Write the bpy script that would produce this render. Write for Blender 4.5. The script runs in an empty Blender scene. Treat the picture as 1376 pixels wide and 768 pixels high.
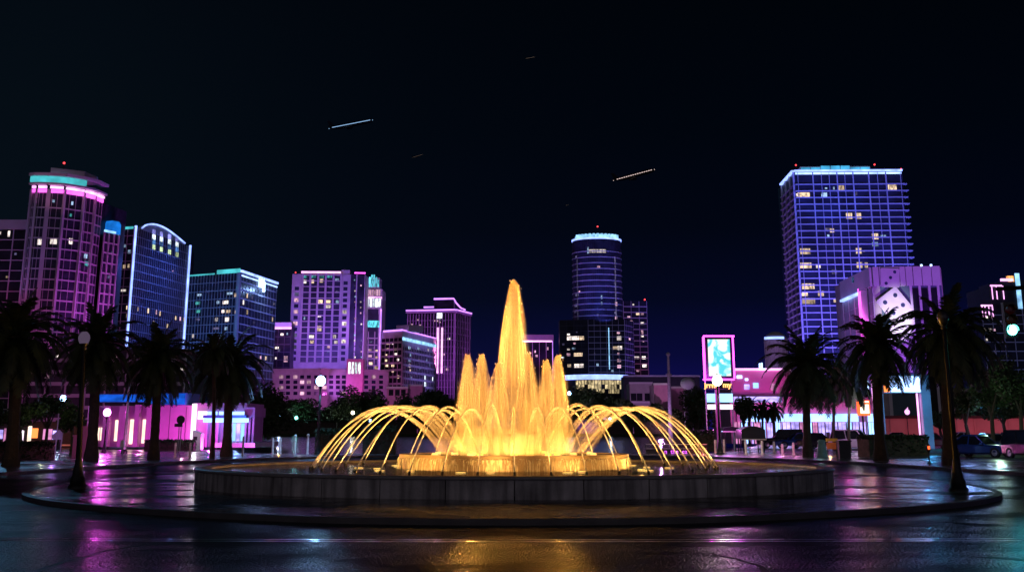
import bpy, math, random
from mathutils import Vector
random.seed(7)
R = math.radians
scene = bpy.context.scene
col = scene.collection

# ------------------------------------------------------------------ camera
PITCH = math.atan(0.3)
CAM_Z = 1.96
FPX = 1800.0
cam_data = bpy.data.cameras.new('camera')
cam = bpy.data.objects.new('camera', cam_data)
col.objects.link(cam)
cam.location = (0, 0, CAM_Z)
cam.rotation_euler = (math.pi / 2 + PITCH, 0, 0)
cam_data.sensor_width = 36
cam_data.lens = 36 * FPX / 1376
cam_data.shift_y = -349 / 1376
cam_data.clip_start = 0.1
cam_data.clip_end = 8000
scene.camera = cam

# ------------------------------------------------------------------ world
world = bpy.data.worlds.new('World')
scene.world = world
world.use_nodes = True
wn = world.node_tree.nodes
wl = world.node_tree.links
wn.clear()
w_out = wn.new('ShaderNodeOutputWorld')
w_bg = wn.new('ShaderNodeBackground')
w_sky = wn.new('ShaderNodeTexSky')
w_sky.sky_type = 'NISHITA'
w_sky.sun_disc = False
SUN_EL, SUN_ROT = R(15), R(-21)
w_sky.sun_elevation = SUN_EL
w_sky.sun_rotation = SUN_ROT
w_mul = wn.new('ShaderNodeMixRGB'); w_mul.blend_type = 'MULTIPLY'; w_mul.inputs[0].default_value = 1
w_mul.inputs[2].default_value = (0.00004, 0.00012, 0.0003, 1)      # moonlit night: the sky, far dimmer and bluer
w_tc = wn.new('ShaderNodeTexCoord')
w_sep = wn.new('ShaderNodeSeparateXYZ')
w_ramp = wn.new('ShaderNodeValToRGB')
els = w_ramp.color_ramp.elements
els[0].position = 0.0; els[0].color = (0.0060, 0.0030, 0.110, 1)    # town glow near the skyline
els[1].position = 1.0; els[1].color = (0.0001, 0.0006, 0.0010, 1)
for p_, c_ in ((0.05, (0.0022, 0.0016, 0.036, 1)), (0.09, (0.0007, 0.0010, 0.011, 1)), (0.14, (0.0003, 0.0006, 0.0038, 1)), (0.21, (0.0001, 0.0006, 0.0018, 1)), (0.30, (0.0001, 0.0005, 0.0009, 1))):
    e_ = els.new(p_); e_.color = c_
w_add = wn.new('ShaderNodeMixRGB'); w_add.blend_type = 'ADD'; w_add.inputs[0].default_value = 1
wl.new(w_sky.outputs[0], w_mul.inputs[1])
wl.new(w_tc.outputs['Generated'], w_sep.inputs[0])
wl.new(w_sep.outputs['Z'], w_ramp.inputs[0])
wl.new(w_mul.outputs[0], w_add.inputs[1])
# the glow is stronger over the right half of the town
w_side = wn.new('ShaderNodeMapRange'); w_side.inputs[1].default_value = -0.30; w_side.inputs[2].default_value = 0.30
w_side.inputs[3].default_value = 0.45; w_side.inputs[4].default_value = 1.15
w_sm = wn.new('ShaderNodeMixRGB'); w_sm.blend_type = 'MULTIPLY'; w_sm.inputs[0].default_value = 1
wl.new(w_sep.outputs['X'], w_side.inputs[0]); wl.new(w_ramp.outputs[0], w_sm.inputs[1]); wl.new(w_side.outputs[0], w_sm.inputs[2])
wl.new(w_sm.outputs[0], w_add.inputs[2])
# extra sky light added low behind the camera to brighten the basin wall
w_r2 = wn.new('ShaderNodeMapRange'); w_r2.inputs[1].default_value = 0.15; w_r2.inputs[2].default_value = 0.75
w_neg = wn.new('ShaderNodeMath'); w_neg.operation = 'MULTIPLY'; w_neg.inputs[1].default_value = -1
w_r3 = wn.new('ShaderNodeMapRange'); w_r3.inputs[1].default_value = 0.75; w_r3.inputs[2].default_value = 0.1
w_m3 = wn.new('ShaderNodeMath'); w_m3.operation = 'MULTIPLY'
w_fill = wn.new('ShaderNodeMixRGB'); w_fill.blend_type = 'ADD'
w_fill.inputs[2].default_value = (0.135, 0.118, 0.140, 1)
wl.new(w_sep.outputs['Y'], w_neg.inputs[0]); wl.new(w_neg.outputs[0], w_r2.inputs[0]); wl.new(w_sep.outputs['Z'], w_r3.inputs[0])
wl.new(w_r2.outputs[0], w_m3.inputs[0]); wl.new(w_r3.outputs[0], w_m3.inputs[1]); wl.new(w_m3.outputs[0], w_fill.inputs[0])
wl.new(w_add.outputs[0], w_fill.inputs[1])
wl.new(w_fill.outputs[0], w_bg.inputs[0])
w_bg.inputs[1].default_value = 1.0
wl.new(w_bg.outputs[0], w_out.inputs[0])

# ------------------------------------------------------------------ moon (the one sun lamp) and exposure
sun_d = bpy.data.lights.new('moon', 'SUN')
sun_d.energy = 0.032
sun_d.angle = R(0.5)
sun_d.color = (0.20, 0.56, 1.0)
sun = bpy.data.objects.new('moon', sun_d)
col.objects.link(sun)
sdir = Vector((math.sin(SUN_ROT) * math.cos(SUN_EL), math.cos(SUN_ROT) * math.cos(SUN_EL), math.sin(SUN_EL)))
sun.rotation_euler = sdir.to_track_quat('Z', 'Y').to_euler()
vs = scene.view_settings
vs.view_transform = 'Standard'; vs.look = 'None'; vs.exposure = 0; vs.gamma = 1; vs.use_curve_mapping = False
scene.cycles.use_denoising = True
scene.cycles.max_bounces = 5
scene.cycles.diffuse_bounces = 2
scene.cycles.glossy_bounces = 3
scene.cycles.transmission_bounces = 3
scene.cycles.transparent_max_bounces = 24
scene.cycles.volume_bounces = 0
scene.cycles.volume_step_rate = 0.2
scene.cycles.volume_max_steps = 512
scene.cycles.sample_clamp_indirect = 2.0
scene.cycles.caustics_reflective = False
scene.cycles.caustics_refractive = False
scene.cycles.use_light_tree = True

# ------------------------------------------------------------------ pixel -> world helpers (where things stand)
SP, CP = math.sin(PITCH), math.cos(PITCH)
def ray(px, py):
    dx = (px - 688) / FPX; dy = (35 - py) / FPX
    return Vector((dx, CP - dy * SP, SP + dy * CP))
def at(px, py, Y):
    d = ray(px, py); s = Y / d.y
    return Vector((d.x * s, Y, CAM_Z + d.z * s))
def onz(px, py, z):
    d = ray(px, py); s = (z - CAM_Z) / d.z
    return Vector((d.x * s, d.y * s, z))
def mpp(Y):
    return Y / FPX * CP

# ------------------------------------------------------------------ things
def tag(o, label=None, cat=None, group=None, kind=None):
    if label: o['label'] = label
    if cat: o['category'] = cat
    if group: o['group'] = group
    if kind: o['kind'] = kind
    return o
def thing(name, label, cat, loc=(0, 0, 0), rz=0, group=None):
    o = bpy.data.objects.new(name, None)
    col.objects.link(o)
    o.empty_display_size = 0.5
    o.location = loc; o.rotation_euler = (0, 0, rz)
    return tag(o, label, cat, group)
def kids(o):
    return [c for c in ALL if c.parent == o]
ALL = []
CH = {}
def dup(o, loc=None, rz=None, label=None, scale=None, parent=None):
    c = o.copy(); col.objects.link(c)
    if parent is not None: c.parent = parent
    if loc is not None: c.location = loc
    if rz is not None: c.rotation_euler = (0, 0, rz)
    if scale is not None: c.scale = (scale, scale, scale)
    if label: c['label'] = label
    for k in CH.get(o.name, []):
        dup(k, parent=c)
    return c

class MB:
    """collects shapes, links them as one mesh object"""
    def __init__(s): s.v = []; s.f = []; s.along = None
    def add(s, vs, fs):
        n = len(s.v); s.v += [tuple(x) for x in vs]; s.f += [tuple(i + n for i in f) for f in fs]
    def quad(s, a, b, c, d): s.add([a, b, c, d], [(0, 1, 2, 3)])
    def poly(s, pts): s.add(pts, [tuple(range(len(pts)))])
    def hexa(s, p):     # 8 points: bottom 0-3 ccw, top 4-7
        s.add(p, [(3, 2, 1, 0), (4, 5, 6, 7), (0, 1, 5, 4), (1, 2, 6, 5), (2, 3, 7, 6), (3, 0, 4, 7)])
    def box(s, x0, x1, y0, y1, z0, z1):
        s.hexa([(x0, y0, z0), (x1, y0, z0), (x1, y1, z0), (x0, y1, z0), (x0, y0, z1), (x1, y0, z1), (x1, y1, z1), (x0, y1, z1)])
    def fbox(s, F, s0, s1, z0, z1, d0, d1):
        def P(a, d, z):
            q = F.A + F.u * a + F.n * d; return (q.x, q.y, z)
        s.hexa([P(s0, d1, z0), P(s1, d1, z0), P(s1, d0, z0), P(s0, d0, z0), P(s0, d1, z1), P(s1, d1, z1), P(s1, d0, z1), P(s0, d0, z1)])
    def prism(s, pts, z0, z1):
        n = len(pts)
        s.add([(p[0], p[1], z0) for p in pts] + [(p[0], p[1], z1) for p in pts],
              [tuple(range(n - 1, -1, -1)), tuple(range(n, 2 * n))] + [(i, (i + 1) % n, n + (i + 1) % n, n + i) for i in range(n)])
    def tube(s, path, rad, n=8, cap=True):
        path = [Vector(p) for p in path]; m = len(path)
        if not isinstance(rad, (list, tuple)): rad = [rad] * m
        vs = []; prev = None
        for i, p in enumerate(path):
            t = (path[min(i + 1, m - 1)] - path[max(i - 1, 0)])
            t = t.normalized() if t.length > 1e-9 else Vector((0, 0, 1))
            a = prev - t * prev.dot(t) if prev is not None else None
            if a is None or a.length < 1e-5:
                a = t.cross(Vector((0, 0, 1)) if abs(t.z) < 0.9 else Vector((1, 0, 0)))
            a.normalize(); prev = a; b = t.cross(a)
            for k in range(n):
                w = 2 * math.pi * k / n
                vs.append(p + (a * math.cos(w) + b * math.sin(w)) * rad[i])
        fs = []
        for i in range(m - 1):
            for k in range(n):
                k2 = (k + 1) % n
                fs.append((i * n + k, i * n + k2, (i + 1) * n + k2, (i + 1) * n + k))
        if cap:
            fs.append(tuple(range(n - 1, -1, -1))); fs.append(tuple((m - 1) * n + k for k in range(n)))
        s.add(vs, fs)
    def lathe(s, prof, n=24, c=(0, 0), a0=0, a1=None):
        full = a1 is None
        m = n if full else n + 1
        vs = []
        for (r, z) in prof:
            for k in range(m):
                w = a0 + (2 * math.pi if full else a1 - a0) * k / n
                vs.append((c[0] + r * math.cos(w), c[1] + r * math.sin(w), z))
        fs = []
        for i in range(len(prof) - 1):
            for k in range(n):
                k2 = (k + 1) % m
                fs.append((i * m + k, i * m + k2, (i + 1) * m + k2, (i + 1) * m + k))
        s.add(vs, fs)
    def ball(s, c, r, n=12, sz=1.0):
        prof = [(max(1e-4, r * math.sin(math.pi * i / n)), c[2] - r * sz * math.cos(math.pi * i / n)) for i in range(n + 1)]
        s.lathe(prof, n * 2 if n < 10 else n + 8, (c[0], c[1]))
    def build(s, name, mat, parent=None, smooth=False):
        o0 = Vector((0, 0, 0)); r = parent
        while r is not None:
            o0 += r.location; r = r.parent
        me = bpy.data.meshes.new(name)
        me.from_pydata([(x - o0.x, y - o0.y, z - o0.z) for x, y, z in s.v], [], s.f)
        me.update()
        if smooth:
            me.polygons.foreach_set('use_smooth', [True] * len(me.polygons))
        me.materials.append(mat)
        o = bpy.data.objects.new(name, me)
        col.objects.link(o)
        if parent is not None:
            o.parent = parent
            CH.setdefault(parent.name, []).append(o)
        return o
def struct(name, mb, mat, smooth=False):
    return tag(mb.build(name, mat, None, smooth), kind='structure')

class Fac:
    """one facade: from A to B along the ground, left to right as seen from outside"""
    def __init__(s, A, B):
        s.A = Vector((A[0], A[1], 0)); s.B = Vector((B[0], B[1], 0))
        d = s.B - s.A; s.L = d.length; s.u = d / s.L; s.n = Vector((s.u.y, -s.u.x, 0))
    def hit(s, px, py):
        d = ray(px, py); o = Vector((0, 0, CAM_Z))
        k = (s.A - o).dot(s.n) / d.dot(s.n)
        p = o + d * k
        return (p - s.A).dot(s.u), p.z
    def pt(s, a, z, d=0):
        q = s.A + s.u * a + s.n * d
        return Vector((q.x, q.y, z))

# ------------------------------------------------------------------ materials
MAT = {}
def nn(nt, t, **k):
    x = nt.nodes.new(t)
    for a, b in k.items(): setattr(x, a, b)
    return x
def mat(name, base=(0.5, 0.5, 0.5), rough=0.6, metal=0.0, spec=0.5, var=0.25, scale=1.5, bump=0.0, bscale=20, emit=None, power=0.0, rvar=0.0):
    m = bpy.data.materials.new(name); m.use_nodes = True
    nt = m.node_tree; b = nt.nodes['Principled BSDF']
    b.inputs['Roughness'].default_value = rough
    b.inputs['Metallic'].default_value = metal
    b.inputs['Specular IOR Level'].default_value = spec
    tc = nn(nt, 'ShaderNodeTexCoord')
    no = nn(nt, 'ShaderNodeTexNoise'); no.inputs['Scale'].default_value = scale; no.inputs['Detail'].default_value = 6
    nt.links.new(tc.outputs['Object'], no.inputs['Vector'])
    rp = nn(nt, 'ShaderNodeValToRGB')
    lo = tuple(c * (1 - var) for c in base) + (1,); hi = tuple(min(1, c * (1 + var)) for c in base) + (1,)
    rp.color_ramp.elements[0].position = 0.3; rp.color_ramp.elements[0].color = lo
    rp.color_ramp.elements[1].position = 0.7; rp.color_ramp.elements[1].color = hi
    nt.links.new(no.outputs['Fac'], rp.inputs[0]); nt.links.new(rp.outputs[0], b.inputs['Base Color'])
    if rvar:
        mr = nn(nt, 'ShaderNodeMapRange'); mr.inputs[1].default_value = 0.3; mr.inputs[2].default_value = 0.7
        mr.inputs[3].default_value = max(0.02, rough - rvar); mr.inputs[4].default_value = rough + rvar
        nt.links.new(no.outputs['Fac'], mr.inputs[0]); nt.links.new(mr.outputs[0], b.inputs['Roughness'])
    if bump:
        n2 = nn(nt, 'ShaderNodeTexNoise'); n2.inputs['Scale'].default_value = bscale; n2.inputs['Detail'].default_value = 4
        nt.links.new(tc.outputs['Object'], n2.inputs['Vector'])
        bp = nn(nt, 'ShaderNodeBump'); bp.inputs['Strength'].default_value = bump; bp.inputs['Distance'].default_value = 0.05
        nt.links.new(n2.outputs['Fac'], bp.inputs['Height']); nt.links.new(bp.outputs[0], b.inputs['Normal'])
    if emit:
        b.inputs['Emission Color'].default_value = tuple(emit) + (1,)
        b.inputs['Emission Strength'].default_value = power
    MAT[name] = m
    return m
def glow(name, c, power, quiet=False, var=0.0, scale=(1, 1, 1)):
    """light giving surface: lamp glass, neon tube, lit sign"""
    m = bpy.data.materials.new(name); m.use_nodes = True
    nt = m.node_tree; nt.nodes.clear()
    o = nn(nt, 'ShaderNodeOutputMaterial'); e = nn(nt, 'ShaderNodeEmission')
    e.inputs[0].default_value = tuple(c) + (1,); e.inputs[1].default_value = power
    if var:
        tc = nn(nt, 'ShaderNodeTexCoord'); mp = nn(nt, 'ShaderNodeMapping'); mp.inputs['Scale'].default_value = scale
        no = nn(nt, 'ShaderNodeTexNoise'); no.inputs['Scale'].default_value = 1; no.inputs['Detail'].default_value = 3
        mr = nn(nt, 'ShaderNodeMapRange'); mr.inputs[1].default_value = 0.3; mr.inputs[2].default_value = 0.7
        mr.inputs[3].default_value = power * (1 - var); mr.inputs[4].default_value = power * (1 + var)
        nt.links.new(tc.outputs['Object'], mp.inputs[0]); nt.links.new(mp.outputs[0], no.inputs['Vector'])
        nt.links.new(no.outputs['Fac'], mr.inputs[0]); nt.links.new(mr.outputs[0], e.inputs[1])
    nt.links.new(e.outputs[0], o.inputs[0])
    if quiet:
        m.cycles.emission_sampling = 'NONE'
    MAT[name] = m
    return m
def window_glow(name, c, power, cells=(3, 2)):
    """a lit room behind glass: curtains and furniture break the light up, no two windows the same"""
    m = bpy.data.materials.new(name); m.use_nodes = True
    nt = m.node_tree; nt.nodes.clear()
    o = nn(nt, 'ShaderNodeOutputMaterial'); e = nn(nt, 'ShaderNodeEmission')
    tc = nn(nt, 'ShaderNodeTexCoord'); oi = nn(nt, 'ShaderNodeObjectInfo')
    mp = nn(nt, 'ShaderNodeMapping'); mp.inputs['Scale'].default_value = (0.9, 0.9, 0.5)
    ad = nn(nt, 'ShaderNodeVectorMath', operation='ADD')
    no = nn(nt, 'ShaderNodeTexNoise'); no.inputs['Scale'].default_value = 1.0; no.inputs['Detail'].default_value = 2
    sc = nn(nt, 'ShaderNodeMath', operation='MULTIPLY'); sc.inputs[1].default_value = 71.0
    cb = nn(nt, 'ShaderNodeCombineXYZ')
    nt.links.new(oi.outputs['Random'], sc.inputs[0])
    for i in range(3): nt.links.new(sc.outputs[0], cb.inputs[i])
    nt.links.new(tc.outputs['Object'], mp.inputs[0]); nt.links.new(mp.outputs[0], ad.inputs[0]); nt.links.new(cb.outputs[0], ad.inputs[1])
    nt.links.new(ad.outputs[0], no.inputs['Vector'])
    rp = nn(nt, 'ShaderNodeValToRGB')
    rp.color_ramp.elements[0].position = 0.34; rp.color_ramp.elements[0].color = tuple(x * 0.25 for x in c) + (1,)
    rp.color_ramp.elements[1].position = 0.56; rp.color_ramp.elements[1].color = tuple(c) + (1,)
    nt.links.new(no.outputs['Fac'], rp.inputs[0]); nt.links.new(rp.outputs[0], e.inputs[0])
    mr = nn(nt, 'ShaderNodeMapRange'); mr.inputs[3].default_value = power * 0.35; mr.inputs[4].default_value = power * 1.25
    nt.links.new(oi.outputs['Random'], mr.inputs[0]); nt.links.new(mr.outputs[0], e.inputs[1])
    nt.links.new(e.outputs[0], o.inputs[0])
    m.cycles.emission_sampling = 'NONE'
    MAT[name] = m
    return m

mat('pale_concrete', (0.55, 0.53, 0.52), 0.7, scale=0.15, var=0.15)
mat('white_trim', (0.75, 0.74, 0.73), 0.6, scale=0.3, var=0.08)
mat('curtain_glass', (0.034, 0.038, 0.055), 0.35, scale=0.25, var=0.5, spec=0.15)
mat('dark_glass', (0.014, 0.016, 0.022), 0.35, scale=0.3, var=0.5, spec=0.15)
mat('dark_wall', (0.05, 0.05, 0.055), 0.8, scale=0.3)
mat('stucco', (0.50, 0.46, 0.44), 0.85, scale=0.4, var=0.14)
mat('mauve_stucco', (0.58, 0.26, 0.56), 0.85, scale=0.5, var=0.12)
mat('pink_stucco', (0.62, 0.27, 0.44), 0.85, scale=0.5, var=0.12)
mat('roofing', (0.08, 0.08, 0.09), 0.9)
mat('iron', (0.012, 0.014, 0.014), 0.42, metal=0.3, scale=6, bump=0.15, bscale=40)
mat('steel', (0.35, 0.35, 0.36), 0.4, metal=0.7, scale=4)
mat('post_paint', (0.6, 0.56, 0.55), 0.5, scale=3)
mat('trunk_bark', (0.07, 0.055, 0.04), 0.95, scale=4, bump=0.8, bscale=9)
mat('palm_leaf', (0.035, 0.055, 0.022), 0.55, scale=1.2, var=0.5)
mat('tree_leaf', (0.040, 0.070, 0.022), 0.6, scale=0.7, var=0.55)
mat('hedge_leaf', (0.025, 0.05, 0.018), 0.7, scale=1.5, var=0.5)
mat('grass', (0.03, 0.05, 0.015), 0.9, scale=3, var=0.5, bump=0.8, bscale=30)
mat('rubber', (0.012, 0.012, 0.012), 0.85)
mat('black_paint', (0.010, 0.011, 0.014), 0.35)
mat('clear_globe', (0.55, 0.52, 0.60), 0.25, scale=3, var=0.1)
mat('dark_globe', (0.05, 0.05, 0.055), 0.25, scale=3, var=0.1)  # globe darkened in its base colour to stay hidden in the fronds
mat('amber_tile', (0.20, 0.15, 0.11), 0.5, scale=3)

glow('dome_blue', (.01, .20, .80), .8, var=.4, scale=(.3, .3, .3))
glow('globe_dim', (.60, .42, .72), .13)  # faint glow given to the globe of the unlit lamp
glow('neon_magenta', (1.0, 0.10, 0.85), 2.6, var=0.25, scale=(.2, .2, .2))
glow('neon_pink', (1.0, 0.42, 0.95), 2.0, var=0.3, scale=(.3, .3, .3))
glow('neon_violet', (0.55, 0.22, 1.0), 1.9, var=0.25, scale=(.2, .2, .2))
glow('neon_blue', (0.32, 0.48, 1.0), 2.4, var=0.25, scale=(.2, .2, .2))
glow('neon_white', (0.25, 0.36, 1.0), 2.3, var=0.3, scale=(.25, .25, .25))
glow('neon_cyan', (0.10, 0.75, 0.85), 0.75, var=0.35, scale=(.2, .2, .2))
glow('ice_blue', (0.30, 0.62, 1.0), 1.3, quiet=True, var=0.5, scale=(.3, .3, .3))
glow('beacon_red', (1.0, 0.05, 0.06), 3.0)
glow('sign_white', (0.42, 0.62, 1.0), 3.2)
window_glow('warm_room', (1.0, 0.72, 0.48), 1.25)
window_glow('white_room', (1.0, 0.86, 0.80), 1.5)
window_glow('cool_room', (0.45, 0.68, 1.0), 0.9)
window_glow('teal_room', (0.10, 0.60, 0.60), 0.75)
window_glow('pink_room', (1.0, 0.55, 0.75), 1.0)
window_glow('dim_room', (0.40, 0.36, 0.75), 0.30)

# ------------------------------------------------------------------ lamps
def spot(name, loc, target, c, E, ang=70, blend=0.6, soft=0.5, const=False):
    """E = irradiance wanted at the target"""
    l = bpy.data.lights.new(name, 'SPOT'); o = bpy.data.objects.new(name, l); col.objects.link(o)
    d = Vector(target) - Vector(loc)
    l.energy = E * 4 * math.pi * d.length_squared
    l.color = c; l.spot_size = R(ang); l.spot_blend = blend; l.shadow_soft_size = 0.0
    o.location = loc; o.rotation_euler = (-d).to_track_quat('Z', 'Y').to_euler()
    return o
def bulb(name, loc, c, watt, soft=0.15):
    l = bpy.data.lights.new(name, 'POINT'); o = bpy.data.objects.new(name, l); col.objects.link(o)
    l.energy = watt; l.color = c; l.shadow_soft_size = 0.0; o.location = loc
    return o
MAGENTA, PURPLE, VIOLET, BLUE, PINK, CYAN, AMBER = (1, .08, .80), (.58, .16, 1), (.30, .18, 1), (.10, .17, 1), (1, .28, .72), (.1, .7, 1), (1, .41, .06)
def letters(text, size, loc, rot, mtl, name, parent=None, ext=0.05, align='CENTER', bold=0.0):
    cu = bpy.data.curves.new(name, 'FONT'); cu.body = text; cu.size = size; cu.extrude = ext
    cu.align_x = align; cu.align_y = 'CENTER'; cu.offset = bold
    t = bpy.data.objects.new(name, cu); col.objects.link(t)
    dg = bpy.context.evaluated_depsgraph_get(); dg.update()
    me = bpy.data.meshes.new_from_object(t.evaluated_get(dg))
    bpy.data.objects.remove(t); bpy.data.curves.remove(cu)
    me.materials.clear(); me.materials.append(mtl)
    o = bpy.data.objects.new(name, me); col.objects.link(o)
    o.rotation_euler = rot
    l = Vector(loc)
    r = parent
    while r is not None: l -= r.location; r = r.parent
    o.location = l
    if parent is not None:
        o.parent = parent; CH.setdefault(parent.name, []).append(o)
    return o
# ================================================================== SETTING
def wet_ground(name, base, kind):
    m = bpy.data.materials.new(name); m.use_nodes = True
    nt = m.node_tree; b = nt.nodes['Principled BSDF']
    b.inputs['Specular IOR Level'].default_value = 0.5
    L = nt.links.new
    tc = nn(nt, 'ShaderNodeTexCoord')
    big = nn(nt, 'ShaderNodeTexNoise'); big.inputs['Scale'].default_value = 0.22; big.inputs['Detail'].default_value = 5; big.inputs['Roughness'].default_value = 0.65
    mid = nn(nt, 'ShaderNodeTexNoise'); mid.inputs['Scale'].default_value = 2.2; mid.inputs['Detail'].default_value = 5
    fine = nn(nt, 'ShaderNodeTexNoise'); fine.inputs['Scale'].default_value = 11; fine.inputs['Detail'].default_value = 3
    for x in (big, mid, fine): L(tc.outputs['Object'], x.inputs['Vector'])
    rp = nn(nt, 'ShaderNodeValToRGB')
    rp.color_ramp.elements[0].position = 0.38; rp.color_ramp.elements[0].color = tuple(c * 0.3 for c in base) + (1,)
    rp.color_ramp.elements[1].position = 0.66; rp.color_ramp.elements[1].color = tuple(c * 2.2 for c in base) + (1,)
    L(fine.outputs['Fac'], rp.inputs[0])
    rr = nn(nt, 'ShaderNodeMapRange'); rr.inputs[1].default_value = 0.38; rr.inputs[2].default_value = 0.62
    bump = nn(nt, 'ShaderNodeBump'); bump.inputs['Distance'].default_value = 0.03
    bump2 = nn(nt, 'ShaderNodeBump'); bump2.inputs['Distance'].default_value = 0.25
    if kind == 'asphalt':
        bump.inputs['Distance'].default_value = 0.012
        # exposed aggregate: dry grains and wet hollows differ in gloss
        ag = nn(nt, 'ShaderNodeTexNoise'); ag.inputs['Scale'].default_value = 34; ag.inputs['Detail'].default_value = 4; ag.inputs['Roughness'].default_value = .8
        am = nn(nt, 'ShaderNodeMapping'); am.inputs['Scale'].default_value = (1, .35, 1)
        L(tc.outputs['Object'], am.inputs[0]); L(am.outputs[0], ag.inputs['Vector'])
        fine = ag; L(fine.outputs['Fac'], rp.inputs[0])
        rr.inputs[3].default_value = 0.17; rr.inputs[4].default_value = 0.33
        bump.inputs['Strength'].default_value = 0.40; bump2.inputs['Strength'].default_value = 0.0
        L(fine.outputs['Fac'], bump.inputs['Height']); L(rp.outputs[0], b.inputs['Base Color'])
    else:
        rr.inputs[3].default_value = 0.10; rr.inputs[4].default_value = 0.36
        br = nn(nt, 'ShaderNodeTexBrick')
        br.inputs['Scale'].default_value = 1.0
        br.inputs['Brick Width'].default_value = 0.42 if kind == 'brick' else 1.5
        br.inputs['Row Height'].default_value = 0.21 if kind == 'brick' else 1.5
        br.inputs['Mortar Size'].default_value = 0.018 if kind == 'brick' else 0.012
        br.inputs['Color1'].default_value = tuple(c * 0.7 for c in base) + (1,)
        br.inputs['Color2'].default_value = tuple(c * 1.3 for c in base) + (1,)
        br.inputs['Mortar'].default_value = tuple(c * 0.3 for c in base) + (1,)
        L(tc.outputs['Object'], br.inputs['Vector'])
        mx = nn(nt, 'ShaderNodeMixRGB', blend_type='MULTIPLY'); mx.inputs[0].default_value = 0.6
        L(br.outputs['Color'], mx.inputs[1]); L(mid.outputs['Fac'], mx.inputs[2]); L(mx.outputs[0], b.inputs['Base Color'])
        bump.inputs['Strength'].default_value = 0.5 if kind == 'brick' else 0.25
        bump2.inputs['Strength'].default_value = 0.22 if kind == 'brick' else 0.08
        inv = nn(nt, 'ShaderNodeMath', operation='SUBTRACT'); inv.inputs[0].default_value = 1
        L(br.outputs['Fac'], inv.inputs[1]); L(inv.outputs[0], bump.inputs['Height'])
    L(big.outputs['Fac'], rr.inputs[0])
    if kind == 'asphalt':
        sp = nn(nt, 'ShaderNodeMapRange'); sp.inputs[1].default_value = .35; sp.inputs[2].default_value = .65; sp.inputs[3].default_value = -.10; sp.inputs[4].default_value = .14
        sm = nn(nt, 'ShaderNodeMath', operation='ADD'); L(ag.outputs['Fac'], sp.inputs[0]); L(rr.outputs[0], sm.inputs[0]); L(sp.outputs[0], sm.inputs[1]); L(sm.outputs[0], b.inputs['Roughness'])
    else:
        L(rr.outputs[0], b.inputs['Roughness'])
    L(mid.outputs['Fac'], bump2.inputs['Height']); L(bump2.outputs[0], bump.inputs['Normal']); L(bump.outputs[0], b.inputs['Normal'])
    if kind == 'asphalt':               # grains that stand out of the water film are matt
        dry = nn(nt, 'ShaderNodeBsdfDiffuse'); L(rp.outputs[0], dry.inputs[0])
        mxs = nn(nt, 'ShaderNodeMixShader'); out = nt.nodes['Material Output']
        wr = nn(nt, 'ShaderNodeMapRange'); wr.inputs[1].default_value = .36; wr.inputs[2].default_value = .64; wr.inputs[3].default_value = .62; wr.inputs[4].default_value = .05
        wb = nn(nt, 'ShaderNodeMapRange'); wb.inputs[1].default_value = .35; wb.inputs[2].default_value = .65; wb.inputs[3].default_value = 1.25; wb.inputs[4].default_value = .7
        wm = nn(nt, 'ShaderNodeMath', operation='MULTIPLY'); L(ag.outputs['Fac'], wr.inputs[0]); L(big.outputs['Fac'], wb.inputs[0]); L(wr.outputs[0], wm.inputs[0]); L(wb.outputs[0], wm.inputs[1])
        L(wm.outputs[0], mxs.inputs[0]); L(dry.outputs[0], mxs.inputs[1]); L(b.outputs[0], mxs.inputs[2]); L(mxs.outputs[0], out.inputs['Surface'])
    MAT[name] = m
    return m
def water(name, base, scale, strength, rough=0.03, stretch=(1, 1, 1)):
    m = bpy.data.materials.new(name); m.use_nodes = True
    nt = m.node_tree; b = nt.nodes['Principled BSDF']
    b.inputs['Base Color'].default_value = tuple(base) + (1,); b.inputs['Roughness'].default_value = rough
    b.inputs['IOR'].default_value = 1.33
    tc = nn(nt, 'ShaderNodeTexCoord'); mp = nn(nt, 'ShaderNodeMapping'); mp.inputs['Scale'].default_value = stretch
    no = nn(nt, 'ShaderNodeTexNoise'); no.inputs['Scale'].default_value = scale; no.inputs['Detail'].default_value = 3
    bp = nn(nt, 'ShaderNodeBump'); bp.inputs['Strength'].default_value = min(1, strength); bp.inputs['Distance'].default_value = 0.1 if strength <= 1 else 0.1 * strength
    nt.links.new(tc.outputs['Object'], mp.inputs[0]); nt.links.new(mp.outputs[0], no.inputs['Vector'])
    nt.links.new(no.outputs['Fac'], bp.inputs['Height']); nt.links.new(bp.outputs[0], b.inputs['Normal'])
    MAT[name] = m
    return m
wet_ground('wet_asphalt', (0.05, 0.052, 0.055), 'asphalt')
wet_ground('wet_brick', (0.10, 0.07, 0.06), 'brick')
wet_ground('wet_paving', (0.22, 0.20, 0.20), 'paving')
mat('kerb_stone', (0.11, 0.105, 0.10), 0.45, scale=1.5, bump=0.3)
mat('road_paint', (0.35, 0.35, 0.34), 0.13, scale=1.2, var=0.3, rvar=.06, spec=.8)
mat('soil', (0.06, 0.05, 0.04), 0.9, scale=0.05)
water('lake_water', (0.010, 0.012, 0.05), 0.8, 2.6, 0.12, (1, 0.5, 1))
water('pool_ripples', (0.015, 0.02, 0.03), 3.2, 3.0, 0.04)

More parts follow.
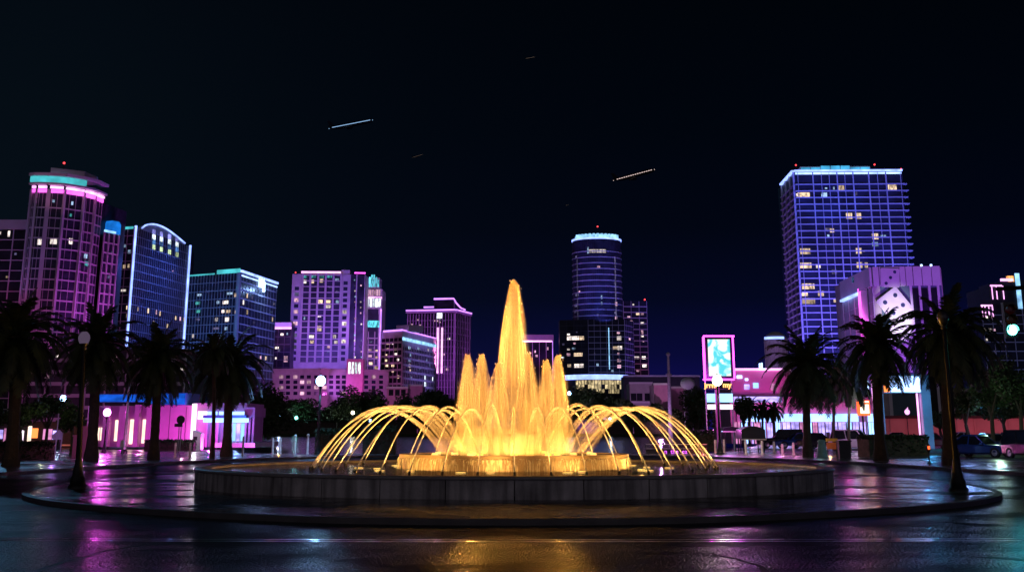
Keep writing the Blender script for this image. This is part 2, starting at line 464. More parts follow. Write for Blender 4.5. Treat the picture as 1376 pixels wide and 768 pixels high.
def spline(pts, n=8, closed=True):
    P = [Vector((p[0], p[1], 0)) for p in pts]; m = len(P); out = []
    for i in range(m if closed else m - 1):
        g = (lambda k: P[k % m]) if closed else (lambda k: P[max(0, min(m - 1, k))])
        a, b, c, d = g(i - 1), g(i), g(i + 1), g(i + 2)
        for k in range(n):
            t = k / n
            out.append(0.5 * ((2 * b) + (c - a) * t + (2 * a - 5 * b + 4 * c - d) * t * t + (3 * b - a - 3 * c + d) * t ** 3))
    if not closed: out.append(P[-1])
    return out
def offset(pts, w, closed=True):
    m = len(pts); out = []
    for i, p in enumerate(pts):
        a = pts[(i - 1) % m] if closed or i > 0 else pts[i]; b = pts[(i + 1) % m] if closed or i < m - 1 else pts[i]
        t = (b - a).normalized(); out.append(p + Vector((-t.y, t.x, 0)) * w)
    return out
def strip(mb, inner, outer, z0, z1, closed=True):
    m = len(inner)
    for i in range(m if closed else m - 1):
        j = (i + 1) % m
        a, b, c, d = inner[i], inner[j], outer[j], outer[i]
        mb.quad((d.x, d.y, z1), (c.x, c.y, z1), (b.x, b.y, z1), (a.x, a.y, z1))
        mb.quad((d.x, d.y, z0), (c.x, c.y, z0), (c.x, c.y, z1), (d.x, d.y, z1))
        mb.quad((b.x, b.y, z0), (a.x, a.y, z0), (a.x, a.y, z1), (b.x, b.y, z1))

g = MB(); g.prism([(-4000, -300), (4000, -300), (4000, 6000), (-4000, 6000)], -2.2, -2.0)
struct('ground', g, MAT['soil'])
g = MB(); g.prism([(-400, -60), (400, -60), (400, 107.9), (-400, 107.9)], -1.2, 0.0)
struct('road', g, MAT['wet_asphalt'])

kerbline_half = [(-40, 40), (-28, 49), (-22.5, 59), (-20.8, 71), (-18.5, 84), (-13, 95), (-6, 101)]
kerb_pts = [(-70, 37)] + kerbline_half + [(0, 102.3)] + [(-x, y) for x, y in reversed(kerbline_half)] + [(70, 37)]
kerb = spline(kerb_pts, 6, False)
near = [(p.x, p.y) for p in kerb]
half = len(near) // 2
left_near, right_near = near[:half + 1], near[half:]
g = MB(); g.prism([(-600, 36)] + left_near + [(0, 107.5), (-21, 108), (-30, 150), (-85, 430), (-900, 430), (-900, 36)], -1.9, 0.12)
struct('pavement', g, MAT['wet_paving'])
g = MB(); g.prism(right_near + [(600, 36), (900, 36), (900, 430), (80, 430), (26, 150), (15.5, 108), (0, 107.5)], -1.9, 0.121)
struct('pavement', g, MAT['wet_paving'])
g = MB(); strip(g, kerb, offset(kerb, 0.22, False), -0.3, 0.145, False)
struct('kerb', g, MAT['kerb_stone'])
g = MB(); g.prism([(-2500, 430.05), (2500, 430.05), (2500, 5000), (-2500, 5000)], -1.9, 0.3)
struct('far_shore', g, MAT['grass'])
g = MB(); g.quad((-140, 107, -0.35), (140, 107, -0.35), (140, 431, -0.35), (-140, 431, -0.35))
struct('lake', g, MAT['lake_water'])

isl_half = [(-3.7, 30.6), (-6.7, 32.1), (-9.2, 33.9), (-11.5, 36.0), (-13.6, 38.7), (-15.3, 42.3), (-16.4, 48), (-16.2, 55), (-14, 62), (-9, 67.5)]
isl = spline([(0, 30.1)] + [(-x, y) for x, y in isl_half] + [(0, 69.5)] + list(reversed(isl_half)), 6)
isl = [Vector((p.x * .955, p.y, 0)) for p in isl]
inner = offset(isl, 0.22)
g = MB(); strip(g, inner, isl, -0.2, 0.128)
struct('kerb', g, MAT['kerb_stone'])
g = MB(); g.prism([(p.x, p.y) for p in inner], -0.2, 0.12)
struct('island_paving', g, MAT['wet_brick'])

# double painted line across the near lane, worn
for dy in (0.0, 0.42):
    g = MB()
    pts = spline([(-60, 31.0 + dy), (-30, 27.6 + dy), (-14, 26.35 + dy), (-5, 25.85 + dy), (0, 25.75 + dy), (5, 25.85 + dy), (14, 26.3 + dy), (30, 27.6 + dy), (60, 31 + dy)], 8, False)
    out = offset(pts, 0.19, False)
    for i in range(len(pts) - 1):
        g.quad((pts[i].x, pts[i].y, 0.004), (pts[i + 1].x, pts[i + 1].y, 0.004), (out[i + 1].x, out[i + 1].y, 0.004), (out[i].x, out[i].y, 0.004))
    struct('road_marking', g, MAT['road_paint'])
mat('tar', (0.012, 0.012, 0.013), 0.6, scale=2)
def crack(pix, w):
    pts = [onz(x, y, 0) for x, y in pix]
    pts = spline(pts, 6, False)
    pts = [p + Vector((random.uniform(-.05, .05), random.uniform(-.05, .05), 0)) for p in pts]
    out = offset(pts, w, False); g = MB()
    for i in range(len(pts) - 1):
        g.quad((pts[i].x, pts[i].y, 0.003), (pts[i + 1].x, pts[i + 1].y, 0.003), (out[i + 1].x, out[i + 1].y, 0.003), (out[i].x, out[i].y, 0.003))
    struct('road_crack', g, MAT['tar'])
crack([(30, 775), (75, 757), (130, 742), (180, 733), (228, 725)], -0.10)
crack([(1278, 702), (1300, 705), (1330, 706)], 0.5)
crack([(1310, 748), (1345, 751), (1380, 754)], 0.35)
crack([(955, 742), (1010, 756), (1045, 772)], -0.08)

g = MB()
for pts in ([onz(1196, 608, .12), onz(1290, 613, .12), onz(1420, 622, .12), (48, 130, 0), (30, 130, 0)],):
    g.prism([(p[0], p[1]) for p in pts], 0.0, 0.17)
tag(g.build('lawn', MAT['grass']), kind='structure')
g = MB()
g.prism([(-52, 66), (-27, 64.5), (-29, 88), (-55, 92)], 0.0, 0.17)
tag(g.build('lawn', MAT['grass']), kind='structure')

# ================================================================== FOUNTAIN
FC = Vector((0.07, 48.6, 0))
fountain = thing('fountain', 'round stone fountain with tall amber lit water jets on the brick island', 'fountain', (FC.x, FC.y, 0.12))
def concrete_panels():
    m = mat('basin_stone', (0.60, 0.57, 0.54), 0.6, scale=1.1, var=0.3, bump=0.35, bscale=14)
    nt = m.node_tree; b = nt.nodes['Principled BSDF']
    # rain streaks running down the panels
    tc = nn(nt, 'ShaderNodeTexCoord'); mp = nn(nt, 'ShaderNodeMapping'); mp.inputs['Scale'].default_value = (3.2, 3.2, 0.35)
    no = nn(nt, 'ShaderNodeTexNoise'); no.inputs['Scale'].default_value = 1.0; no.inputs['Detail'].default_value = 5
    nt.links.new(tc.outputs['Object'], mp.inputs[0]); nt.links.new(mp.outputs[0], no.inputs['Vector'])
    rp = nn(nt, 'ShaderNodeValToRGB'); rp.color_ramp.elements[0].position = .38; rp.color_ramp.elements[0].color = (.42, .42, .42, 1); rp.color_ramp.elements[1].position = .6
    nt.links.new(no.outputs['Fac'], rp.inputs[0])
    mx = nn(nt, 'ShaderNodeMixRGB', blend_type='MULTIPLY'); mx.inputs[0].default_value = 1
    old = b.inputs['Base Color'].links[0].from_socket
    nt.links.new(old, mx.inputs[1]); nt.links.new(rp.outputs[0], mx.inputs[2]); nt.links.new(mx.outputs[0], b.inputs['Base Color'])
    return m
stone = concrete_panels()
RB, RIM = 10.72, 0.72
g = MB()
NP = 36
for i in range(NP):                     # cast panels with open joints
    a0 = 2 * math.pi * i / NP + 0.0014 - math.pi / 2; a1 = 2 * math.pi * (i + 1) / NP - 0.0014 - math.pi / 2
    g.lathe([(RB - .3, .10), (RB - .02, .10), (RB, .14), (RB, RIM - .09)], 4, (FC.x, FC.y), a0, a1)
    for a in (a0, a1):
        c, s_ = math.cos(a), math.sin(a)
        g.quad((FC.x + (RB - .3) * c, FC.y + (RB - .3) * s_, .1), (FC.x + RB * c, FC.y + RB * s_, .1), (FC.x + RB * c, FC.y + RB * s_, RIM - .09), (FC.x + (RB - .3) * c, FC.y + (RB - .3) * s_, RIM - .09))
g.build('basin_wall', stone, fountain)
g = MB(); g.lathe([(RB - .55, .2), (RB - .55, RIM - .02), (RB - .52, RIM), (RB + .03, RIM), (RB + .06, RIM - .025), (RB + .06, RIM - .085), (RB - .02, RIM - .088)], 108, (FC.x, FC.y))
g.build('coping', mat('coping_stone', (0.34, 0.32, 0.30), 0.35, scale=1.6, var=0.25, bump=0.2, bscale=18), fountain, True)
g = MB(); g.lathe([(0.001, .655), (4, .655), (8, .655), (RB - .5, .655)], 72, (FC.x, FC.y))
g.build('pool_water', MAT['pool_ripples'], fountain)
RT = 3.95
g = MB(); g.lathe([(RT - .12, .5), (RT - .12, 1.0), (RT, 1.0), (RT, 1.12), (RT - .3, 1.12), (RT - .3, 1.05)], 72, (FC.x, FC.y))
g.build('upper_basin', MAT['amber_tile'], fountain)
g = MB(); g.lathe([(0.001, 1.10), (2, 1.10), (RT - .3, 1.10)], 64, (FC.x, FC.y))
g.build('upper_water', MAT['pool_ripples'], fountain)

def falling_water():
    m = bpy.data.materials.new('falling_water'); m.use_nodes = True
    nt = m.node_tree; nt.nodes.clear(); L = nt.links.new
    o = nn(nt, 'ShaderNodeOutputMaterial'); mx = nn(nt, 'ShaderNodeMixShader'); tr = nn(nt, 'ShaderNodeBsdfTransparent')
    ad = nn(nt, 'ShaderNodeMixShader'); df = nn(nt, 'ShaderNodeBsdfDiffuse'); tl = nn(nt, 'ShaderNodeBsdfTranslucent')
    df.inputs[0].default_value = (.85, .85, .85, 1); tl.inputs[0].default_value = (.9, .9, .9, 1)
    ad.inputs[0].default_value = .5
    tc = nn(nt, 'ShaderNodeTexCoord'); mp = nn(nt, 'ShaderNodeMapping'); mp.inputs['Scale'].default_value = (13, 13, .3)
    no = nn(nt, 'ShaderNodeTexNoise'); no.inputs['Scale'].default_value = 1; no.inputs['Detail'].default_value = 5; no.inputs['Roughness'].default_value = .7
    L(tc.outputs['Object'], mp.inputs[0]); L(mp.outputs[0], no.inputs['Vector'])
    mr = nn(nt, 'ShaderNodeMapRange'); mr.inputs[1].default_value = .44; mr.inputs[2].default_value = .66; mr.inputs[3].default_value = .04; mr.inputs[4].default_value = .9
    L(no.outputs['Fac'], mr.inputs[0]); L(mr.outputs[0], mx.inputs[0])
    L(df.outputs[0], ad.inputs[1]); L(tl.outputs[0], ad.inputs[2]); L(tr.outputs[0], mx.inputs[1]); L(ad.outputs[0], mx.inputs[2]); L(mx.outputs[0], o.inputs[0])
    return m
g = MB()
for k in range(96):
    a0 = 2 * math.pi * k / 96; a1 = 2 * math.pi * (k + 1) / 96
    bulge = .03 + .012 * math.sin(k * 1.7)
    g.lathe([(RT + .02, 1.03), (RT + .05 + bulge * .3, .98), (RT + .07 + bulge * .7, .82), (RT + .08 + bulge, .64)], 1, (FC.x, FC.y), a0, a1)
g.build('cascade', falling_water(), fountain)

def spray(name, dens):
    """rising and falling water seen over seconds: a mist that thins to its edge, with strands in it"""
    m = bpy.data.materials.new(name); m.use_nodes = True
    nt = m.node_tree; nt.nodes.clear(); L = nt.links.new
    o = nn(nt, 'ShaderNodeOutputMaterial'); v = nn(nt, 'ShaderNodeVolumePrincipled')
    v.inputs['Color'].default_value = (.98, .97, .96, 1); v.inputs['Anisotropy'].default_value = 0.0
    tc = nn(nt, 'ShaderNodeTexCoord'); sp = nn(nt, 'ShaderNodeSeparateXYZ'); L(tc.outputs['Generated'], sp.inputs[0])
    def M(op, a, b=None, clamp=False):
        x = nn(nt, 'ShaderNodeMath', operation=op); x.use_clamp = clamp
        for i, q in enumerate((a, b)):
            if q is None: continue
            if isinstance(q, (int, float)): x.inputs[i].default_value = q
            else: L(q, x.inputs[i])
        return x.outputs[0]
    x = M('MULTIPLY', M('SUBTRACT', sp.outputs['X'], .5), 2.0); y = M('MULTIPLY', M('SUBTRACT', sp.outputs['Y'], .5), 2.0)
    r = M('SQRT', M('ADD', M('MULTIPLY', x, x), M('MULTIPLY', y, y)))
    rz = M('SQRT', M('MAXIMUM', M('SUBTRACT', 1.0, sp.outputs['Z']), 0.002))
    q = M('DIVIDE', r, rz)
    edge = M('POWER', M('SUBTRACT', 1.0, q, True), .85)
    core = M('MULTIPLY', M('POWER', M('SUBTRACT', 1.0, M('MULTIPLY', r, 3.2), True), 2.0), 2.2)
    mp = nn(nt, 'ShaderNodeMapping'); mp.inputs['Scale'].default_value = (9, 9, 1.3)
    no = nn(nt, 'ShaderNodeTexNoise'); no.inputs['Scale'].default_value = 1; no.inputs['Detail'].default_value = 3
    oi = nn(nt, 'ShaderNodeObjectInfo'); av = nn(nt, 'ShaderNodeVectorMath', operation='ADD'); cb = nn(nt, 'ShaderNodeCombineXYZ')
    L(M('MULTIPLY', oi.outputs['Random'], 37.0), cb.inputs[0])
    # strands spread with the plume: look the noise up at (x, y) / local radius
    cx = nn(nt, 'ShaderNodeCombineXYZ'); L(M('DIVIDE', x, rz), cx.inputs[0]); L(M('DIVIDE', y, rz), cx.inputs[1]); L(sp.outputs['Z'], cx.inputs[2])
    mp.inputs['Scale'].default_value = (2.6, 2.6, .8)
    L(cx.outputs[0], mp.inputs[0]); L(mp.outputs[0], av.inputs[0]); L(cb.outputs[0], av.inputs[1]); L(av.outputs[0], no.inputs['Vector'])
    st = nn(nt, 'ShaderNodeMapRange'); st.inputs[1].default_value = .43; st.inputs[2].default_value = .60; st.inputs[3].default_value = .02; st.inputs[4].default_value = 2.3
    L(no.outputs['Fac'], st.inputs[0])
    thin = M('ADD', M('MULTIPLY', sp.outputs['Z'], 1.15), .28)
    d = M('MULTIPLY', M('MULTIPLY', M('ADD', M('MULTIPLY', edge, st.outputs[0]), core), thin), dens)
    L(d, v.inputs['Density']); L(v.outputs[0], o.inputs['Volume'])
    m.cycles.volume_sampling = 'MULTIPLE_IMPORTANCE'
    return m
def arc_water():
    m = bpy.data.materials.new('arc_water'); m.use_nodes = True
    nt = m.node_tree; nt.nodes.clear(); L = nt.links.new
    o = nn(nt, 'ShaderNodeOutputMaterial'); mx = nn(nt, 'ShaderNodeMixShader'); tr = nn(nt, 'ShaderNodeBsdfTransparent')
    ad = nn(nt, 'ShaderNodeAddShader'); df = nn(nt, 'ShaderNodeBsdfDiffuse'); tl = nn(nt, 'ShaderNodeBsdfTranslucent')
    df.inputs[0].default_value = (.5, .5, .5, 1); tl.inputs[0].default_value = (.49, .49, .49, 1)
    at_ = nn(nt, 'ShaderNodeAttribute'); at_.attribute_name = 'along'
    tc = nn(nt, 'ShaderNodeTexCoord'); no = nn(nt, 'ShaderNodeTexNoise'); no.inputs['Scale'].default_value = 5; no.inputs['Detail'].default_value = 4
    L(tc.outputs['Object'], no.inputs['Vector'])
    cv = nn(nt, 'ShaderNodeValToRGB'); e = cv.color_ramp.elements
    e[0].position = 0; e[0].color = (.95, .95, .95, 1); e[1].position = 1; e[1].color = (.05, .05, .05, 1)
    x = e.new(.40); x.color = (.80, .80, .80, 1); x = e.new(.62); x.color = (.30, .30, .30, 1); x = e.new(.8); x.color = (.12, .12, .12, 1)
    L(at_.outputs['Fac'], cv.inputs[0])
    mr = nn(nt, 'ShaderNodeMapRange'); mr.inputs[1].default_value = .3; mr.inputs[2].default_value = .7; mr.inputs[3].default_value = .6; mr.inputs[4].default_value = 1.1
    L(no.outputs['Fac'], mr.inputs[0])
    mu = nn(nt, 'ShaderNodeMath', operation='MULTIPLY'); L(cv.outputs[0], mu.inputs[0]); L(mr.outputs[0], mu.inputs[1])
    L(mu.outputs[0], mx.inputs[0]); L(df.outputs[0], ad.inputs[0]); L(tl.outputs[0], ad.inputs[1])
    L(tr.outputs[0], mx.inputs[1]); L(ad.outputs[0], mx.inputs[2]); L(mx.outputs[0], o.inputs[0])
    return m
arcm = arc_water()
mist_tall = spray('jet_mist_tall', 2.3); mist_low = spray('jet_mist_low', 3.3)
def plume(name, x, y, h, r0, mtl):
    g = MB(); n = 20; prof = []
    for i in range(n + 1):
        t = (i / n); z = 1 - (1 - t) ** 2
        prof.append((max(.01, r0 * math.sqrt(max(0, 1 - z))), 1.10 + h * z))
    g.lathe(prof, 20, (x, y))
    m0 = len(g.v); g.poly([g.v[k] for k in range(19, -1, -1)])
    pl = g.build(name, mtl, fountain, True)
    # strands and drops: up near the axis, over the top, down along the skirt
    rg = random.Random(int(x * 1000)); g = MB(); al = []
    for k in range(46):
        a = rg.uniform(0, 6.283); kk = rg.uniform(.25, 1.06); hh = h * rg.uniform(.80, .995)
        zs_ = rg.uniform(.0, .55); ze = rg.uniform(.75, 1.0); path = []; tw = rg.uniform(-.12, .12)
        for q in range(12):
            f = q / 11; zz = ze + (zs_ - ze) * f; r = r0 * .92 * kk * math.sqrt(max(.002, 1 - zz)); a2 = a + tw * f
            path.append((x + r * math.cos(a2), y + r * math.sin(a2), 1.12 + hh * zz))
        w = rg.uniform(.004, .011); g.tube(path, [w * (.5 + .8 * math.sin(math.pi * min(1, q / 9))) for q in range(12)], 4, False)
        al += [.42 + .25 * q / 11 for q in range(12) for _ in range(4)]
    for k in range(44):
        zz = .985 - rg.random() ** 1.6 * .6; r = r0 * math.sqrt(max(.01, 1.03 - zz)) * rg.uniform(.4, 1.0); a = rg.uniform(0, 6.283); w = rg.uniform(.008, .018); L_ = rg.uniform(.03, .12)
        p = (x + r * math.cos(a), y + r * math.sin(a), 1.1 + h * zz); g.tube([p, (p[0], p[1], p[2] + L_ * .5), (p[0], p[1], p[2] + L_)], [w * .3, w, w * .2], 4); al += [.3] * 12
    st_ = g.build('spray_strands', arcm, pl, True); t_ = st_.data.attributes.new('along', 'FLOAT', 'POINT'); t_.data.foreach_set('value', al)
    return pl
plume('central_jet', FC.x, FC.y, 5.98, .90, mist_tall)
ring = [(628, 3.33, -.5), (647, 3.42, .9), (670, 2.98, -1.7), (710, 3.30, -1.8), (735, 3.20, 1.0), (750, 3.32, -.4), (690, 2.7, -2.0), (664, 2.6, -1.7)]
for px, h, dy in ring[:6]:
    p = at(px, 560, FC.y + dy)
    plume('side_jet', p.x, p.y, h, 0.66, mist_low)

NA = 40
for i in range(NA):
    a = 2 * math.pi * (i + .0) / NA - math.pi / 2
    ca, sa = math.cos(a), math.sin(a)
    ro, ri = 6.95, 2.5 + random.uniform(-.25, .25)
    hz = 2.62 + random.uniform(-.07, .07)
    z0, z1 = .69, 1.12
    # parabola through z0 at t=0 and z1 at t=1 with the given apex
    A_ = hz - z0; B_ = hz - z1
    ts = math.sqrt(A_) / (math.sqrt(A_) + math.sqrt(B_)); k = A_ / ts ** 2
    g = MB(); along = []
    for strand in range(3):
        path, rad = [], []
        j1, j2 = random.uniform(-.05, .05), random.uniform(-.05, .05)
        for q in range(23):
            t = q / 22
            r = ro + (ri - ro) * t; z = hz - k * (t - ts) ** 2
            w = t * t
            off = (j1 * 2.2 * w, j2 * 2.0 * w)
            path.append((FC.x + (r + off[0]) * ca - off[0] * sa, FC.y + (r + off[0]) * sa + off[0] * ca, z + off[1]))
            rad.append((.021 + .02 * t) if strand == 0 else (.012 + .022 * t))
        g.tube(path, rad, 6, False)
        along += [q / 22 for q in range(23) for _ in range(6)]
    o = g.build('water_arc', arcm, fountain, True)
    at_ = o.data.attributes.new('along', 'FLOAT', 'POINT'); at_.data.foreach_set('value', along)
    g = MB(); g.lathe([(.05, .6), (.05, .69), (.025, .73), (.001, .73)], 8, (FC.x + ro * ca, FC.y + ro * sa))
    g.build('nozzle', MAT['iron'], fountain)

glow('amber_lamp', (1.0, .58, .14), 1.8)
def up_light(loc, watt, c=(1, .50, .11)):
    o = spot('pool_light', loc, (loc[0], loc[1], loc[2] + 1), c, 1, 156, .5); o.data.energy = watt
for i in range(10):
    a = 2 * math.pi * (i + .5) / 10 - math.pi / 2
    x, y = FC.x + 5.35 * math.cos(a), FC.y + 5.35 * math.sin(a)
    g = MB(); g.lathe([(.001, .670), (.13, .668), (.18, .66)], 14, (x, y))
    g.build('pool_lamp', MAT['amber_lamp'], fountain)
    up_light((x, y, .72), 620, (1, .42, .075))
for i in range(20):                     # unseen lights added near the nozzles to brighten the arcs
    a = 2 * math.pi * (i + .25) / 20 - math.pi / 2
    x, y = FC.x + 7.15 * math.cos(a), FC.y + 7.15 * math.sin(a)
    up_light((x, y, .70), 330)
for i in range(10):
    a = 2 * math.pi * (i + .25) / 10
    x, y = FC.x + (RT + .75) * math.cos(a), FC.y + (RT + .75) * math.sin(a)
    g = MB(); g.lathe([(.001, .675), (.10, .672), (.14, .66)], 12, (x, y))
    g.build('cascade_lamp', MAT['amber_lamp'], fountain)
    bulb('cascade_light', (x, y, .80), (1, .45, .08), 150, .15)
# narrow beam projectors set in the upper basin, aimed up the jets
def beam(loc, target, E, ang):
    l = bpy.data.lights.new('jet_projector', 'SPOT'); o = bpy.data.objects.new('jet_projector', l); col.objects.link(o)
    l.use_nodes = True; nt = l.node_tree
    em = nt.nodes['Emission']; fo = nn(nt, 'ShaderNodeLightFalloff'); fo.inputs['Strength'].default_value = 1; fo.inputs['Smooth'].default_value = 0
    nt.links.new(fo.outputs['Constant'], em.inputs['Strength'])       # a collimated beam does not spread, so it does not fade with distance
    l.energy = E * 4 * math.pi; l.color = (1, .355, .06); l.spot_size = R(ang); l.spot_blend = 1.0; l.shadow_soft_size = 0.0
    d = Vector(target) - Vector(loc)
    o.location = loc; o.rotation_euler = (-d).to_track_quat('Z', 'Y').to_euler()
JET_E = 105.0
for i in range(8):
    a = 2 * math.pi * (i + .5) / 8 - math.pi / 2
    x, y = FC.x + 2.9 * math.cos(a), FC.y + 2.9 * math.sin(a)
    g = MB(); g.lathe([(.001, 1.17), (.09, 1.165), (.12, 1.09)], 10, (x, y))
    g.build('jet_lamp', MAT['amber_lamp'], fountain)
    beam((x, y, 1.2), (FC.x + .9 * math.cos(a), FC.y + .9 * math.sin(a), 5.0), JET_E / 3.2, 54)
for i in range(8):
    a = 2 * math.pi * i / 8
    x, y = FC.x + 2.05 * math.cos(a), FC.y + 2.05 * math.sin(a)
    g = MB(); g.lathe([(.001, 1.16), (.10, 1.155), (.13, 1.09)], 10, (x, y))
    g.build('jet_lamp', MAT['amber_lamp'], fountain)
    bulb('jet_light', (x, y, 1.3), AMBER, 170, .15)
# ================================================================== BUILDINGS ACROSS THE LAKE
def grid_parts(b, F, z0, z1, fh, ms, mtl, bw=.5, mw=.35, bd=.35, md=.5, bname='floor_band', mname='mullion_grid', skip_first=False, zs=None, ss=None):
    """slab edges and fins of one curtain wall: a pattern on the wall, one mesh each"""
    if zs is None:
        n = max(1, round((z1 - z0) / fh)); zs = [z0 + (z1 - z0) * i / n for i in range(1 if skip_first else 0, n)]
    if ss is None:
        m = max(1, round(F.L / ms)); ss = [F.L * i / m for i in range(m + 1)]
    if bw:
        g = MB()
        for z in zs: g.fbox(F, 0, F.L, z - bw / 2, z + bw / 2, -.05, bd)
        g.build(bname, mtl, b)
    if mw:
        g = MB()
        for s in ss:
            a = min(max(s - mw / 2, 0), F.L - mw); g.fbox(F, a, a + mw, z0, z1, -.06, md)
        g.build(mname, mtl, b)
    return zs, ss
def lit(b, F, px, py, w, h, m, d=.12):
    """one lit window where the photo shows one"""
    s, z = F.hit(px, py); k = mpp((F.A.y + F.B.y) / 2)
    w *= k; h *= k
    s0, s1 = max(.1, s - w / 2), min(F.L - .1, s + w / 2)
    if s1 - s0 < .2: return
    g = MB(); g.fbox(F, s0, s1, max(.3, z - h / 2), z + h / 2, .004, d); return g.build('window', MAT[m], b)
def cell(b, F, s0, s1, z0, z1, m, d=.12):
    g = MB(); g.fbox(F, s0, s1, z0, z1, .004, d); return g.build('window', MAT[m], b)
def neon(b, F, s0, s1, z, h, m, d=.6, d0=-.05, name='neon_strip'):
    g = MB(); g.fbox(F, s0, s1, z - h / 2, z + h / 2, d0, d); return g.build(name, MAT[m], b)
def vneon(b, F, s, w, z0, z1, m, d=.7, name='neon_strip'):
    g = MB(); g.fbox(F, s - w / 2, s + w / 2, z0, z1, -.05, d); return g.build(name, MAT[m], b)
def body(b, pts, z0, z1, m, name='wall'):
    g = MB(); g.prism(pts, z0, z1); return g.build(name, MAT[m], b)
def beacon(b, p, h=2.5, r=.7):
    r *= .75
    g = MB(); g.tube([(p[0], p[1], p[2]), (p[0], p[1], p[2] + h)], .15, 6); m = g.build('mast', MAT['iron'], b)
    g = MB(); g.ball((p[0], p[1], p[2] + h + r * .8), r, 8); g.build('warning_light', MAT['beacon_red'], m)
def flood(F, a, dist, z, tz, c, E, ang=60):
    p = F.pt(F.L * a, z, dist); t = F.pt(F.L * a, tz, 0)
    return spot('flood_light', p, t, c, E, ang, .7, 1.0)
def scatter(b, F, zs, ss, fh, p, mats, rng, wfrac=.8):
    """odd lit rooms spread over the grid"""
    for z in zs[:-1] if len(zs) > 1 else zs:
        for i in range(len(ss) - 1):
            if rng.random() < p:
                w = ss[i + 1] - ss[i]; q = rng.random() * (1 - wfrac) * w
                cell(b, F, ss[i] + q + .15, ss[i] + q + w * wfrac - .1, z + fh * .22, z + fh * .85, rng.choice(mats))

# ---- round fronted glass tower at far left ---------------------------------
rng = random.Random(3)
zt = at(62, 250, 470).z
pts = [onz(x, y, zt) for x, y in ((43, 250.6), (49, 250), (64, 250.2), (86, 251.5), (112, 255.5), (127, 259.5), (138, 264.5))]
P = [(p.x, p.y) for p in pts]
b = thing('round_tower', 'tall curved glass tower with teal cornice and magenta neon ring, far left', 'tower', (pts[3].x, pts[3].y + 12, .1))
back = [(P[-1][0] + 3, P[-1][1] + 22), (P[0][0] - 2, P[0][1] + 40)]
body(b, P + back, .1, zt - 2, 'curtain_glass', 'glazing')
fh = 3.55
for i in range(len(P) - 1):
    F = Fac(P[i], P[i + 1])
    nz = int((zt - 8) / fh); zs = [zt - 7.5 - fh * k for k in range(nz)]
    grid_parts(b, F, 1, zt - 2, fh, F.L / 3, MAT['pale_concrete'], .45, .14, .3, .2, zs=zs)
    g = MB(); w = 1.3 if i == 2 else .75
    g.fbox(F, 0, w, .5, zt - 1, -.05, .8); g.build('pier', MAT['pale_concrete'], b)
    neon(b, F, .9, F.L - .1, zt - .3, .8, 'neon_pink', .9)
    neon(b, F, .9, F.L - .1, zt - 1.6, 1.2, 'neon_magenta', .5)
    if i in (3, 4, 5): flood(F, .5, 30, 25, 62, (.72, .07, .95), 1.0, 75)
    if i == 2: flood(F, .5, 34, 12, 50, (.8, .07, .95), 1.0, 85); flood(F, .2, 30, 10, 28, (1, .1, .8), .7, 60)
    if i in (1, 3): flood(F, .3, 30, 8, 24, (1, .1, .8), .6, 60)
    for (px, py, ww, hh, m) in ((54, 325, 7, 8, 'white_room'), (72, 324, 9, 8, 'white_room'), (95, 324, 6, 8, 'white_room'), (72, 270, 3, 4, 'cool_room'), (97, 273, 3, 5, 'cool_room'), (95, 289, 3, 4, 'teal_room'),
                                (115, 344, 7, 6, 'cool_room'), (116, 354, 8, 6, 'teal_room'), (114, 406, 6, 6, 'teal_room'), (121, 330, 3, 4, 'dim_room')):
        s, z = F.hit(px, py)
        if 0.5 < s < F.L - .5: lit(b, F, px, py, ww, hh, m)
cx = sum(p[0] for p in P) / len(P) + 0; cy = P[3][1]
def ringband(name, mtl, grow, z0, z1, i0=0, i1=None, dep=1.2):
    g = MB()
    for i in range(i0, (len(P) - 1) if i1 is None else i1):
        F = Fac(P[i], P[i + 1]); g.fbox(F, -.4 if i else 0, F.L + .4, z0, z1, grow - dep, grow)
    return g.build(name, mtl, b)
ringband('cornice', MAT['pale_concrete'], 2.0, zt + 3.6, zt + 4.6, dep=3)
ringband('neon_strip', MAT['neon_cyan'], 1.2, zt + 1.5, zt + 3.4, 0, 4)
ringband('cornice', MAT['pale_concrete'], 1.6, zt + .5, zt + 1.2, dep=2.2)
body(b, [(P[0][0] + 5, P[0][1] + 3), (P[4][0] - 1, P[4][1] + 3), (P[5][0] - 2, P[5][1] + 9), (P[0][0] + 5, P[0][1] + 25)], zt + 4.6, zt + 7.4, 'pale_concrete', 'roof')
beacon(b, (P[2][0] + 3, P[2][1] + 6, zt + 7.3), 1.8, .55)
spot('flood_light', (P[3][0], P[3][1] - 18, zt - 10), (P[3][0], P[3][1] + 2, zt + 6), (1, .3, .7), .25, 80)
# wing on the left
z2 = at(20, 297, 478).z
A, B = at(-70, 297, 478), at(43, 297, 478)
b = thing('wing_building', 'lower dark slab with violet parapet attached left of the round tower', 'building', ((A.x + B.x) / 2, A.y, .1))
body(b, [(A.x, A.y), (B.x, B.y), (B.x, B.y + 24), (A.x, A.y + 24)], .1, z2, 'dark_glass', 'glazing')
F = Fac(A, B)
zs, ss = grid_parts(b, F, 1, z2 - 3, 3.7, 5.5, MAT['pale_concrete'], .3, .35, .25, .4)
g = MB(); g.fbox(F, 0, F.L, z2 - 3, z2 + .4, -.05, .9); g.build('parapet', MAT['pale_concrete'], b)
flood(F, .75, 30, 20, 45, MAGENTA, .35, 80); flood(F, .9, 40, 30, z2, VIOLET, .30, 50)
for q in ((12, 314, 3, 8, 'white_room'), (0, 313, 3, 4, 'white_room'), (21, 341, 3, 3, 'dim_room'), (34, 352, 6, 4, 'dim_room'), (10, 372, 4, 3, 'warm_room')): lit(b, F, *q)
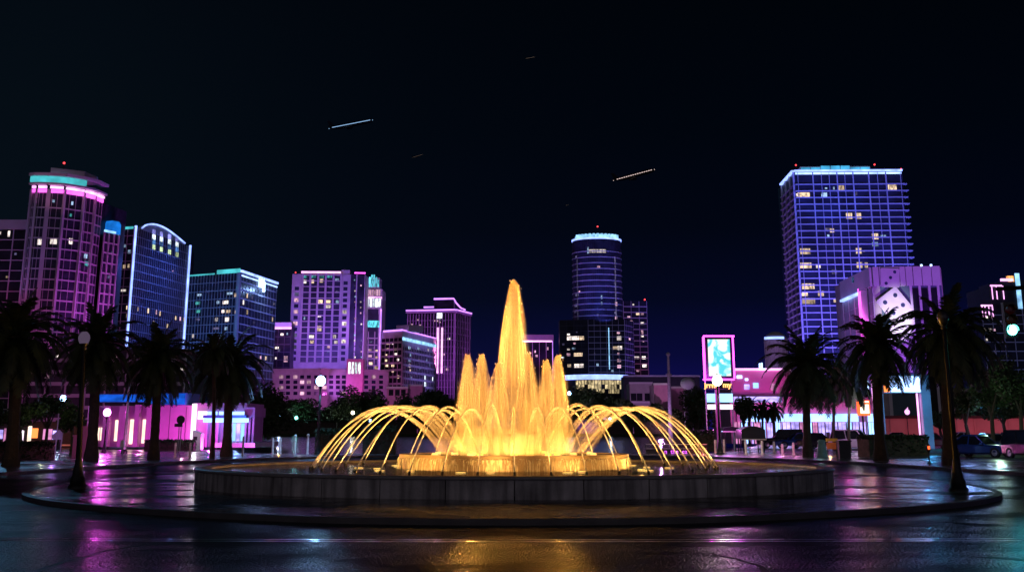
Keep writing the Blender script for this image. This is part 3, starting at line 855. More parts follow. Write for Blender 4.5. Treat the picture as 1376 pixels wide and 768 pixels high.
# stepped wing on the right
z3 = at(150, 313, 495).z
A, B = at(139, 313, 492), at(160, 313, 500)
b = thing('stepped_building', 'narrow violet lit block with bright blue rooftop between two glass towers', 'building', ((A.x + B.x) / 2, A.y, .1))
body(b, [(A.x, A.y), (B.x, B.y), (at(157, 313, 511).x, 511), (A.x, A.y + 16)], .1, z3, 'curtain_glass', 'glazing')
F = Fac(A, B)
zs, ss = grid_parts(b, F, 1, z3, 3.6, 2.8, MAT['pale_concrete'], .5, .45, .3, .5)
flood(F, .5, 30, 14, 40, (.8, .15, .95), .7, 80)
dz = at(147, 296, 496)
g = MB(); g.lathe([(3.2, z3), (3.2, dz.z - 1), (2.6, dz.z), (.1, dz.z + .5)], 20, (dz.x, dz.y + 4)); g.build('roof_drum', MAT['dome_blue'], b)
neon(b, F, .3, F.L - .3, z3 + .5, .8, 'ice_blue', .4)
for q in ((160, 358, 4, 4, 'warm_room'), (150, 340, 3, 4, 'dim_room'), (146, 372, 4, 4, 'dim_room'), (155, 390, 3, 4, 'pink_room'), (147, 398, 3, 3, 'dim_room')): lit(b, F, *q)
# podium under them
A, B = at(40, 468, 430), at(252, 468, 430)
b = thing('parking_podium', 'low magenta lit parking podium half hidden behind the left palms', 'building', ((A.x + B.x) / 2, A.y, .1))
zp = A.z
body(b, [(A.x, A.y), (B.x, B.y), (B.x, B.y + 30), (A.x, A.y + 30)], .1, zp, 'dark_wall')
F = Fac(A, B)
grid_parts(b, F, 1, zp, 3.4, 6, MAT['pale_concrete'], 1.1, .5, .3, .4, bname='parapet_band', mname='pier')
flood(F, .25, 25, 4, 14, MAGENTA, .30, 100); flood(F, .6, 25, 4, 14, (.8, .1, 1), .10, 100)
for i in range(26):
    lit(b, F, rng.uniform(60, 250), rng.choice((478, 487, 496, 506, 515)), rng.uniform(3, 7), 3.5, rng.choice(('pink_room', 'white_room', 'warm_room', 'pink_room')))

# ---- glass slab with the lit arched crown ----------------------------------
zt = at(181, 305, 520).z
C0, L0, R0 = at(181, 305, 520), onz(155, 306.5, zt), onz(255, 331, zt)
b = thing('arched_tower', 'blue glass slab with white lit edges and glowing arched crown', 'tower', ((C0.x + R0.x) / 2, C0.y + 20, .1))
body(b, [(L0.x, L0.y), (C0.x, C0.y), (R0.x, R0.y), (R0.x - 4, R0.y + 26), (L0.x, L0.y + 60)], .1, zt, 'curtain_glass', 'glazing')
F, FL = Fac(C0, R0), Fac(L0, C0)
fh = 3.3
zs, ss = grid_parts(b, F, 2, zt, fh, F.L / 28, MAT['pale_concrete'], .22, .10, .15, .12)
grid_parts(b, FL, 2, zt, fh, FL.L / 3, MAT['pale_concrete'], .3, .2, .2, .25)
vneon(b, F, .35, .55, 1, zt + .6, 'neon_white', .8); vneon(b, F, F.L - .35, .5, 1, zt + .5, 'neon_white', .8)
neon(b, FL, 0, FL.L - .5, zt - .2, .9, 'neon_cyan', .5)
for (px, py, w, h, m) in ((160, 357, 6, 5, 'warm_room'), (167, 358, 4, 5, 'warm_room'), (173, 357, 3, 5, 'warm_room'), (172, 413, 5, 5, 'warm_room'), (172, 424, 5, 5, 'warm_room'), (168, 330, 5, 5, 'cool_room'), (174, 338, 5, 5, 'cool_room'), (166, 390, 8, 3, 'white_room')):
    lit(b, FL, px, py, w, h, m)
for (px, py, w, h, m) in ((185, 415, 2.5, 5, 'warm_room'), (199, 417, 3.5, 7, 'warm_room'), (210, 419, 3, 6, 'pink_room'), (215, 421, 3, 6, 'warm_room'), (236, 427, 4, 5, 'warm_room'), (242, 428, 4, 5, 'pink_room'), (206, 434, 4, 6, 'warm_room'), (225, 438, 4, 6, 'warm_room'), (247, 429, 3, 5, 'warm_room'), (232, 364, 1.5, 1.5, 'pink_room')):
    lit(b, F, px, py, w, h, m)
# arched crown: a curved gable standing on the roof, floodlit, with its strip of light
cols = [(202, 312), (212, 315), (223, 318.5), (233, 322)]
g = MB(); sA = F.hit(190, 310)[0]; sB = F.hit(248, 328)[0]; n = 16; arch = []
for i in range(n + 1):
    s = sA + (sB - sA) * i / n; arch.append((s, zt + .3 + 3.4 * math.sin(math.pi * (i / n) ** .72)))
for i in range(n):
    (s0, a0), (s1, a1) = arch[i], arch[i + 1]
    lo = [F.pt(s0, zt - .1, 0), F.pt(s1, zt - .1, 0), F.pt(s1, zt - .1, -2), F.pt(s0, zt - .1, -2)]
    hi = [F.pt(s0, a0, 0), F.pt(s1, a1, 0), F.pt(s1, a1, -2), F.pt(s0, a0, -2)]
    g.hexa(lo + hi)
crown = g.build('crown', MAT['pale_concrete'], b)
g = MB(); g.tube([F.pt(s, z + .3, .2) for s, z in arch], .32, 6); g.build('neon_strip', MAT['neon_white'], crown)
k = mpp(540)
for (px, py) in cols:
    for r, m in enumerate(('sky_glass', 'white_cell', 'cool_cell', 'yellow_cell')):
        if m not in MAT:
            window_glow('sky_glass', (.35, .35, 1), 1.2); window_glow('white_cell', (.8, .95, 1), 2.4); window_glow('cool_cell', (.12, .3, .75), .9); window_glow('yellow_cell', (.75, .95, .55), 1.3)
        lit(b, F, px + 4.5, py + 1.5 + r * 6.8 - 2, 9.0, 6.2, m, .25)
flood(F, .5, 26, 50, zt + 4, (.4, .55, 1), 2.0, 50)
flood(F, .5, 22, 66, 50, (.07, .15, 1), 2.6, 150); flood(F, .15, 22, 40, 50, (.07, .15, 1), 1.6, 120)
flood(FL, .5, 48, 46, 60, (.12, .35, 1), 1.2, 80)

# ---- blue glass corner building with roof logo ------------------------------
zt = at(323, 366, 500).z
C0, L0, R0 = at(323, 366, 500), onz(255, 371, zt), onz(372, 382.5, zt)
b = thing('logo_building', 'dark blue corner office block with white roofline and glowing letters', 'building', (C0.x, C0.y + 15, .1))
body(b, [(L0.x, L0.y), (C0.x, C0.y), (R0.x, R0.y), (R0.x - 4, R0.y + 20), (L0.x, L0.y + 50)], .1, zt, 'curtain_glass', 'glazing')
FL, F = Fac(L0, C0), Fac(C0, R0)
zl, sl = grid_parts(b, FL, 2, zt, 3.0, FL.L / 17, MAT['pale_concrete'], .22, .14, .15, .2)
zr, sr = grid_parts(b, F, 2, zt, 3.0, F.L / 12, MAT['pale_concrete'], .40, .08, .2, .1)
g = MB(); g.fbox(FL, FL.L - .8, FL.L + .5, .2, zt, -.2, .6); g.build('corner_pier', MAT['pale_concrete'], b)
neon(b, FL, FL.L * .55, FL.L, zt + .75, 1.5, 'neon_cyan', .3)
neon(b, FL, 0, FL.L * .5, zt + .2, .5, 'neon_cyan', .3)
neon(b, F, 0, F.L, zt + .6, .75, 'neon_white', .7)
neon(b, F, .4, F.L - .2, zt - .9, .45, 'neon_blue', .4)
s, z = F.hit(350.5, 381)
ang = math.atan2(F.u.y, F.u.x)
letters('hhh', 5.2, F.pt(s, z + .2, .5), (math.pi / 2, 0, ang), MAT['sign_white'], 'sign_letters', b, .2, bold=.12)
s, z = F.hit(352.5, 390); g = MB(); q = F.pt(s, z, .5); g.ball((q.x, q.y, q.z), .75, 8); g.build('sign_dot', MAT['sign_white'], b)
q = F.pt(F.L * .55, zt - 4, 4); bulb('sign_light', q, (.3, .5, 1), 2600, .6)
for (px, py, w, h, m) in ((268, 396, 7, 3, 'cool_room'), (266, 407, 8, 4, 'teal_room'), (266, 418, 8, 4, 'teal_room'), (266, 429, 7, 3, 'dim_room'), (309, 394, 10, 3, 'cool_room'), (318, 396, 8, 5, 'warm_room'), (319, 386, 2.5, 2.5, 'teal_room'),
                         (293, 406, 5, 4, 'cool_room'), (303, 406, 10, 4.5, 'white_room'), (320, 406, 4, 7, 'white_room'), (300, 418, 5, 4, 'white_room'), (307, 418, 7, 4, 'warm_room'), (317, 419, 4, 4, 'warm_room'), (291, 429, 5, 5, 'white_room'), (305, 429, 7, 5.5, 'white_room'),
                         (290, 441, 12, 3, 'dim_room'), (304, 441, 6, 4, 'cool_room'), (260, 451, 4, 5, 'white_room'), (285, 461, 5, 4, 'white_room'), (262, 475, 5, 3, 'white_room'), (320, 446, 3, 4, 'cool_room'), (262, 487, 5, 5, 'warm_room'), (300, 474, 6, 3, 'cool_room'), (288, 487, 8, 3, 'teal_room')):
    lit(b, FL, px, py, w, h, m)
for (px, py, w, h, m) in ((332, 397, 4, 6, 'warm_room'), (339, 399, 4, 5, 'dim_room'), (327, 406, 4, 6, 'white_room'), (332, 419, 4.5, 6, 'warm_room'), (341, 433, 4, 3, 'dim_room'), (366, 429, 4, 6, 'warm_room'), (364, 419, 2, 2, 'cool_room'), (368, 408, 2, 2, 'white_room'), (350, 480, 5, 4, 'pink_room'), (357, 481, 5, 5, 'warm_room'), (347, 488, 5, 3, 'pink_room'), (364, 482, 2, 5, 'dim_room')):
    lit(b, F, px, py, w, h, m)
flood(FL, .5, 45, 34, 40, (.07, .25, 1), 1.5, 90); flood(F, .5, 45, 34, 40, (.12, .15, 1), 2.4, 90)

# ---- small dark block between -----------------------------------------------
A, B = at(366, 433, 640), at(392, 433, 640)
b = thing('dark_block', 'small dark block with pink parapet between office block and hotel', 'building', ((A.x + B.x) / 2, A.y, .3))
body(b, [(A.x, A.y), (B.x, B.y), (B.x, B.y + 20), (A.x, A.y + 20)], .3, A.z, 'dark_glass'); F = Fac(A, B)
g = MB(); g.fbox(F, 0, F.L, A.z - 2.8, A.z, -.05, .5); g.build('parapet', MAT['white_trim'], b)
neon(b, F, 0, F.L, A.z - 2.6, .9, 'neon_pink', .7); flood(F, .5, 18, A.z - 18, A.z - 1, PINK, 1.2, 60)
grid_parts(b, F, 1, A.z - 3, 3.6, 3, MAT['dark_wall'], .4, .2)
for q in ((379, 449, 4, 3, 'white_room'), (386, 448, 2, 3, 'cool_room'), (372, 467, 5, 3, 'white_room'), (375, 470, 3, 4, 'dim_room'), (384, 482, 5, 8, 'pink_room'), (371, 481, 3, 3, 'white_room')): lit(b, F, *q)

# ---- violet hotel -------------------------------------------------------------
zt = at(394, 368, 650).z
A = at(393, 368, 650); B = at(470, 366, 652); Cc = onz(491, 369, zt)
b = thing('hotel', 'violet floodlit hotel slab with pale fins and rows of room windows', 'hotel', ((A.x + B.x) / 2, A.y + 14, .3))
body(b, [(A.x, A.y), (B.x, B.y), (Cc.x, Cc.y), (Cc.x, Cc.y + 25), (A.x, A.y + 30)], .3, zt, 'stucco')
F, FR = Fac(A, B), Fac(B, Cc)
sp0, sp1 = F.hit(405, 420)[0], F.hit(457, 420)[0]
zb = F.hit(430, 487)[1]; ztop = F.hit(430, 368)[1]; zpier = F.hit(430, 389)[1]
g = MB(); g.fbox(F, sp0, sp1, zb, ztop - .5, -.04, .06); g.build('glazing', MAT['curtain_glass'], b)
NR = 15; fh = (ztop - .5 - zb) / NR
g = MB()
for i in range(6):
    s = sp0 + (sp1 - sp0) * i / 5; g.fbox(F, s - .45, s + .45, zb, ztop + .3, -.02, .9)
g.build('fin', MAT['stucco'], b)
g = MB()
for r in range(NR + 1): g.fbox(F, sp0, sp1, zb + r * fh - .22, zb + r * fh + .22, -.02, .4)
g.build('floor_band', MAT['stucco'], b)
# window pairs of each bay
wm = mat('room_glass', (0.02, 0.022, 0.05), 0.15, scale=.2, var=.6)
for r in range(NR - 1):                                  # small windows in the two stone piers
    for px in (397.5, 463):
        s = F.hit(px, 420)[0]
        if zb + (r + 1) * fh > zpier + 2 and px < 400: continue
        g = MB(); g.fbox(F, s - 1.0, s + 1.0, zb + r * fh + .9, zb + r * fh + 2.6, .002, .05)
        g.build('window', MAT[rng.choice(('pink_room', 'dim_room', 'room_glass'))] if px < 400 else MAT[rng.choice(('room_glass', 'room_glass', 'room_glass', 'white_room'))], b)
for (px, py, w, h, m) in ((409.5, 371.5, 6.5, 3.5, 'teal_room'), (421, 371.5, 6.5, 3.5, 'teal_room'), (432, 371.5, 6.5, 3.5, 'teal_room'), (443, 371, 6.5, 4, 'teal_room'), (409.5, 378, 4.5, 5, 'white_room'), (420, 378, 4, 5, 'warm_room'), (432, 377, 5, 5, 'warm_room'), (453, 376, 5, 4, 'cool_room'),
                         (430, 405.5, 7, 6, 'warm_room'), (441, 405, 6, 4, 'warm_room'), (441, 411.5, 6.5, 4.5, 'white_room'), (453.5, 405, 4.5, 4, 'cool_room'), (429, 424.5, 5, 2.5, 'white_room'), (429, 441, 6, 7, 'warm_room'), (418.5, 452, 6.5, 4, 'white_room'), (419, 459, 5, 4, 'warm_room'), (449.5, 452, 4, 4.5, 'white_room'),
                         (451.5, 459.5, 5, 4, 'white_room'), (441.5, 466, 4, 3.5, 'pink_room'), (441.5, 471.5, 4, 2, 'cool_room'), (409, 427, 2, 4, 'cool_room'), (441.5, 446, 3, 2.5, 'dim_room'), (444, 386, 5, 2, 'dim_room'), (453, 392, 4, 3, 'dim_room')):
    lit(b, F, px, py, w, h, m)
g = MB(); g.fbox(FR, .6, FR.L * .42, 12, zt, -.02, .08); g.fbox(FR, FR.L * .5, FR.L - .3, 12, zt, -.02, .08); g.build('glazing', MAT['curtain_glass'], b)
for r in range(16):
    for px in (477, 485):
        if rng.random() < .75: lit(b, FR, px + rng.uniform(-.6, .6), 376 + r * 7.4, 1.8, 2.0, rng.choice(('cool_room', 'pink_room', 'white_room', 'dim_room')), .2)
neon(b, F, F.hit(405, 366)[0], F.hit(458, 366)[0], zt + .9, .9, 'neon_pink', .6)
neon(b, FR, FR.L * .3, FR.L, zt + .8, .6, 'neon_magenta', .5)
g = MB(); g.fbox(F, sp1, F.L, zt - .1, zt + 2.2, -12, -.4); g.build('roof', MAT['stucco'], b)
beacon(b, (A.x + 1, A.y + 3, zt), .8, .45)
flood(F, .45, 44, 38, 55, (.27, .12, 1), 2.8, 100); flood(F, .2, 24, 33, 34, (.65, .14, .95), .25, 110); flood(F, .75, 24, 33, 34, (.65, .14, .95), .25, 110); flood(FR, .5, 40, 36, 50, (.28, .14, 1), 1.2, 80)
# ---- hotel podium -----------------------------------------------------------
A, M1, B = at(366, 498, 610), at(430, 497, 604), at(522, 512, 622)
b = thing('hotel_podium', 'pink lit long low podium of small square windows below the hotel', 'building', ((A.x + B.x) / 2, A.y, .3))
z1 = at(430, 497, 604).z; 
body(b, [(A.x, A.y), (M1.x, M1.y), (B.x, B.y), (B.x, B.y + 25), (A.x, A.y + 30)], .3, z1, 'stucco')
F1, F2 = Fac(A, M1), Fac(M1, B)
for F, xs in ((F1, (378, 387, 397, 406, 415, 425)), (F2, (436, 445, 454, 462, 472, 482, 492, 502, 512))):
    g = MB(); g.fbox(F, 0, F.L, z1, z1 + .8, -.1, .7); g.build('coping', MAT['stucco'], b)
    for px in xs:
        for py in (506, 513, 520, 528):
            s, z = F.hit(px, py); g = MB(); g.fbox(F, s - .95, s + .95, z - .7, z + .7, .002, .06); g.build('window', MAT['pink_room'] if rng.random() < .12 else wm, b)
    flood(F, .5, 32, 16, 16, (.85, .12, .8) if F is F2 else (.75, .18, .9), 1.1, 110)
A, B = at(466, 482, 600), at(488, 482, 600)
b = thing('lit_arcade', 'small white glowing arcade with tall openings at the foot of the hotel', 'building', ((A.x + B.x) / 2, A.y, .3))
F = Fac(A, B); body(b, [(A.x, A.y), (B.x, B.y), (B.x, B.y + 6), (A.x, A.y + 6)], .3, A.z, 'pink_stucco')
for i, px in enumerate((469.5, 474, 478.5, 483)): lit(b, F, px, 494, 2.6 if i != 2 else 3.4, 15, 'white_cell')
flood(F, .5, 20, 8, A.z - 4, PINK, .7, 60)

# ---- stepped crown tower --------------------------------------------------------
zt = at(500, 388, 670).z
A, B, Cc = at(488, 388, 670), at(514, 388, 672), at(518.5, 400, 690)
b = thing('crown_tower', 'slim tower with cyan lit stepped crown and pink tiers beside the hotel', 'tower', ((A.x + B.x) / 2, A.y + 8, .3))
body(b, [(A.x, A.y), (B.x, B.y), (Cc.x, Cc.y), (A.x, A.y + 20)], .3, zt, 'stucco'); F = Fac(A, B); FR = Fac(B, Cc)
z0 = F.hit(500, 500)[1]
g = MB(); g.fbox(F, .8, F.L - 1.6, z0, F.hit(500, 415)[1], -.02, .06); g.build('glazing', MAT['curtain_glass'], b)
grid_parts(b, F, z0, F.hit(500, 445)[1], 3.2, 3.0, MAT['stucco'], .5, .45, .25, .5)
for i, (y0, y1, grow, m, nf) in enumerate(((414, 400, -.4, 'white_cell', 6), (399, 388, -.8, 'pink_room', 7), (387, 373, -1.6, 'cyan_cell', 6))):
    if m not in MAT: window_glow('cyan_cell', (.15, .8, 1), 1.5)
    za, zb_ = F.hit(500, y0)[1], F.hit(500, y1)[1]
    cx_, cy_ = (A.x + B.x) / 2, A.y + 7; hw = F.L / 2 + grow
    g = MB(); g.prism([(cx_ - hw, A.y - .3 - grow * .6), (cx_ + hw, A.y - .3 - grow * .6), (cx_ + hw, cy_ + 6), (cx_ - hw, cy_ + 6)], za, zb_); tier = g.build('tier', MAT['stucco'], b)
    Ft = Fac((cx_ - hw, A.y - .3 - grow * .6), (cx_ + hw, A.y - .3 - grow * .6))
    for k in range(nf):
        s = Ft.L * (k + .5) / nf; rise = (1.2 - abs(k - (nf - 1) / 2) * .55) * 2 if i == 2 else 0
        g = MB(); g.fbox(Ft, s - Ft.L / nf * .33, s + Ft.L / nf * .33, za + .6, zb_ - .4 + rise, .01, .35); g.build('lit_fin', MAT[m], tier)
lit(b, F, 501, 435, 18, 9, 'cyan_cell'); neon(b, F, .5, F.L - .3, F.hit(500, 400)[1], .9, 'neon_pink', 1.2)
for q in ((497, 470, 5, 3, 'pink_room'), (505, 471, 5, 3, 'warm_room'), (497, 478, 5, 3, 'pink_room'), (498, 488, 5, 3.5, 'warm_room'), (505, 493, 6, 5, 'warm_room'), (506, 480, 4, 3, 'warm_room'), (498, 459, 4, 2, 'dim_room'), (505, 500, 6, 4, 'white_room')): lit(b, F, *q)
vneon(b, F, F.L - .5, .6, F.hit(510, 500)[1], F.hit(510, 415)[1], 'neon_violet', .4)
flood(F, .5, 40, 36, 50, (.6, .2, 1), 1.8, 70); flood(FR, .5, 35, 30, 50, (1, .25, .8), 2.4, 70)

# ---- office block with lit floors --------------------------------------------
zt = at(540, 444, 620).z
A, C0, B = onz(513, 446, zt), at(541, 447, 620), onz(585, 455, zt)
b = thing('office_block', 'mid height office block with warm lit window rows and blue cornice', 'building', (C0.x, C0.y + 12, .3))
body(b, [(A.x, A.y), (C0.x, C0.y), (B.x, B.y), (B.x, B.y + 16), (A.x, A.y + 30)], .3, zt, 'stucco'); FL, F = Fac(A, C0), Fac(C0, B)
g = MB(); g.fbox(FL, .2, FL.L - .2, 2, zt - 3, -.02, .05); g.fbox(F, .4, F.L - .4, 2, zt - 7, -.02, .05); g.build('glazing', MAT['dark_glass'], b)
z_, s_ = grid_parts(b, FL, 6, zt - 2, 3.0, 3, MAT['stucco'], .9, .25, .2, .25)
z_, s_ = grid_parts(b, F, 6, zt - 6, 3.0, 3, MAT['stucco'], .9, .4, .2, .3)
neon(b, F, 0, F.L, F.hit(560, 459)[1], 1.3, 'ice_blue', .5); neon(b, FL, FL.L * .1, FL.L, zt + .3, .7, 'neon_violet', .5); neon(b, F, 0, F.L, zt + .3, .5, 'neon_violet', .4)
for (px, py, w, h, m) in ((522, 461, 8, 3, 'warm_room'), (528, 461, 3, 3, 'white_room'), (521, 469, 6, 3, 'warm_room'), (532, 469, 6, 3, 'warm_room'), (519, 477, 4, 3, 'warm_room'), (532, 476, 5, 4, 'white_room'), (519, 484, 4, 3, 'warm_room'), (535, 483, 4, 3, 'white_room'), (520, 491, 5, 3, 'warm_room'), (528, 491, 6, 3, 'warm_room'), (519, 498, 4, 3.5, 'white_room'), (528, 498, 4, 3.5, 'warm_room'), (519, 505, 6, 4, 'white_room'), (535, 506, 4, 4, 'warm_room')):
    lit(b, FL, px, py, w, h, m)
for (px, py, w, h, m) in ((550, 467, 10, 3.5, 'cool_room'), (562, 468, 7, 3, 'cool_room'), (575, 470, 6, 3, 'white_room'), (551, 476, 6, 5, 'cool_room'), (550, 484, 10, 3.5, 'cool_room'), (563, 484, 4, 3, 'white_room'), (573, 484, 4, 3, 'cool_room'), (550, 491, 8, 4, 'white_room'), (551, 498, 9, 4, 'warm_room'), (564, 494, 4, 3, 'cool_room'), (577, 490, 3, 4, 'cool_room'), (571, 508, 9, 11, 'white_cell'), (571, 516, 11, 5, 'white_cell'), (581, 510, 3, 8, 'white_cell'), (552, 507, 6, 3, 'cool_room')):
    lit(b, F, px, py, w, h, m)
flood(FL, .5, 40, 18, 24, PURPLE, .7, 80); flood(F, .5, 40, 18, 26, (.28, .2, 1), 2.2, 80)
g = MB(); g.fbox(FL, FL.L * .3, FL.L * .9, zt + .2, zt + 3, -14, -5); g.build('roof_plant', MAT['stucco'], b)

# ---- stepped roof tower with neon eaves -------------------------------------------
zt = at(600, 418, 780).z
A, C0, B = at(548, 418, 784), at(611, 416, 778), onz(631, 421, at(611, 416, 778).z)
zt = C0.z
b = thing('courthouse_tower', 'broad purple tower with stepped neon eaves and central pink light bars', 'tower', ((A.x + B.x) / 2, A.y + 15, .3))
body(b, [(A.x, A.y), (C0.x, C0.y), (B.x, B.y), (B.x, B.y + 30), (A.x, A.y + 40)], .3, zt, 'dark_glass', 'glazing'); F, FR = Fac(A, C0), Fac(C0, B)
grid_parts(b, F, 2, zt - 2, 3.6, F.L / 16, MAT['pale_concrete'], .18, .35, .12, .7)
grid_parts(b, FR, 2, zt - 2, 3.6, FR.L / 6, MAT['pale_concrete'], .18, .35, .12, .6)
g = MB(); g.fbox(F, -.8, F.L + .4, zt - 1.6, zt - .4, -.1, 1.2); g.fbox(FR, .4, FR.L + .8, zt - 1.6, zt - .4, -.1, 1.2); g.build('eaves', MAT['pale_concrete'], b)
neon(b, F, -.8, F.L + .3, zt, .8, 'neon_violet', 1.3, -.4); neon(b, FR, .3, FR.L + .8, zt, .8, 'neon_violet', 1.3, -.4)
zr = F.hit(590, 402)[1]
s0, s1 = F.hit(582, 402)[0], F.L - 1
q = [F.pt(s0, 0, -2), F.pt(s1, 0, -2), FR.pt(FR.L * .5, 0, -4), F.pt(s1, 0, -22), F.pt(s0, 0, -22)]
g = MB(); g.prism([(p.x, p.y) for p in q], zt + .2, zr); up = g.build('roof_storey', MAT['dark_glass'], b)
g = MB(); g.fbox(F, s0, s1, zr, zr + .9, -2.2, -1.4); g.build('neon_strip', MAT['neon_violet'], up)
g = MB(); g.tube([F.pt(s1, zr + .3, -1.6), FR.pt(FR.L * .25, zr - 1.5, -1.5), FR.pt(FR.L * .5, zr - 3.8, -1), FR.pt(FR.L * .75, zr - 4.4, -.6)], .45, 6); g.build('neon_strip', MAT['neon_violet'], up)
g = MB(); g.fbox(F, F.hit(568, 410)[0], s0 - .2, zt + 1.6, zt + 2.4, -3, -2); g.build('neon_strip', MAT['neon_violet'], up)
lit(b, F, 591, 424, 7, 7, 'white_cell', .9)
for px in (588.4, 594): s = F.hit(px, 470)[0]; vneon(b, F, s, .8, F.hit(px, 501)[1], F.hit(px, 440)[1], 'neon_pink', .9)
for i in range(22): lit(b, F, rng.uniform(552, 608), rng.uniform(428, 495), 2.2, 1.8, rng.choice(('pink_room', 'dim_room', 'dim_room', 'pink_room')), .3)
for q in ((603, 455, 4, 2, 'white_room'), (601, 496, 4, 3, 'pink_room'), (560, 480, 3, 3, 'pink_room'), (573, 452, 3, 2, 'pink_room')): lit(b, F, *q)
flood(F, .5, 60, 30, 50, (.55, .09, 1), 1.7, 80); flood(FR, .5, 50, 30, 50, (.55, .09, 1), 1.7, 70)

# ---- low violet building behind the jets -----------------------------------------
A, B = at(697, 450, 800), at(743, 450, 800)
b = thing('purple_roofed_block', 'dark block under flat purple lit roof band right of the central jet', 'building', ((A.x + B.x) / 2, A.y, .3))
body(b, [(A.x, A.y), (B.x, B.y), (B.x, B.y + 25), (A.x, A.y + 25)], .3, A.z, 'dark_glass', 'glazing'); F = Fac(A, B)
g = MB(); g.fbox(F, -.3, F.L + .3, A.z - 3.2, A.z + .2, -.1, 1); g.build('roof_band', MAT['stucco'], b)
neon(b, F, .2, F.L - .6, A.z - 3.5, .8, 'neon_pink', 1.2); vneon(b, F, F.L - .25, .35, 2, A.z - 3.4, 'neon_violet', .5)
grid_parts(b, F, 2, A.z - 4, 40, F.L / 5, MAT['stucco'], 0, .3, .2, .5)
flood(F, .5, 20, A.z - 22, A.z - 2, (.55, .1, 1), 1.4, 70); flood(F, .5, 30, 8, 28, (.5, .15, 1), .4, 80)
for q in ((719, 472, 2, 3, 'pink_room'), (721, 478, 3, 3, 'pink_room'), (736, 468, 2, 4, 'pink_room'), (713, 474, 1.5, 2, 'pink_room')): lit(b, F, *q)

# ---- round dark tower in the middle --------------------------------------------------
cT = at(803.5, 320, 700); rT = 34.5 * mpp(700); zt = at(803.5, 320, 700).z
b = thing('cylinder_tower', 'round dark glass tower with white blue ring at its top', 'tower', (cT.x, cT.y + rT, .3))
cx_, cy_ = cT.x, cT.y + rT
g = MB(); g.lathe([(rT, 1), (rT, zt), (.1, zt)], 56, (cx_, cy_)); g.build('glazing', MAT['curtain_glass'], b)
fh = 8.0 * mpp(700); g = MB(); n = int((zt - 8) / fh)
prof = []
for i in range(n - 1, -1, -1):
    z = zt - 6.5 - i * fh; prof += [(rT - .12, z - .3), (rT + .30, z - .3), (rT + .30, z + .15), (rT - .12, z + .15)]
g.lathe(prof, 56, (cx_, cy_))
g.build('floor_band', MAT['pale_concrete'], b)
g = MB()
for k in range(72):
    a = 2 * math.pi * k / 72; x, y = cx_ + (rT + .02) * math.cos(a), cy_ + (rT + .02) * math.sin(a); g.tube([(x, y, 2), (x, y, zt - 1)], .07, 4)
g.build('mullion_grid', MAT['dark_wall'], b)
g = MB(); g.lathe([(rT - 1.2, zt - .2), (rT + .3, zt - .2), (rT + .3, zt + .7), (rT - .5, zt + .7)], 56, (cx_, cy_)); g.build('neon_ring', MAT['neon_white'], b)
g = MB()
for k in range(13):
    a = R(-150 + 10 * k); x, y = cx_ + (rT - .7) * math.cos(a), cy_ + (rT - .7) * math.sin(a)
    g.tube([(x, y, zt + .3), (x, y, zt + 2.6)], .75, 6)
g.lathe([(rT - 1.4, zt), (rT - 1.4, zt + 2.2), (rT - 2.5, zt + 2.6)], 40, (cx_, cy_))
g.build('roof_screen', MAT['ice_blue'], b)
Fq = Fac((cx_ - rT, cy_ - rT + .3), (cx_ + rT, cy_ - rT + .3))
def cyl_win(px, py, w, h, m):
    d = ray(px, py); x = (px - 688) / 1879 * 700
    k = mpp(700); dx = max(-rT * .98, min(rT * .98, d.x / d.y * (cy_ - rT * .8) - cx_)); a = -math.acos(dx / rT)
    z = at(px, py, cy_ + rT * math.sin(a)).z; da = w * k / rT / 2 / max(.3, abs(math.sin(a)))
    g = MB(); g.lathe([(rT + .04, z - h * k / 2), (rT + .12, z - h * k / 2), (rT + .12, z + h * k / 2), (rT + .04, z + h * k / 2)], 3, (cx_, cy_), a - da, a + da)
    g.build('window', MAT[m], b)
for q in ((802, 337, 25, 4.5, 'white_room'), (790, 336, 2, 9, 'cool_room'), (804, 359, 4, 4, 'pink_room'), (808, 399, 2, 5, 'cool_room'), (808, 407, 2, 4, 'cool_room'), (776, 396, 4, 3, 'dim_room'), (775, 410, 4, 4, 'dim_room'), (774, 418, 3, 4, 'dim_room'), (779, 392, 2, 3, 'pink_room'), (828, 408, 3, 5, 'pink_room'), (827, 420, 3, 3, 'dim_room'), (828, 427, 3, 4, 'pink_room'), (826, 380, 2, 3, 'dim_room'), (826, 346, 2, 3, 'dim_room'), (827, 354, 2, 3, 'dim_room'), (775, 345, 2, 3, 'dim_room'), (803, 423, 3, 3, 'dim_room')): cyl_win(*q)
for k, (x0, x1) in enumerate(((775, 0), (827, 0))):
    dx = (x0 - 803.5) * mpp(700); a = -math.acos(dx / rT); x, y = cx_ + (rT + .15) * math.cos(a), cy_ + (rT + .15) * math.sin(a)
    g = MB(); g.tube([(x, y, 30), (x, y, zt - 10)], .28, 5); g.build('light_bar', MAT['dim_room'], b)
beacon(b, (cx_, cy_ - rT + 1.5, zt + .5), 5.5, .55)
Fz = Fac((cx_ - rT, cy_ - rT), (cx_ + rT, cy_ - rT))
flood(Fz, .5, 55, 52, 78, (.09, .12, 1), 2.0, 55); flood(Fz, -.3, 50, 52, 76, (.35, .12, 1), 1.0, 50); flood(Fz, 1.3, 50, 52, 76, (.30, .12, 1), 1.1, 50)
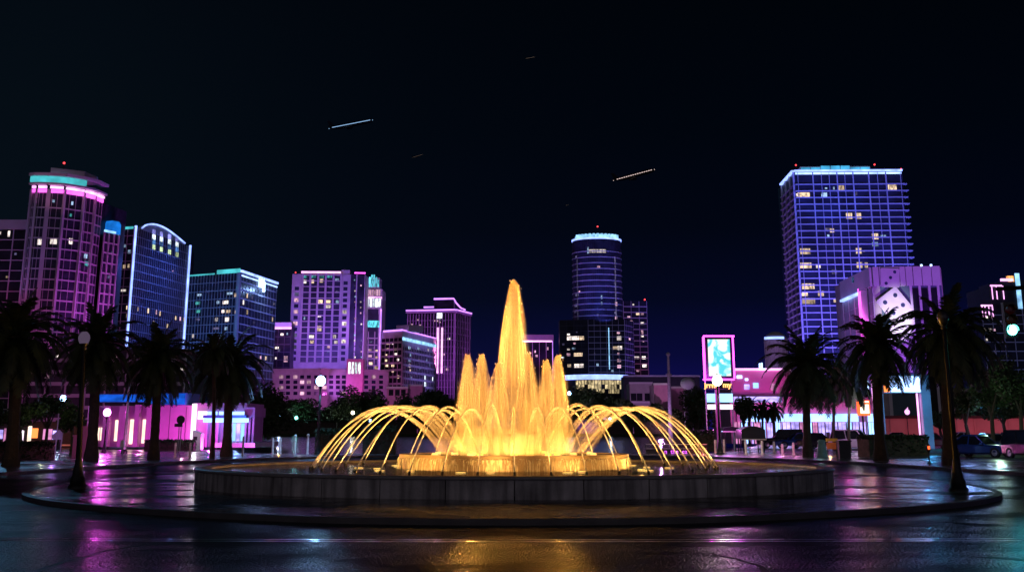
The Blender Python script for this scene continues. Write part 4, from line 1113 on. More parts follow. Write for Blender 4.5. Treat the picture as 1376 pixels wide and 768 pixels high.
# lower blocks in front of the round tower
zt2 = at(770, 430, 670).z
A, B, Cc, D = at(752, 430, 672), at(790, 430, 668), at(839, 430, 666), at(851, 436, 680)
b = thing('stepped_podium', 'dark glass podium with scattered lit windows and white ring ledge', 'building', ((B.x + Cc.x) / 2, B.y + 8, .3))
zt2 = A.z
body(b, [(A.x, A.y), (B.x, B.y), (Cc.x, Cc.y), (D.x, D.y), (D.x, D.y + 4), (A.x, A.y + 14)], .3, zt2, 'dark_glass', 'glazing')
F1, F2, F3 = Fac(A, B), Fac(B, Cc), Fac(Cc, D)
for F, m in ((F1, 'dark_wall'), (F2, 'pale_concrete'), (F3, 'pale_concrete')):
    grid_parts(b, F, 3, zt2, 2.75, 3.2, MAT[m], .22, .1, .15, .12)
for q in ((775, 446, 2, 1.5, 'dim_room'), (764, 449, 4, 2, 'white_room'), (770, 454, 17, 5, 'white_room'), (779, 454, 12, 5, 'warm_room'), (772, 461, 3, 2, 'pink_room'), (764, 469, 4, 2, 'white_room'), (771, 468, 5, 2.5, 'cool_room'), (764, 476, 5, 3.5, 'pink_room'), (777, 476, 12, 4.5, 'warm_room'), (765, 491, 5, 4, 'warm_room'), (778, 491, 13, 5, 'white_room'), (756, 480, 4, 2, 'cool_room'), (757, 462, 3, 3, 'dim_room')): lit(b, F1, *q)
for q in ((831, 447, 4, 2.5, 'pink_room'), (832, 454, 6, 5.5, 'white_room'), (828, 467, 9, 4, 'warm_room'), (833, 467, 6, 5, 'white_room'), (831, 475, 3, 3, 'pink_room'), (832, 484, 5, 4, 'pink_room'), (832, 492, 5, 4, 'pink_room'), (803, 490, 3, 4, 'cool_room'), (799, 475, 2, 2, 'dim_room'), (823, 498, 3, 3, 'cool_room')): lit(b, F2, *q)
s = F2.hit(818.5, 470)[0]; vneon(b, F2, s, .4, F2.hit(818, 496)[1], F2.hit(818, 440)[1], 'ice_blue', .4)
lit(b, F3, 846, 455, 6, 3, 'pink_room'); lit(b, F3, 845, 480, 4, 2, 'dim_room')
flood(F2, .5, 50, 24, 36, (.05, .16, 1), .25, 60); flood(F3, .5, 50, 24, 36, (.28, .12, 1), 2.4, 50)
cq = at(804, 505, 640); zr_ = cq.z; rr = 47 * mpp(640)
g = MB(); g.lathe([(rr - .8, zr_ - 1.4), (rr, zr_ - 1.4), (rr, zr_ + .8), (rr - .8, zr_ + .8)], 48, (cq.x, cq.y + rr), R(200), R(340)); g.build('ring_ledge', MAT['neon_white'], b)
g = MB(); g.lathe([(rr - 1.2, .4), (rr - 1.2, zr_ - 1.4), (.1, zr_ - 1.3)], 48, (cq.x, cq.y + rr)); ground_floor = g.build('ground_floors', MAT['dark_glass'], b)
for r_, (py, n0, n1) in enumerate(((513, -7, 9), (519, -7, 9), (525, -6, 9))):
    z = at(800, py, 642).z
    for k in range(n0, n1):
        a = R(-90 + k * 6.1)
        if (k * 7 + r_ * 3) % 5 == 0 and r_ > 0: continue
        g = MB(); g.lathe([(rr - 1.1, z - 1.0), (rr - 1.0, z - 1.0), (rr - 1.0, z + .9), (rr - 1.1, z + .9)], 1, (cq.x, cq.y + rr), a, a + R(4.9)); g.build('window', MAT['yellow_room'] if 'yellow_room' in MAT else window_glow('yellow_room', (1, .78, .42), .95), ground_floor)

# ---- dark red tower ---------------------------------------------------------------
A, B = at(837, 404, 770), at(869, 404, 772)
b = thing('dark_red_tower', 'dark tower with faint red floor lines just right of the round tower', 'tower', ((A.x + B.x) / 2, A.y + 8, .3))
body(b, [(A.x, A.y), (B.x, B.y), (B.x, B.y + 18), (A.x, A.y + 18)], .3, A.z, 'dark_glass', 'glazing'); F = Fac(A, B)
grid_parts(b, F, 2, A.z, 3.1, 4, MAT['pale_concrete'], .5, .25, .25, .3)
for q in ((857, 421, 5, 4, 'warm_room'), (863, 434, 5, 3, 'white_room'), (863, 446, 3, 5, 'pink_room'), (863, 451, 4, 3, 'white_room'), (855, 480, 8, 3, 'white_room'), (865, 480, 5, 4, 'white_room'), (866, 491, 6, 4, 'white_room'), (845, 426, 4, 3, 'pink_room'), (848, 432, 4, 3, 'pink_room'), (864, 458, 3, 2, 'pink_room'), (851, 409, 2, 2, 'white_room'), (863, 421, 4, 4, 'pink_room'), (857, 498, 4, 2, 'pink_room')): lit(b, F, *q)
beacon(b, (B.x - 1, B.y + 1, A.z), .6, .6); flood(F, .6, 50, 10, 45, (1, .12, .45), .35, 70)
# ================================================================== BUILDINGS ON THE RIGHT
rng = random.Random(11)
mat('condo_glass', (0.018, 0.02, 0.04), 0.3, scale=0.12, var=0.7, spec=0.15)
# ---- tall blue tower -------------------------------------------------------------
zt = at(1068, 231, 690).z
C0, B = at(1067, 231, 690), at(1212, 231, 688)
L0 = onz(1051, 249, zt)
b = thing('condo_tower', 'tallest tower, blue violet lit grid of balconies with glowing roof edge', 'tower', ((C0.x + B.x) / 2, C0.y + 20, .1))
body(b, [(L0.x, L0.y), (C0.x, C0.y), (B.x, B.y), (B.x + 1, B.y + 35), (L0.x, L0.y + 12)], .1, zt, 'condo_glass', 'glazing')
F, FL = Fac(C0, B), Fac(L0, C0)
fh = 9.35 * mpp(690)
nz = int((zt - 5) / fh); zs = [zt - 3.2 - fh * k for k in range(1, nz)]
ss = [F.hit(px, 240)[0] for px in (1072, 1092, 1103.5, 1114, 1124.5, 1135, 1146, 1167, 1179, 1190, 1210)]
grid_parts(b, F, 2, zt, fh, 4, MAT['pale_concrete'], .55, 0, .9, zs=zs)
g = MB()
for i, s in enumerate(ss):
    w = .55 if i in (1, 4, 6, 7, 9) else .25
    g.fbox(F, s - w / 2, s + w / 2, 2, zt - .5, -.05, 1.1 if w > .5 else .7)
g.build('pier', MAT['pale_concrete'], b)
g = MB()
for k in range(120):
    s = F.L * (k + .5) / 120; g.fbox(F, s - .05, s + .05, 2, zt - 1, -.03, .08)
g.build('mullion_grid', MAT['dark_wall'], b)
grid_parts(b, FL, 2, zt, fh, FL.L / 3, MAT['pale_concrete'], .5, .4, .8, .9, zs=zs)
for k, z in enumerate(zs):                 # balcony slabs sticking out at both ends
    g = MB(); g.fbox(F, F.L - .3, F.L + 2.0 + .5 * (k % 2), z - .27, z + .27, -8, .6); g.build('balcony', MAT['pale_concrete'], b)
    g = MB(); g.fbox(FL, -1.6, 1.5, z - .26, z + .26, -4, 1.4); g.build('balcony', MAT['pale_concrete'], b)
neon(b, F, 0, F.L, zt + .45, .8, 'neon_white', 1.4, -.6); neon(b, FL, 0, FL.L, zt + .45, .8, 'neon_white', 1.4, -.6)
neon(b, F, .5, F.L - .5, zt - .9, .9, 'neon_blue', .6)
q = [F.pt(4, 0, -3), F.pt(F.L * .72, 0, -3), F.pt(F.L * .78, 0, -16), F.pt(4, 0, -16)]
zr = at(1120, 221.5, 693).z
g = MB(); g.prism([(p.x, p.y) for p in q], zt + .1, zr - 1); rs = g.build('roof_storey', MAT['pale_concrete'], b)
Fr = Fac(q[0], q[1])
g = MB()
for i in range(7):
    g.fbox(Fr, Fr.L * i / 7 + .3, Fr.L * (i + 1) / 7 - .3, zt + 1.2, zr - 1.5 + (.8 if i in (2, 3, 4) else 0), -.02, .4)
g.build('lit_screen', MAT['roof_cyan'] if 'roof_cyan' in MAT else glow('roof_cyan', (.08, .55, 1), .8, var=.5, scale=(.15, .15, .15)), rs)
for s_ in (1.5, F.L * .76): p = F.pt(s_, zt + .2, -2); beacon(b, (p.x, p.y, p.z), 3.4, .6)
p = F.pt(F.L - .3, zt + .4, 0); beacon(b, (p.x, p.y, p.z), .5, .5)
for q in ((1080, 262, 17, 7, 'warm_room'), (1071, 262, 3, 4, 'white_room'), (1107.5, 262, 8, 7, 'cool_room'), (1129.5, 252.5, 10, 7, 'warm_room'), (1120.5, 253, 2, 4, 'cool_room'), (1110, 253, 3, 2, 'cool_room'), (1150, 260, 4, 5, 'dim_room'), (1199, 251.5, 12, 7, 'warm_room'), (1141, 290, 8.5, 8, 'warm_room'), (1153, 290, 8.5, 8, 'warm_room'), (1118, 309.5, 6, 5.5, 'warm_room'), (1112, 308, 6, 4, 'dim_room'),
          (1113, 317, 3, 4, 'cool_room'), (1176, 317.5, 8.5, 8, 'warm_room'), (1185, 317, 3, 3, 'cool_room'), (1189, 317, 3, 3, 'cool_room'), (1176, 328, 8, 6, 'cool_room'), (1082, 337.5, 14, 8, 'warm_room'), (1154, 337, 8, 8, 'warm_room'), (1161, 337, 2, 2, 'warm_room'), (1082, 356.5, 17, 7.5, 'warm_room'), (1071, 357, 3, 5, 'warm_room'), (1099.5, 357.5, 6, 5, 'white_room'), (1155, 356, 8, 8, 'warm_room'),
          (1164, 356, 4, 7, 'warm_room'), (1121, 365, 7, 6, 'dim_room'), (1086, 384.5, 17, 7.5, 'warm_room'), (1072, 385, 5, 6, 'warm_room'), (1081, 394.5, 9, 6, 'warm_room'), (1103, 394, 8, 7, 'warm_room'), (1086, 404, 19, 8, 'warm_room'), (1122, 403.5, 4, 5, 'warm_room'), (1148, 262, 3, 3, 'dim_room')): lit(b, F, *q)
flood(F, .45, 110, 14, 75, (.105, .11, 1), 6.2, 75); flood(F, .5, 70, 8, 30, (.36, .13, 1), 2.2, 80); flood(FL, .5, 80, 10, 60, (.28, .12, 1), 2.4, 60)
flood(F, .3, 30, zt - 30, zt - 3, (.05, .12, 1), 1.2, 90)
# ---- small domed corner building ---------------------------------------------------
cD = at(1045, 456, 420); r_ = 15 * mpp(420)
b = thing('domed_pavilion', 'small round topped building with white lit cornice behind the right palms', 'building', (cD.x, cD.y + r_, .1))
g = MB(); g.lathe([(r_, .1), (r_, cD.z), (r_ + .3, cD.z), (r_ + .3, cD.z + .5), (r_ * .8, cD.z + 1.6), (r_ * .4, cD.z + 2.4), (.05, cD.z + 2.6)], 32, (cD.x, cD.y + r_)); g.build('wall', MAT['stucco'], b)
g = MB(); g.lathe([(r_ + .32, cD.z + .2), (r_ + .6, cD.z + .2), (r_ + .6, cD.z + .9), (r_ + .32, cD.z + .9)], 32, (cD.x, cD.y + r_), R(200), R(300)); g.build('neon_strip', MAT['neon_white'], b)
g = MB()
for k in range(16):
    a = 2 * math.pi * k / 16; x, y = cD.x + (r_ + .05) * math.cos(a), cD.y + r_ + (r_ + .05) * math.sin(a); g.tube([(x, y, 1), (x, y, cD.z)], .18, 4)
for z in (6, 10, 14, 18): g.lathe([(r_, z), (r_ + .25, z), (r_ + .25, z + .35), (r_, z + .35)], 32, (cD.x, cD.y + r_))
g.build('pilaster', MAT['stucco'], b)
spot('flood_light', (cD.x - 10, cD.y - 30, 6), (cD.x, cD.y, 16), (.5, .25, 1), 1.0, 60)

# ---- dice building -----------------------------------------------------------------
zt = at(1172, 359, 330).z
C0, B = at(1171, 359, 330), at(1264, 359, 328)
L0 = onz(1131, 379, zt)
zB = at(1200, 384, 329).z
b = thing('dice_building', 'corner building with giant dice mural and violet panelled parapet', 'building', ((C0.x + B.x) / 2, C0.y + 10, .1))
body(b, [(L0.x, L0.y), (C0.x, C0.y), (B.x, B.y), (B.x, B.y + 20), (L0.x, L0.y + 8)], .1, zt - .3, 'stucco')
F, FL = Fac(C0, B), Fac(L0, C0)
g = MB(); g.fbox(F, F.L * .10, F.L - .2, 3, zB, -.02, .05); g.build('glazing', MAT['teal_wall'] if 'teal_wall' in MAT else mat('teal_wall', (.10, .17, .20), .6, scale=.2), b)
xs = [1172, 1180.5, 1208, 1216, 1226, 1238, 1251, 1263]
for i in range(len(xs) - 1):               # parapet panels
    s0, s1 = F.hit(xs[i], 370)[0], F.hit(xs[i + 1], 370)[0]
    g = MB(); g.fbox(F, max(0, s0 + .08), min(F.L, s1 - .08), zB, zt, .0, .9); g.build('parapet_panel', MAT['white_trim'], b)
s1 = F.hit(1226, 420)[0]
for px in (1226, 1238, 1251, 1263):
    s = min(F.L - .35, F.hit(px, 420)[0]); g = MB(); g.fbox(F, s - .28, s + .28, .5, zB - .02, .0, .7); g.build('pilaster', MAT['white_trim'], b)
for px in (1232, 1244, 1257):
    s = F.hit(px, 420)[0]; g = MB(); g.fbox(F, s - .9, s + .9, 3, zB - .5, .06, .12); g.build('glazing', MAT['dark_glass'], b)
for px in (1238, 1251): p = F.pt(F.hit(px, 360)[0], zt + .25, .4); g = MB(); g.ball((p.x, p.y, p.z), .3, 8); g.build('roof_lamp', MAT['sign_white'], b)
grid_parts(b, FL, 3, zt - 5, 3.2, FL.L / 5, MAT['white_trim'], .12, .18, .12, .2)
g = MB(); g.fbox(FL, 0, FL.L - .2, zt - 4.6, zt, .0, .6); g.build('parapet_panel', MAT['white_trim'], b)
neon(b, FL, .3, FL.L * .62, zt - 5.0, .55, 'neon_white', .9); 
s, z = FL.hit(1150, 378); lit(b, FL, 1150, 376, 6, 7, 'cool_cell', .9)
s = FL.hit(1158, 410)[0]; vneon(b, FL, s, .45, FL.hit(1158, 440)[1] - 14, FL.hit(1158, 387)[1], 'neon_magenta', .7)
g = MB(); s0, s1 = FL.hit(1158, 400)[0], FL.hit(1166, 400)[0]; g.fbox(FL, s0 + .3, s1 + .8, 2, zt - 4.7, .02, .3); g.build('lit_pier', MAT['white_trim'], b)
bulb('neon_light', FL.pt(s0 + .5, zt - 12, 2.5), (1, .1, .8), 900, .5)
flood(F, .45, 40, 6, zt - 4, (.40, .09, 1), 2.2, 62); flood(FL, .5, 40, 6, zt - 8, (.30, .14, 1), 1.0, 70)
spot('mural_light', F.pt(F.hit(1200, 430)[0], 8, 18), F.pt(F.hit(1203, 420)[0], zB - 7, 0), (.95, .88, .95), 6.0, 23, .7)
# the dice: flat painted boards on the wall, faces and pips
die = mat('die_white', (.78, .76, .76), .5, scale=.6, var=.06); pip = mat('die_pip', (.03, .05, .12), .5)
def board(cs, cz, half, rot, pips, depth, name):
    def P(a, c, d):
        x = cs + (a * math.cos(rot) - c * math.sin(rot)) * half; z = cz + (a * math.sin(rot) + c * math.cos(rot)) * half
        return F.pt(x, z, d)
    rc = .16; ol = []
    for (sx, sz, a0) in ((1, 1, 0), (-1, 1, 90), (-1, -1, 180), (1, -1, 270)):
        for k in range(5):
            a = R(a0 + 22.5 * k); ol.append((sx * (1 - rc) + rc * math.cos(a), sz * (1 - rc) + rc * math.sin(a)))
    g = MB(); n = len(ol)
    fr = [P(a, c, depth) for a, c in ol]; bk = [P(a, c, depth - .45) for a, c in ol]
    g.add(fr + bk, [tuple(range(n))] + [(i, n + i, n + (i + 1) % n, (i + 1) % n) for i in range(n)])
    o = g.build(name, die, b)
    for (a, c) in pips:
        g = MB(); m = 16
        fr = [P(a + .17 * math.cos(2 * math.pi * k / m), c + .17 * math.sin(2 * math.pi * k / m), depth + .03) for k in range(m)]
        bk = [P(a + .17 * math.cos(2 * math.pi * k / m), c + .17 * math.sin(2 * math.pi * k / m), depth - .02) for k in range(m)]
        g.add(fr + bk, [tuple(range(m))] + [(i, m + i, m + (i + 1) % m, (i + 1) % m) for i in range(m)]); g.build('pip', pip, o)
k = mpp(330)
s, z = F.hit(1195, 373.5); board(s, z, 12.8 * k, R(-3), ((-.42, -.62), (0.05, 0), (.5, .62)), 1.25, 'die_face')
s, z = F.hit(1200.5, 408.5); board(s, z, 17.2 * k, R(36), ((-.48, .5), (.52, .46), (-.5, -.52), (.5, -.48)), 1.0, 'die_face')
# sloping white side of the lower die
p = [F.hit(1226, 412), F.hit(1226, 500), F.hit(1180, 500), F.hit(1200, 428)]
g = MB(); fr = [F.pt(a, c, .5) for a, c in p]; bk = [F.pt(a, c, .07) for a, c in p]
g.add(fr + bk, [(0, 3, 2, 1)] + [(i, (i + 1) % 4, 4 + (i + 1) % 4, 4 + i) for i in range(4)]); g.build('die_side', die, b)
s = F.hit(1189, 440)[0]; g = MB(); g.fbox(F, s - .4, s + .4, 4, F.hit(1189, 430)[1], .06, .3); g.build('die_edge', die, b)

# ---- far right stepped tower -----------------------------------------------------------
A, B = at(1318, 411, 520), at(1400, 411, 520)
b = thing('terraced_tower', 'dark terraced tower with pink white roof outlines behind the green signal', 'tower', ((A.x + B.x) / 2, A.y, .1))
z1, z2, z3 = A.z, at(1340, 384, 520).z, at(1360, 376, 520).z
F = Fac(A, B); sx = lambda px: F.hit(px, 420)[0]
g = MB(); g.fbox(F, 0, F.L, .1, z1, -30, 0); g.fbox(F, sx(1334), F.L, z1, z2, -28, -.5); g.fbox(F, sx(1350), F.L, z2, z3, -26, -1); g.build('glazing', MAT['dark_glass'], b)
grid_parts(b, F, 3, z1, 3.4, 4, MAT['pale_concrete'], .3, .2, .4, .4)
neon(b, F, 0, sx(1334), z1 + .2, .5, 'neon_pink', .6); neon(b, F, sx(1334), sx(1350), z2 + .1, .6, 'neon_pink', .3); neon(b, F, sx(1350), sx(1366), z3 + .1, .9, 'neon_pink', 0, -1.2)
for px in (1319, 1324, 1329, 1334): vneon(b, F, max(.3, sx(px)), .25, z1 - 4, z1, 'neon_pink', .5)
for px in (1336, 1342, 1351): vneon(b, F, sx(px), .25, z2 - 5, z2, 'neon_pink', .3)
lit(b, F, 1359.5, 374, 7, 7, 'orange_cell' if 'orange_cell' in MAT else (window_glow('orange_cell', (1, .42, .12), 1.6) and 'orange_cell'), -.8) if False else None
window_glow('orange_cell', (1, .42, .12), 1.6)
s, z = F.hit(1359.5, 374); g = MB(); g.fbox(F, s - 1.2, s + 1.2, z - 1.1, z + 1.1, -2.4, -.9); g.build('roof_sign', MAT['orange_cell'], b)
s = F.hit(1369, 395)[0]; vneon(b, F, s, 1.6, z1 - 1, z3 + 2.5, 'ice_blue', .5)
for q in ((1322, 443, 6, 5, 'white_room'), (1330, 443, 4, 4, 'white_room'), (1336, 443, 3, 3, 'pink_room'), (1321, 456, 2.5, 3, 'white_room'), (1326, 456, 2.5, 3, 'white_room'), (1320, 426, 2, 3, 'white_room'), (1326, 426, 2.5, 3, 'white_room'), (1332, 425, 2, 3, 'pink_room'), (1345, 432, 2, 3, 'dim_room'), (1322, 468, 4, 3, 'dim_room'), (1336, 472, 6, 3, 'dim_room')): lit(b, F, *q)
flood(F, .3, 60, 12, 40, (.1, .2, 1), .35, 70)

# ---- long low wall lit red ------------------------------------------------------------------
A, B = at(1185, 559, 235), at(1460, 559, 228)
b = thing('red_lit_building', 'long low building washed in red pink light behind the parked cars', 'building', ((A.x + B.x) / 2, A.y, .1))
body(b, [(A.x, A.y), (B.x, B.y), (B.x, B.y + 14), (A.x, A.y + 14)], .1, A.z, 'stucco'); F = Fac(A, B)
g = MB(); g.fbox(F, 0, F.L, A.z - .35, A.z + .1, 0, .5); g.build('eaves', MAT['dark_wall'], b)
g = MB()
for i in range(12): s = F.L * (i + .5) / 12; g.fbox(F, s - .12, s + .12, .2, A.z - .4, .0, .25)
g.build('pilaster', MAT['stucco'], b)
for a in (.1, .32, .5, .68, .85): flood(F, a, 6, .8, 2.2, (1, .10, .18), .8, 120)
A, B = at(1236, 525, 330), at(1400, 520, 330)
b = thing('dark_hall', 'dark unlit hall standing behind the red lit wall', 'building', ((A.x + B.x) / 2, A.y, .1))
body(b, [(A.x, A.y), (B.x, B.y), (B.x, B.y + 14), (A.x, A.y + 14)], .1, A.z, 'dark_wall'); F = Fac(A, B)
g = MB(); g.fbox(F, 0, F.L, A.z, A.z + .6, -.5, .4); g.build('parapet', MAT['pale_concrete'], b)
for q in ((1262, 540, 3, 4, 'pink_room'), (1290, 545, 4, 3, 'pink_room'), (1350, 548, 4, 3, 'dim_room')): lit(b, F, *q)

# ---- shopping arcade -----------------------------------------------------------------------
YS = 175
def pbox(g, x0, x1, y0, y1, Y, d=.3, back=0):
    ym = (y0 + y1) / 2
    a, c = at(x0, ym, Y), at(x1, ym, Y); t, u = at((x0 + x1) / 2, y0, Y).z, at((x0 + x1) / 2, y1, Y).z
    g.box(a.x, c.x, Y - d, Y + back, max(u, .125), t)
A, B = at(982, 560, YS), at(1176, 560, YS)
b = thing('shopping_arcade', 'brightly lit pink and white shopping arcade behind the right hand palms', 'shop building', ((A.x + B.x) / 2, YS + 8, .12))
g = MB(); pbox(g, 982, 1176, 531, 600, YS, 0, 16); g.build('wall', MAT['pink_stucco'], b)
g = MB(); pbox(g, 984, 1062, 497, 531, YS + 1, 0, 12); up = g.build('upper_storey', MAT['pink_stucco'], b)
g = MB(); pbox(g, 984, 1064, 494.5, 497.5, YS + 1, .25, .2); g.build('neon_strip', MAT['neon_pink'], up)
glow('fascia_white', (.28, .52, 1.0), 2.6, var=.3, scale=(.35, .35, .35)); glow('shop_light', (.46, .36, 1.0), 1.5, var=.6, scale=(.6, .6, 1.3)); glow('shop_pink', (1, .35, .75), .7, var=.5, scale=(.6, .6, 1.2))
g = MB(); pbox(g, 984, 1176, 529.5, 532.5, YS, .9, 0); g.build('coping', MAT['dark_wall'], b)
for (x0, x1) in ((1000, 1052), (1054, 1082), (1084, 1152), (1166, 1175)):
    g = MB(); pbox(g, x0, x1, 555.5, 566, YS, .5, -.02); g.build('lit_fascia', MAT['fascia_white'], b)
g = MB(); pbox(g, 986, 1050, 531.5, 540, YS, .4, -.02); g.build('lit_fascia', MAT['shop_light'], b)
x = 986
while x < 1174:
    w = rng.choice((7, 9, 11))
    m = rng.choice(('shop_light', 'shop_light', 'shop_light', 'fascia_white', 'shop_pink'))
    f = MB(); pbox(f, x, x + w, 566.8, 596, YS, .12, -.01); f = f.build('shop_window', MAT[m], b)
    g = MB(); pbox(g, x - .5, x + .5, 566.8, 596, YS, .32, -.01); pbox(g, x + w * .5, x + w * .5 + .35, 566.8, 596, YS, .2, -.13); g.build('frame', MAT['dark_wall'], f)
    if rng.random() < .55:
        g = MB(); pbox(g, x + 1.5, x + w * .7, 580, 596, YS, .25, -.14); g.build('display', MAT[rng.choice(('dark_wall', 'pink_stucco', 'black_paint'))], f)
    x += w + .6
for (x0, x1, y0, y1, m) in ((990, 997, 504, 508, 'sign_white'), (1000, 1007, 516, 523, 'shop_light'), (1012, 1019, 514, 521, 'fascia_white'), (1036, 1044, 515, 524, 'shop_pink'), (1001, 1005, 508, 511, 'sign_white')):
    g = MB(); pbox(g, x0, x1, y0, y1, YS + 1, .15, -.01); g.build('window', MAT[m], up)
letters('iL', 1.15, at(1024, 495.5, YS + .4) - Vector((0, .0, -.3)), (math.pi / 2, 0, 0), MAT['sign_white'], 'roof_letters', b, .12, bold=.03)
g = MB()
for px in (990, 1008, 1028, 1048): pbox(g, px, px + .8, 540.5, 600, YS, .6, -.05)
g.build('column', MAT['pink_stucco'], b)
for px in (1000, 1040, 1085, 1135): p = at(px, 545, YS - 5); bulb('canopy_light', (p.x, p.y, 5.5), (1, .08, .55), 280, .4)
for px in (1010, 1060, 1120): p = at(px, 580, YS - 4); bulb('shop_front_light', (p.x, p.y, 2.6), (.95, .55, 1), 130, .5)
for px in (1000, 1040): p = at(px, 510, YS - 6); bulb('upper_light', (p.x, p.y, 6.8), (.65, .10, 1), 230, .4)
# pink script sign on the roof
p = at(1095, 496, YS + 4)
t = thing('neon_script_sign', 'slanted pink neon script sign in the palm crowns above the arcade', 'sign', (p.x, p.y, at(1095, 531, YS + 4).z))
letters('Less', 2.1, (p.x, p.y, p.z - .2), (math.pi / 2, R(-14), 0), MAT['neon_pink'], 'sign_letters', t, .08, bold=-.02)
g = MB(); q = at(1095, 531, YS + 4).z
for dx in (-1.2, 1.2): g.tube([(p.x + dx, p.y + .15, q), (p.x + dx, p.y + .15, p.z + .4)], .06, 6)
g.box(p.x - 1.9, p.x + 1.9, p.y + .14, p.y + .2, p.z - 1.2, p.z - 1.0); g.build('frame', MAT['steel'], t)
# purple pylon with lamp box at the arcade's end
p = at(1180, 560, 168)
t = thing('purple_pylon', 'slim purple pylon at the end of the shopping arcade', 'pylon', (p.x, p.y, .12))
g = MB(); pbox(g, 1175, 1184, 509, 600, 168, .6, .4); g.build('shaft', MAT['pink_stucco'], t)
g = MB(); pbox(g, 1174, 1175, 512, 598, 168, .75, .2); g.build('neon_strip', MAT['neon_pink'], t)
bulb('pylon_light', (p.x, p.y - 3, 3), (.6, .15, 1), 260, .3)
p = at(1160.5, 548, 150)
t = thing('orange_sign', 'small orange rimmed glowing sign box on a post before the arcade', 'sign', (p.x, p.y, .12))
glow('sign_rim', (1, .12, .03), 2.2); glow('sign_cream', (1, .85, .62), 2.6, var=.15)
g = MB(); pbox(g, 1152, 1168, 537.5, 558, 150, .35, .25); g.build('cabinet', MAT['sign_rim'], t)
g = MB(); pbox(g, 1155, 1166.5, 543, 555, 150, .42, -.352); g.build('face', MAT['sign_cream'], t)
g = MB(); pbox(g, 1156, 1166, 538.6, 540.4, 150, .42, -.352); g.build('strip', MAT['sign_cream'], t)
g = MB(); pbox(g, 1159.5, 1161.5, 558, 600, 150, .1, .1); g.build('post', MAT['iron'], t)
bulb('sign_light', (p.x, p.y - 1.5, p.z), (1, .35, .1), 90, .3)
p = at(1163.5, 518, 160)
t = thing('lantern_sign', 'small white glowing lantern on a mast above the orange sign', 'sign', (p.x, p.y, .12))
g = MB(); pbox(g, 1160.5, 1166.5, 511, 526, 160, .25, .25); g.build('lantern', MAT['sign_white'], t)
g = MB(); pbox(g, 1162.8, 1164.2, 526, 600, 160, .08, .08); pbox(g, 1162.3, 1164.7, 503, 511, 160, .15, .15); g.build('mast', MAT['steel'], t)

# ---- portal sign --------------------------------------------------------------------------
YP = 128
p = at(1214, 590, YP)
t = thing('portal_sign', 'tall portal with glowing white sign panel and blue lit right leg', 'sign', (p.x, p.y, .12))
mat('leg_paint', (.45, .5, .55), .5, scale=.6)
g = MB(); pbox(g, 1238, 1250, 503, 603, YP, .5, .5); g.build('leg', MAT['leg_paint'], t)
g = MB(); pbox(g, 1186, 1187.5, 505, 603, YP, .3, .3); g.build('leg', MAT['leg_paint'], t)
g = MB(); pbox(g, 1234.3, 1235.6, 528, 603, YP, .15, .15); g.build('neon_strip', MAT['neon_pink'], t)
g = MB(); pbox(g, 1186, 1238, 502.5, 505, YP, .45, .4); pbox(g, 1186, 1238, 526.5, 528, YP, .45, .4); g.build('crossbar', MAT['leg_paint'], t)
glow('portal_panel', (.32, .52, 1.0), 3.6, var=.3, scale=(.5, .5, .5)); glow('panel_orange', (1, .25, .06), 2.0)
g = MB(); pbox(g, 1194, 1237.5, 505.2, 526.3, YP, .3, .2); g.build('sign_panel', MAT['portal_panel'], t)
g = MB(); pbox(g, 1188, 1194, 505.2, 526.3, YP, .3, .2); g.build('side_panel', MAT['panel_orange'], t)
q = at(1232, 560, YP - 6); bulb('leg_light', (q.x + .6, q.y, 2.2), (.03, .42, 1), 420, .2); bulb('leg_light', (q.x + 1.2, q.y + 1, 5.5), (.05, .45, 1), 260, .2)
p = at(1219, 553, 180)
t = thing('pink_wall_sign', 'tiny pink apple shaped lit sign seen through the portal', 'sign', (p.x, p.y, .12))
g = MB(); g.ball((p.x, p.y, p.z), .32, 8, 1.1); g.tube([(p.x, p.y, p.z + .3), (p.x + .12, p.y, p.z + .55)], .06, 5); g.build('lamp', MAT['neon_pink'], t)
g = MB(); g.tube([(p.x, p.y + .3, .12), (p.x, p.y + .3, p.z + .2)], .05, 6); g.build('pole', MAT['iron'], t)

# ---- video billboard -----------------------------------------------------------------------
YB = 122
p = at(965, 590, YB)
t = thing('video_billboard', 'tall pole billboard with pale teal screen inside a pink neon frame', 'billboard', (p.x, p.y, .12))
g = MB(); pbox(g, 946, 984.5, 452, 509.5, YB, .35, .35); g.build('case', MAT['black_paint'], t)
g = MB()
for q in ((944.8, 985.8, 450.6, 452.6), (944.8, 985.8, 508.6, 510.6), (944.8, 946.8, 452.6, 508.6), (983.8, 985.8, 452.6, 508.6)): pbox(g, *q, YB, .42, .1)
g.build('neon_frame', MAT['billboard_neon'] if 'billboard_neon' in MAT else glow('billboard_neon', (1, .07, .95), 5.0), t)
def screen_mat():
    m = bpy.data.materials.new('screen_picture'); m.use_nodes = True; nt = m.node_tree; nt.nodes.clear(); L = nt.links.new
    o = nn(nt, 'ShaderNodeOutputMaterial'); e = nn(nt, 'ShaderNodeEmission'); tc = nn(nt, 'ShaderNodeTexCoord')
    no = nn(nt, 'ShaderNodeTexNoise'); no.inputs['Scale'].default_value = .95; no.inputs['Detail'].default_value = 2; no.inputs['Distortion'].default_value = 1.2
    L(tc.outputs['Object'], no.inputs['Vector']); rp = nn(nt, 'ShaderNodeValToRGB'); el = rp.color_ramp.elements
    el[0].position = .40; el[0].color = (.10, .62, .72, 1); el[1].position = .62; el[1].color = (.95, .93, .80, 1)
    x = el.new(.47); x.color = (.45, .85, .86, 1); x = el.new(.52); x.color = (.85, .95, .85, 1)
    L(no.outputs['Fac'], rp.inputs[0]); L(rp.outputs[0], e.inputs[0]); e.inputs[1].default_value = 1.3; L(e.outputs[0], o.inputs[0])
    return m
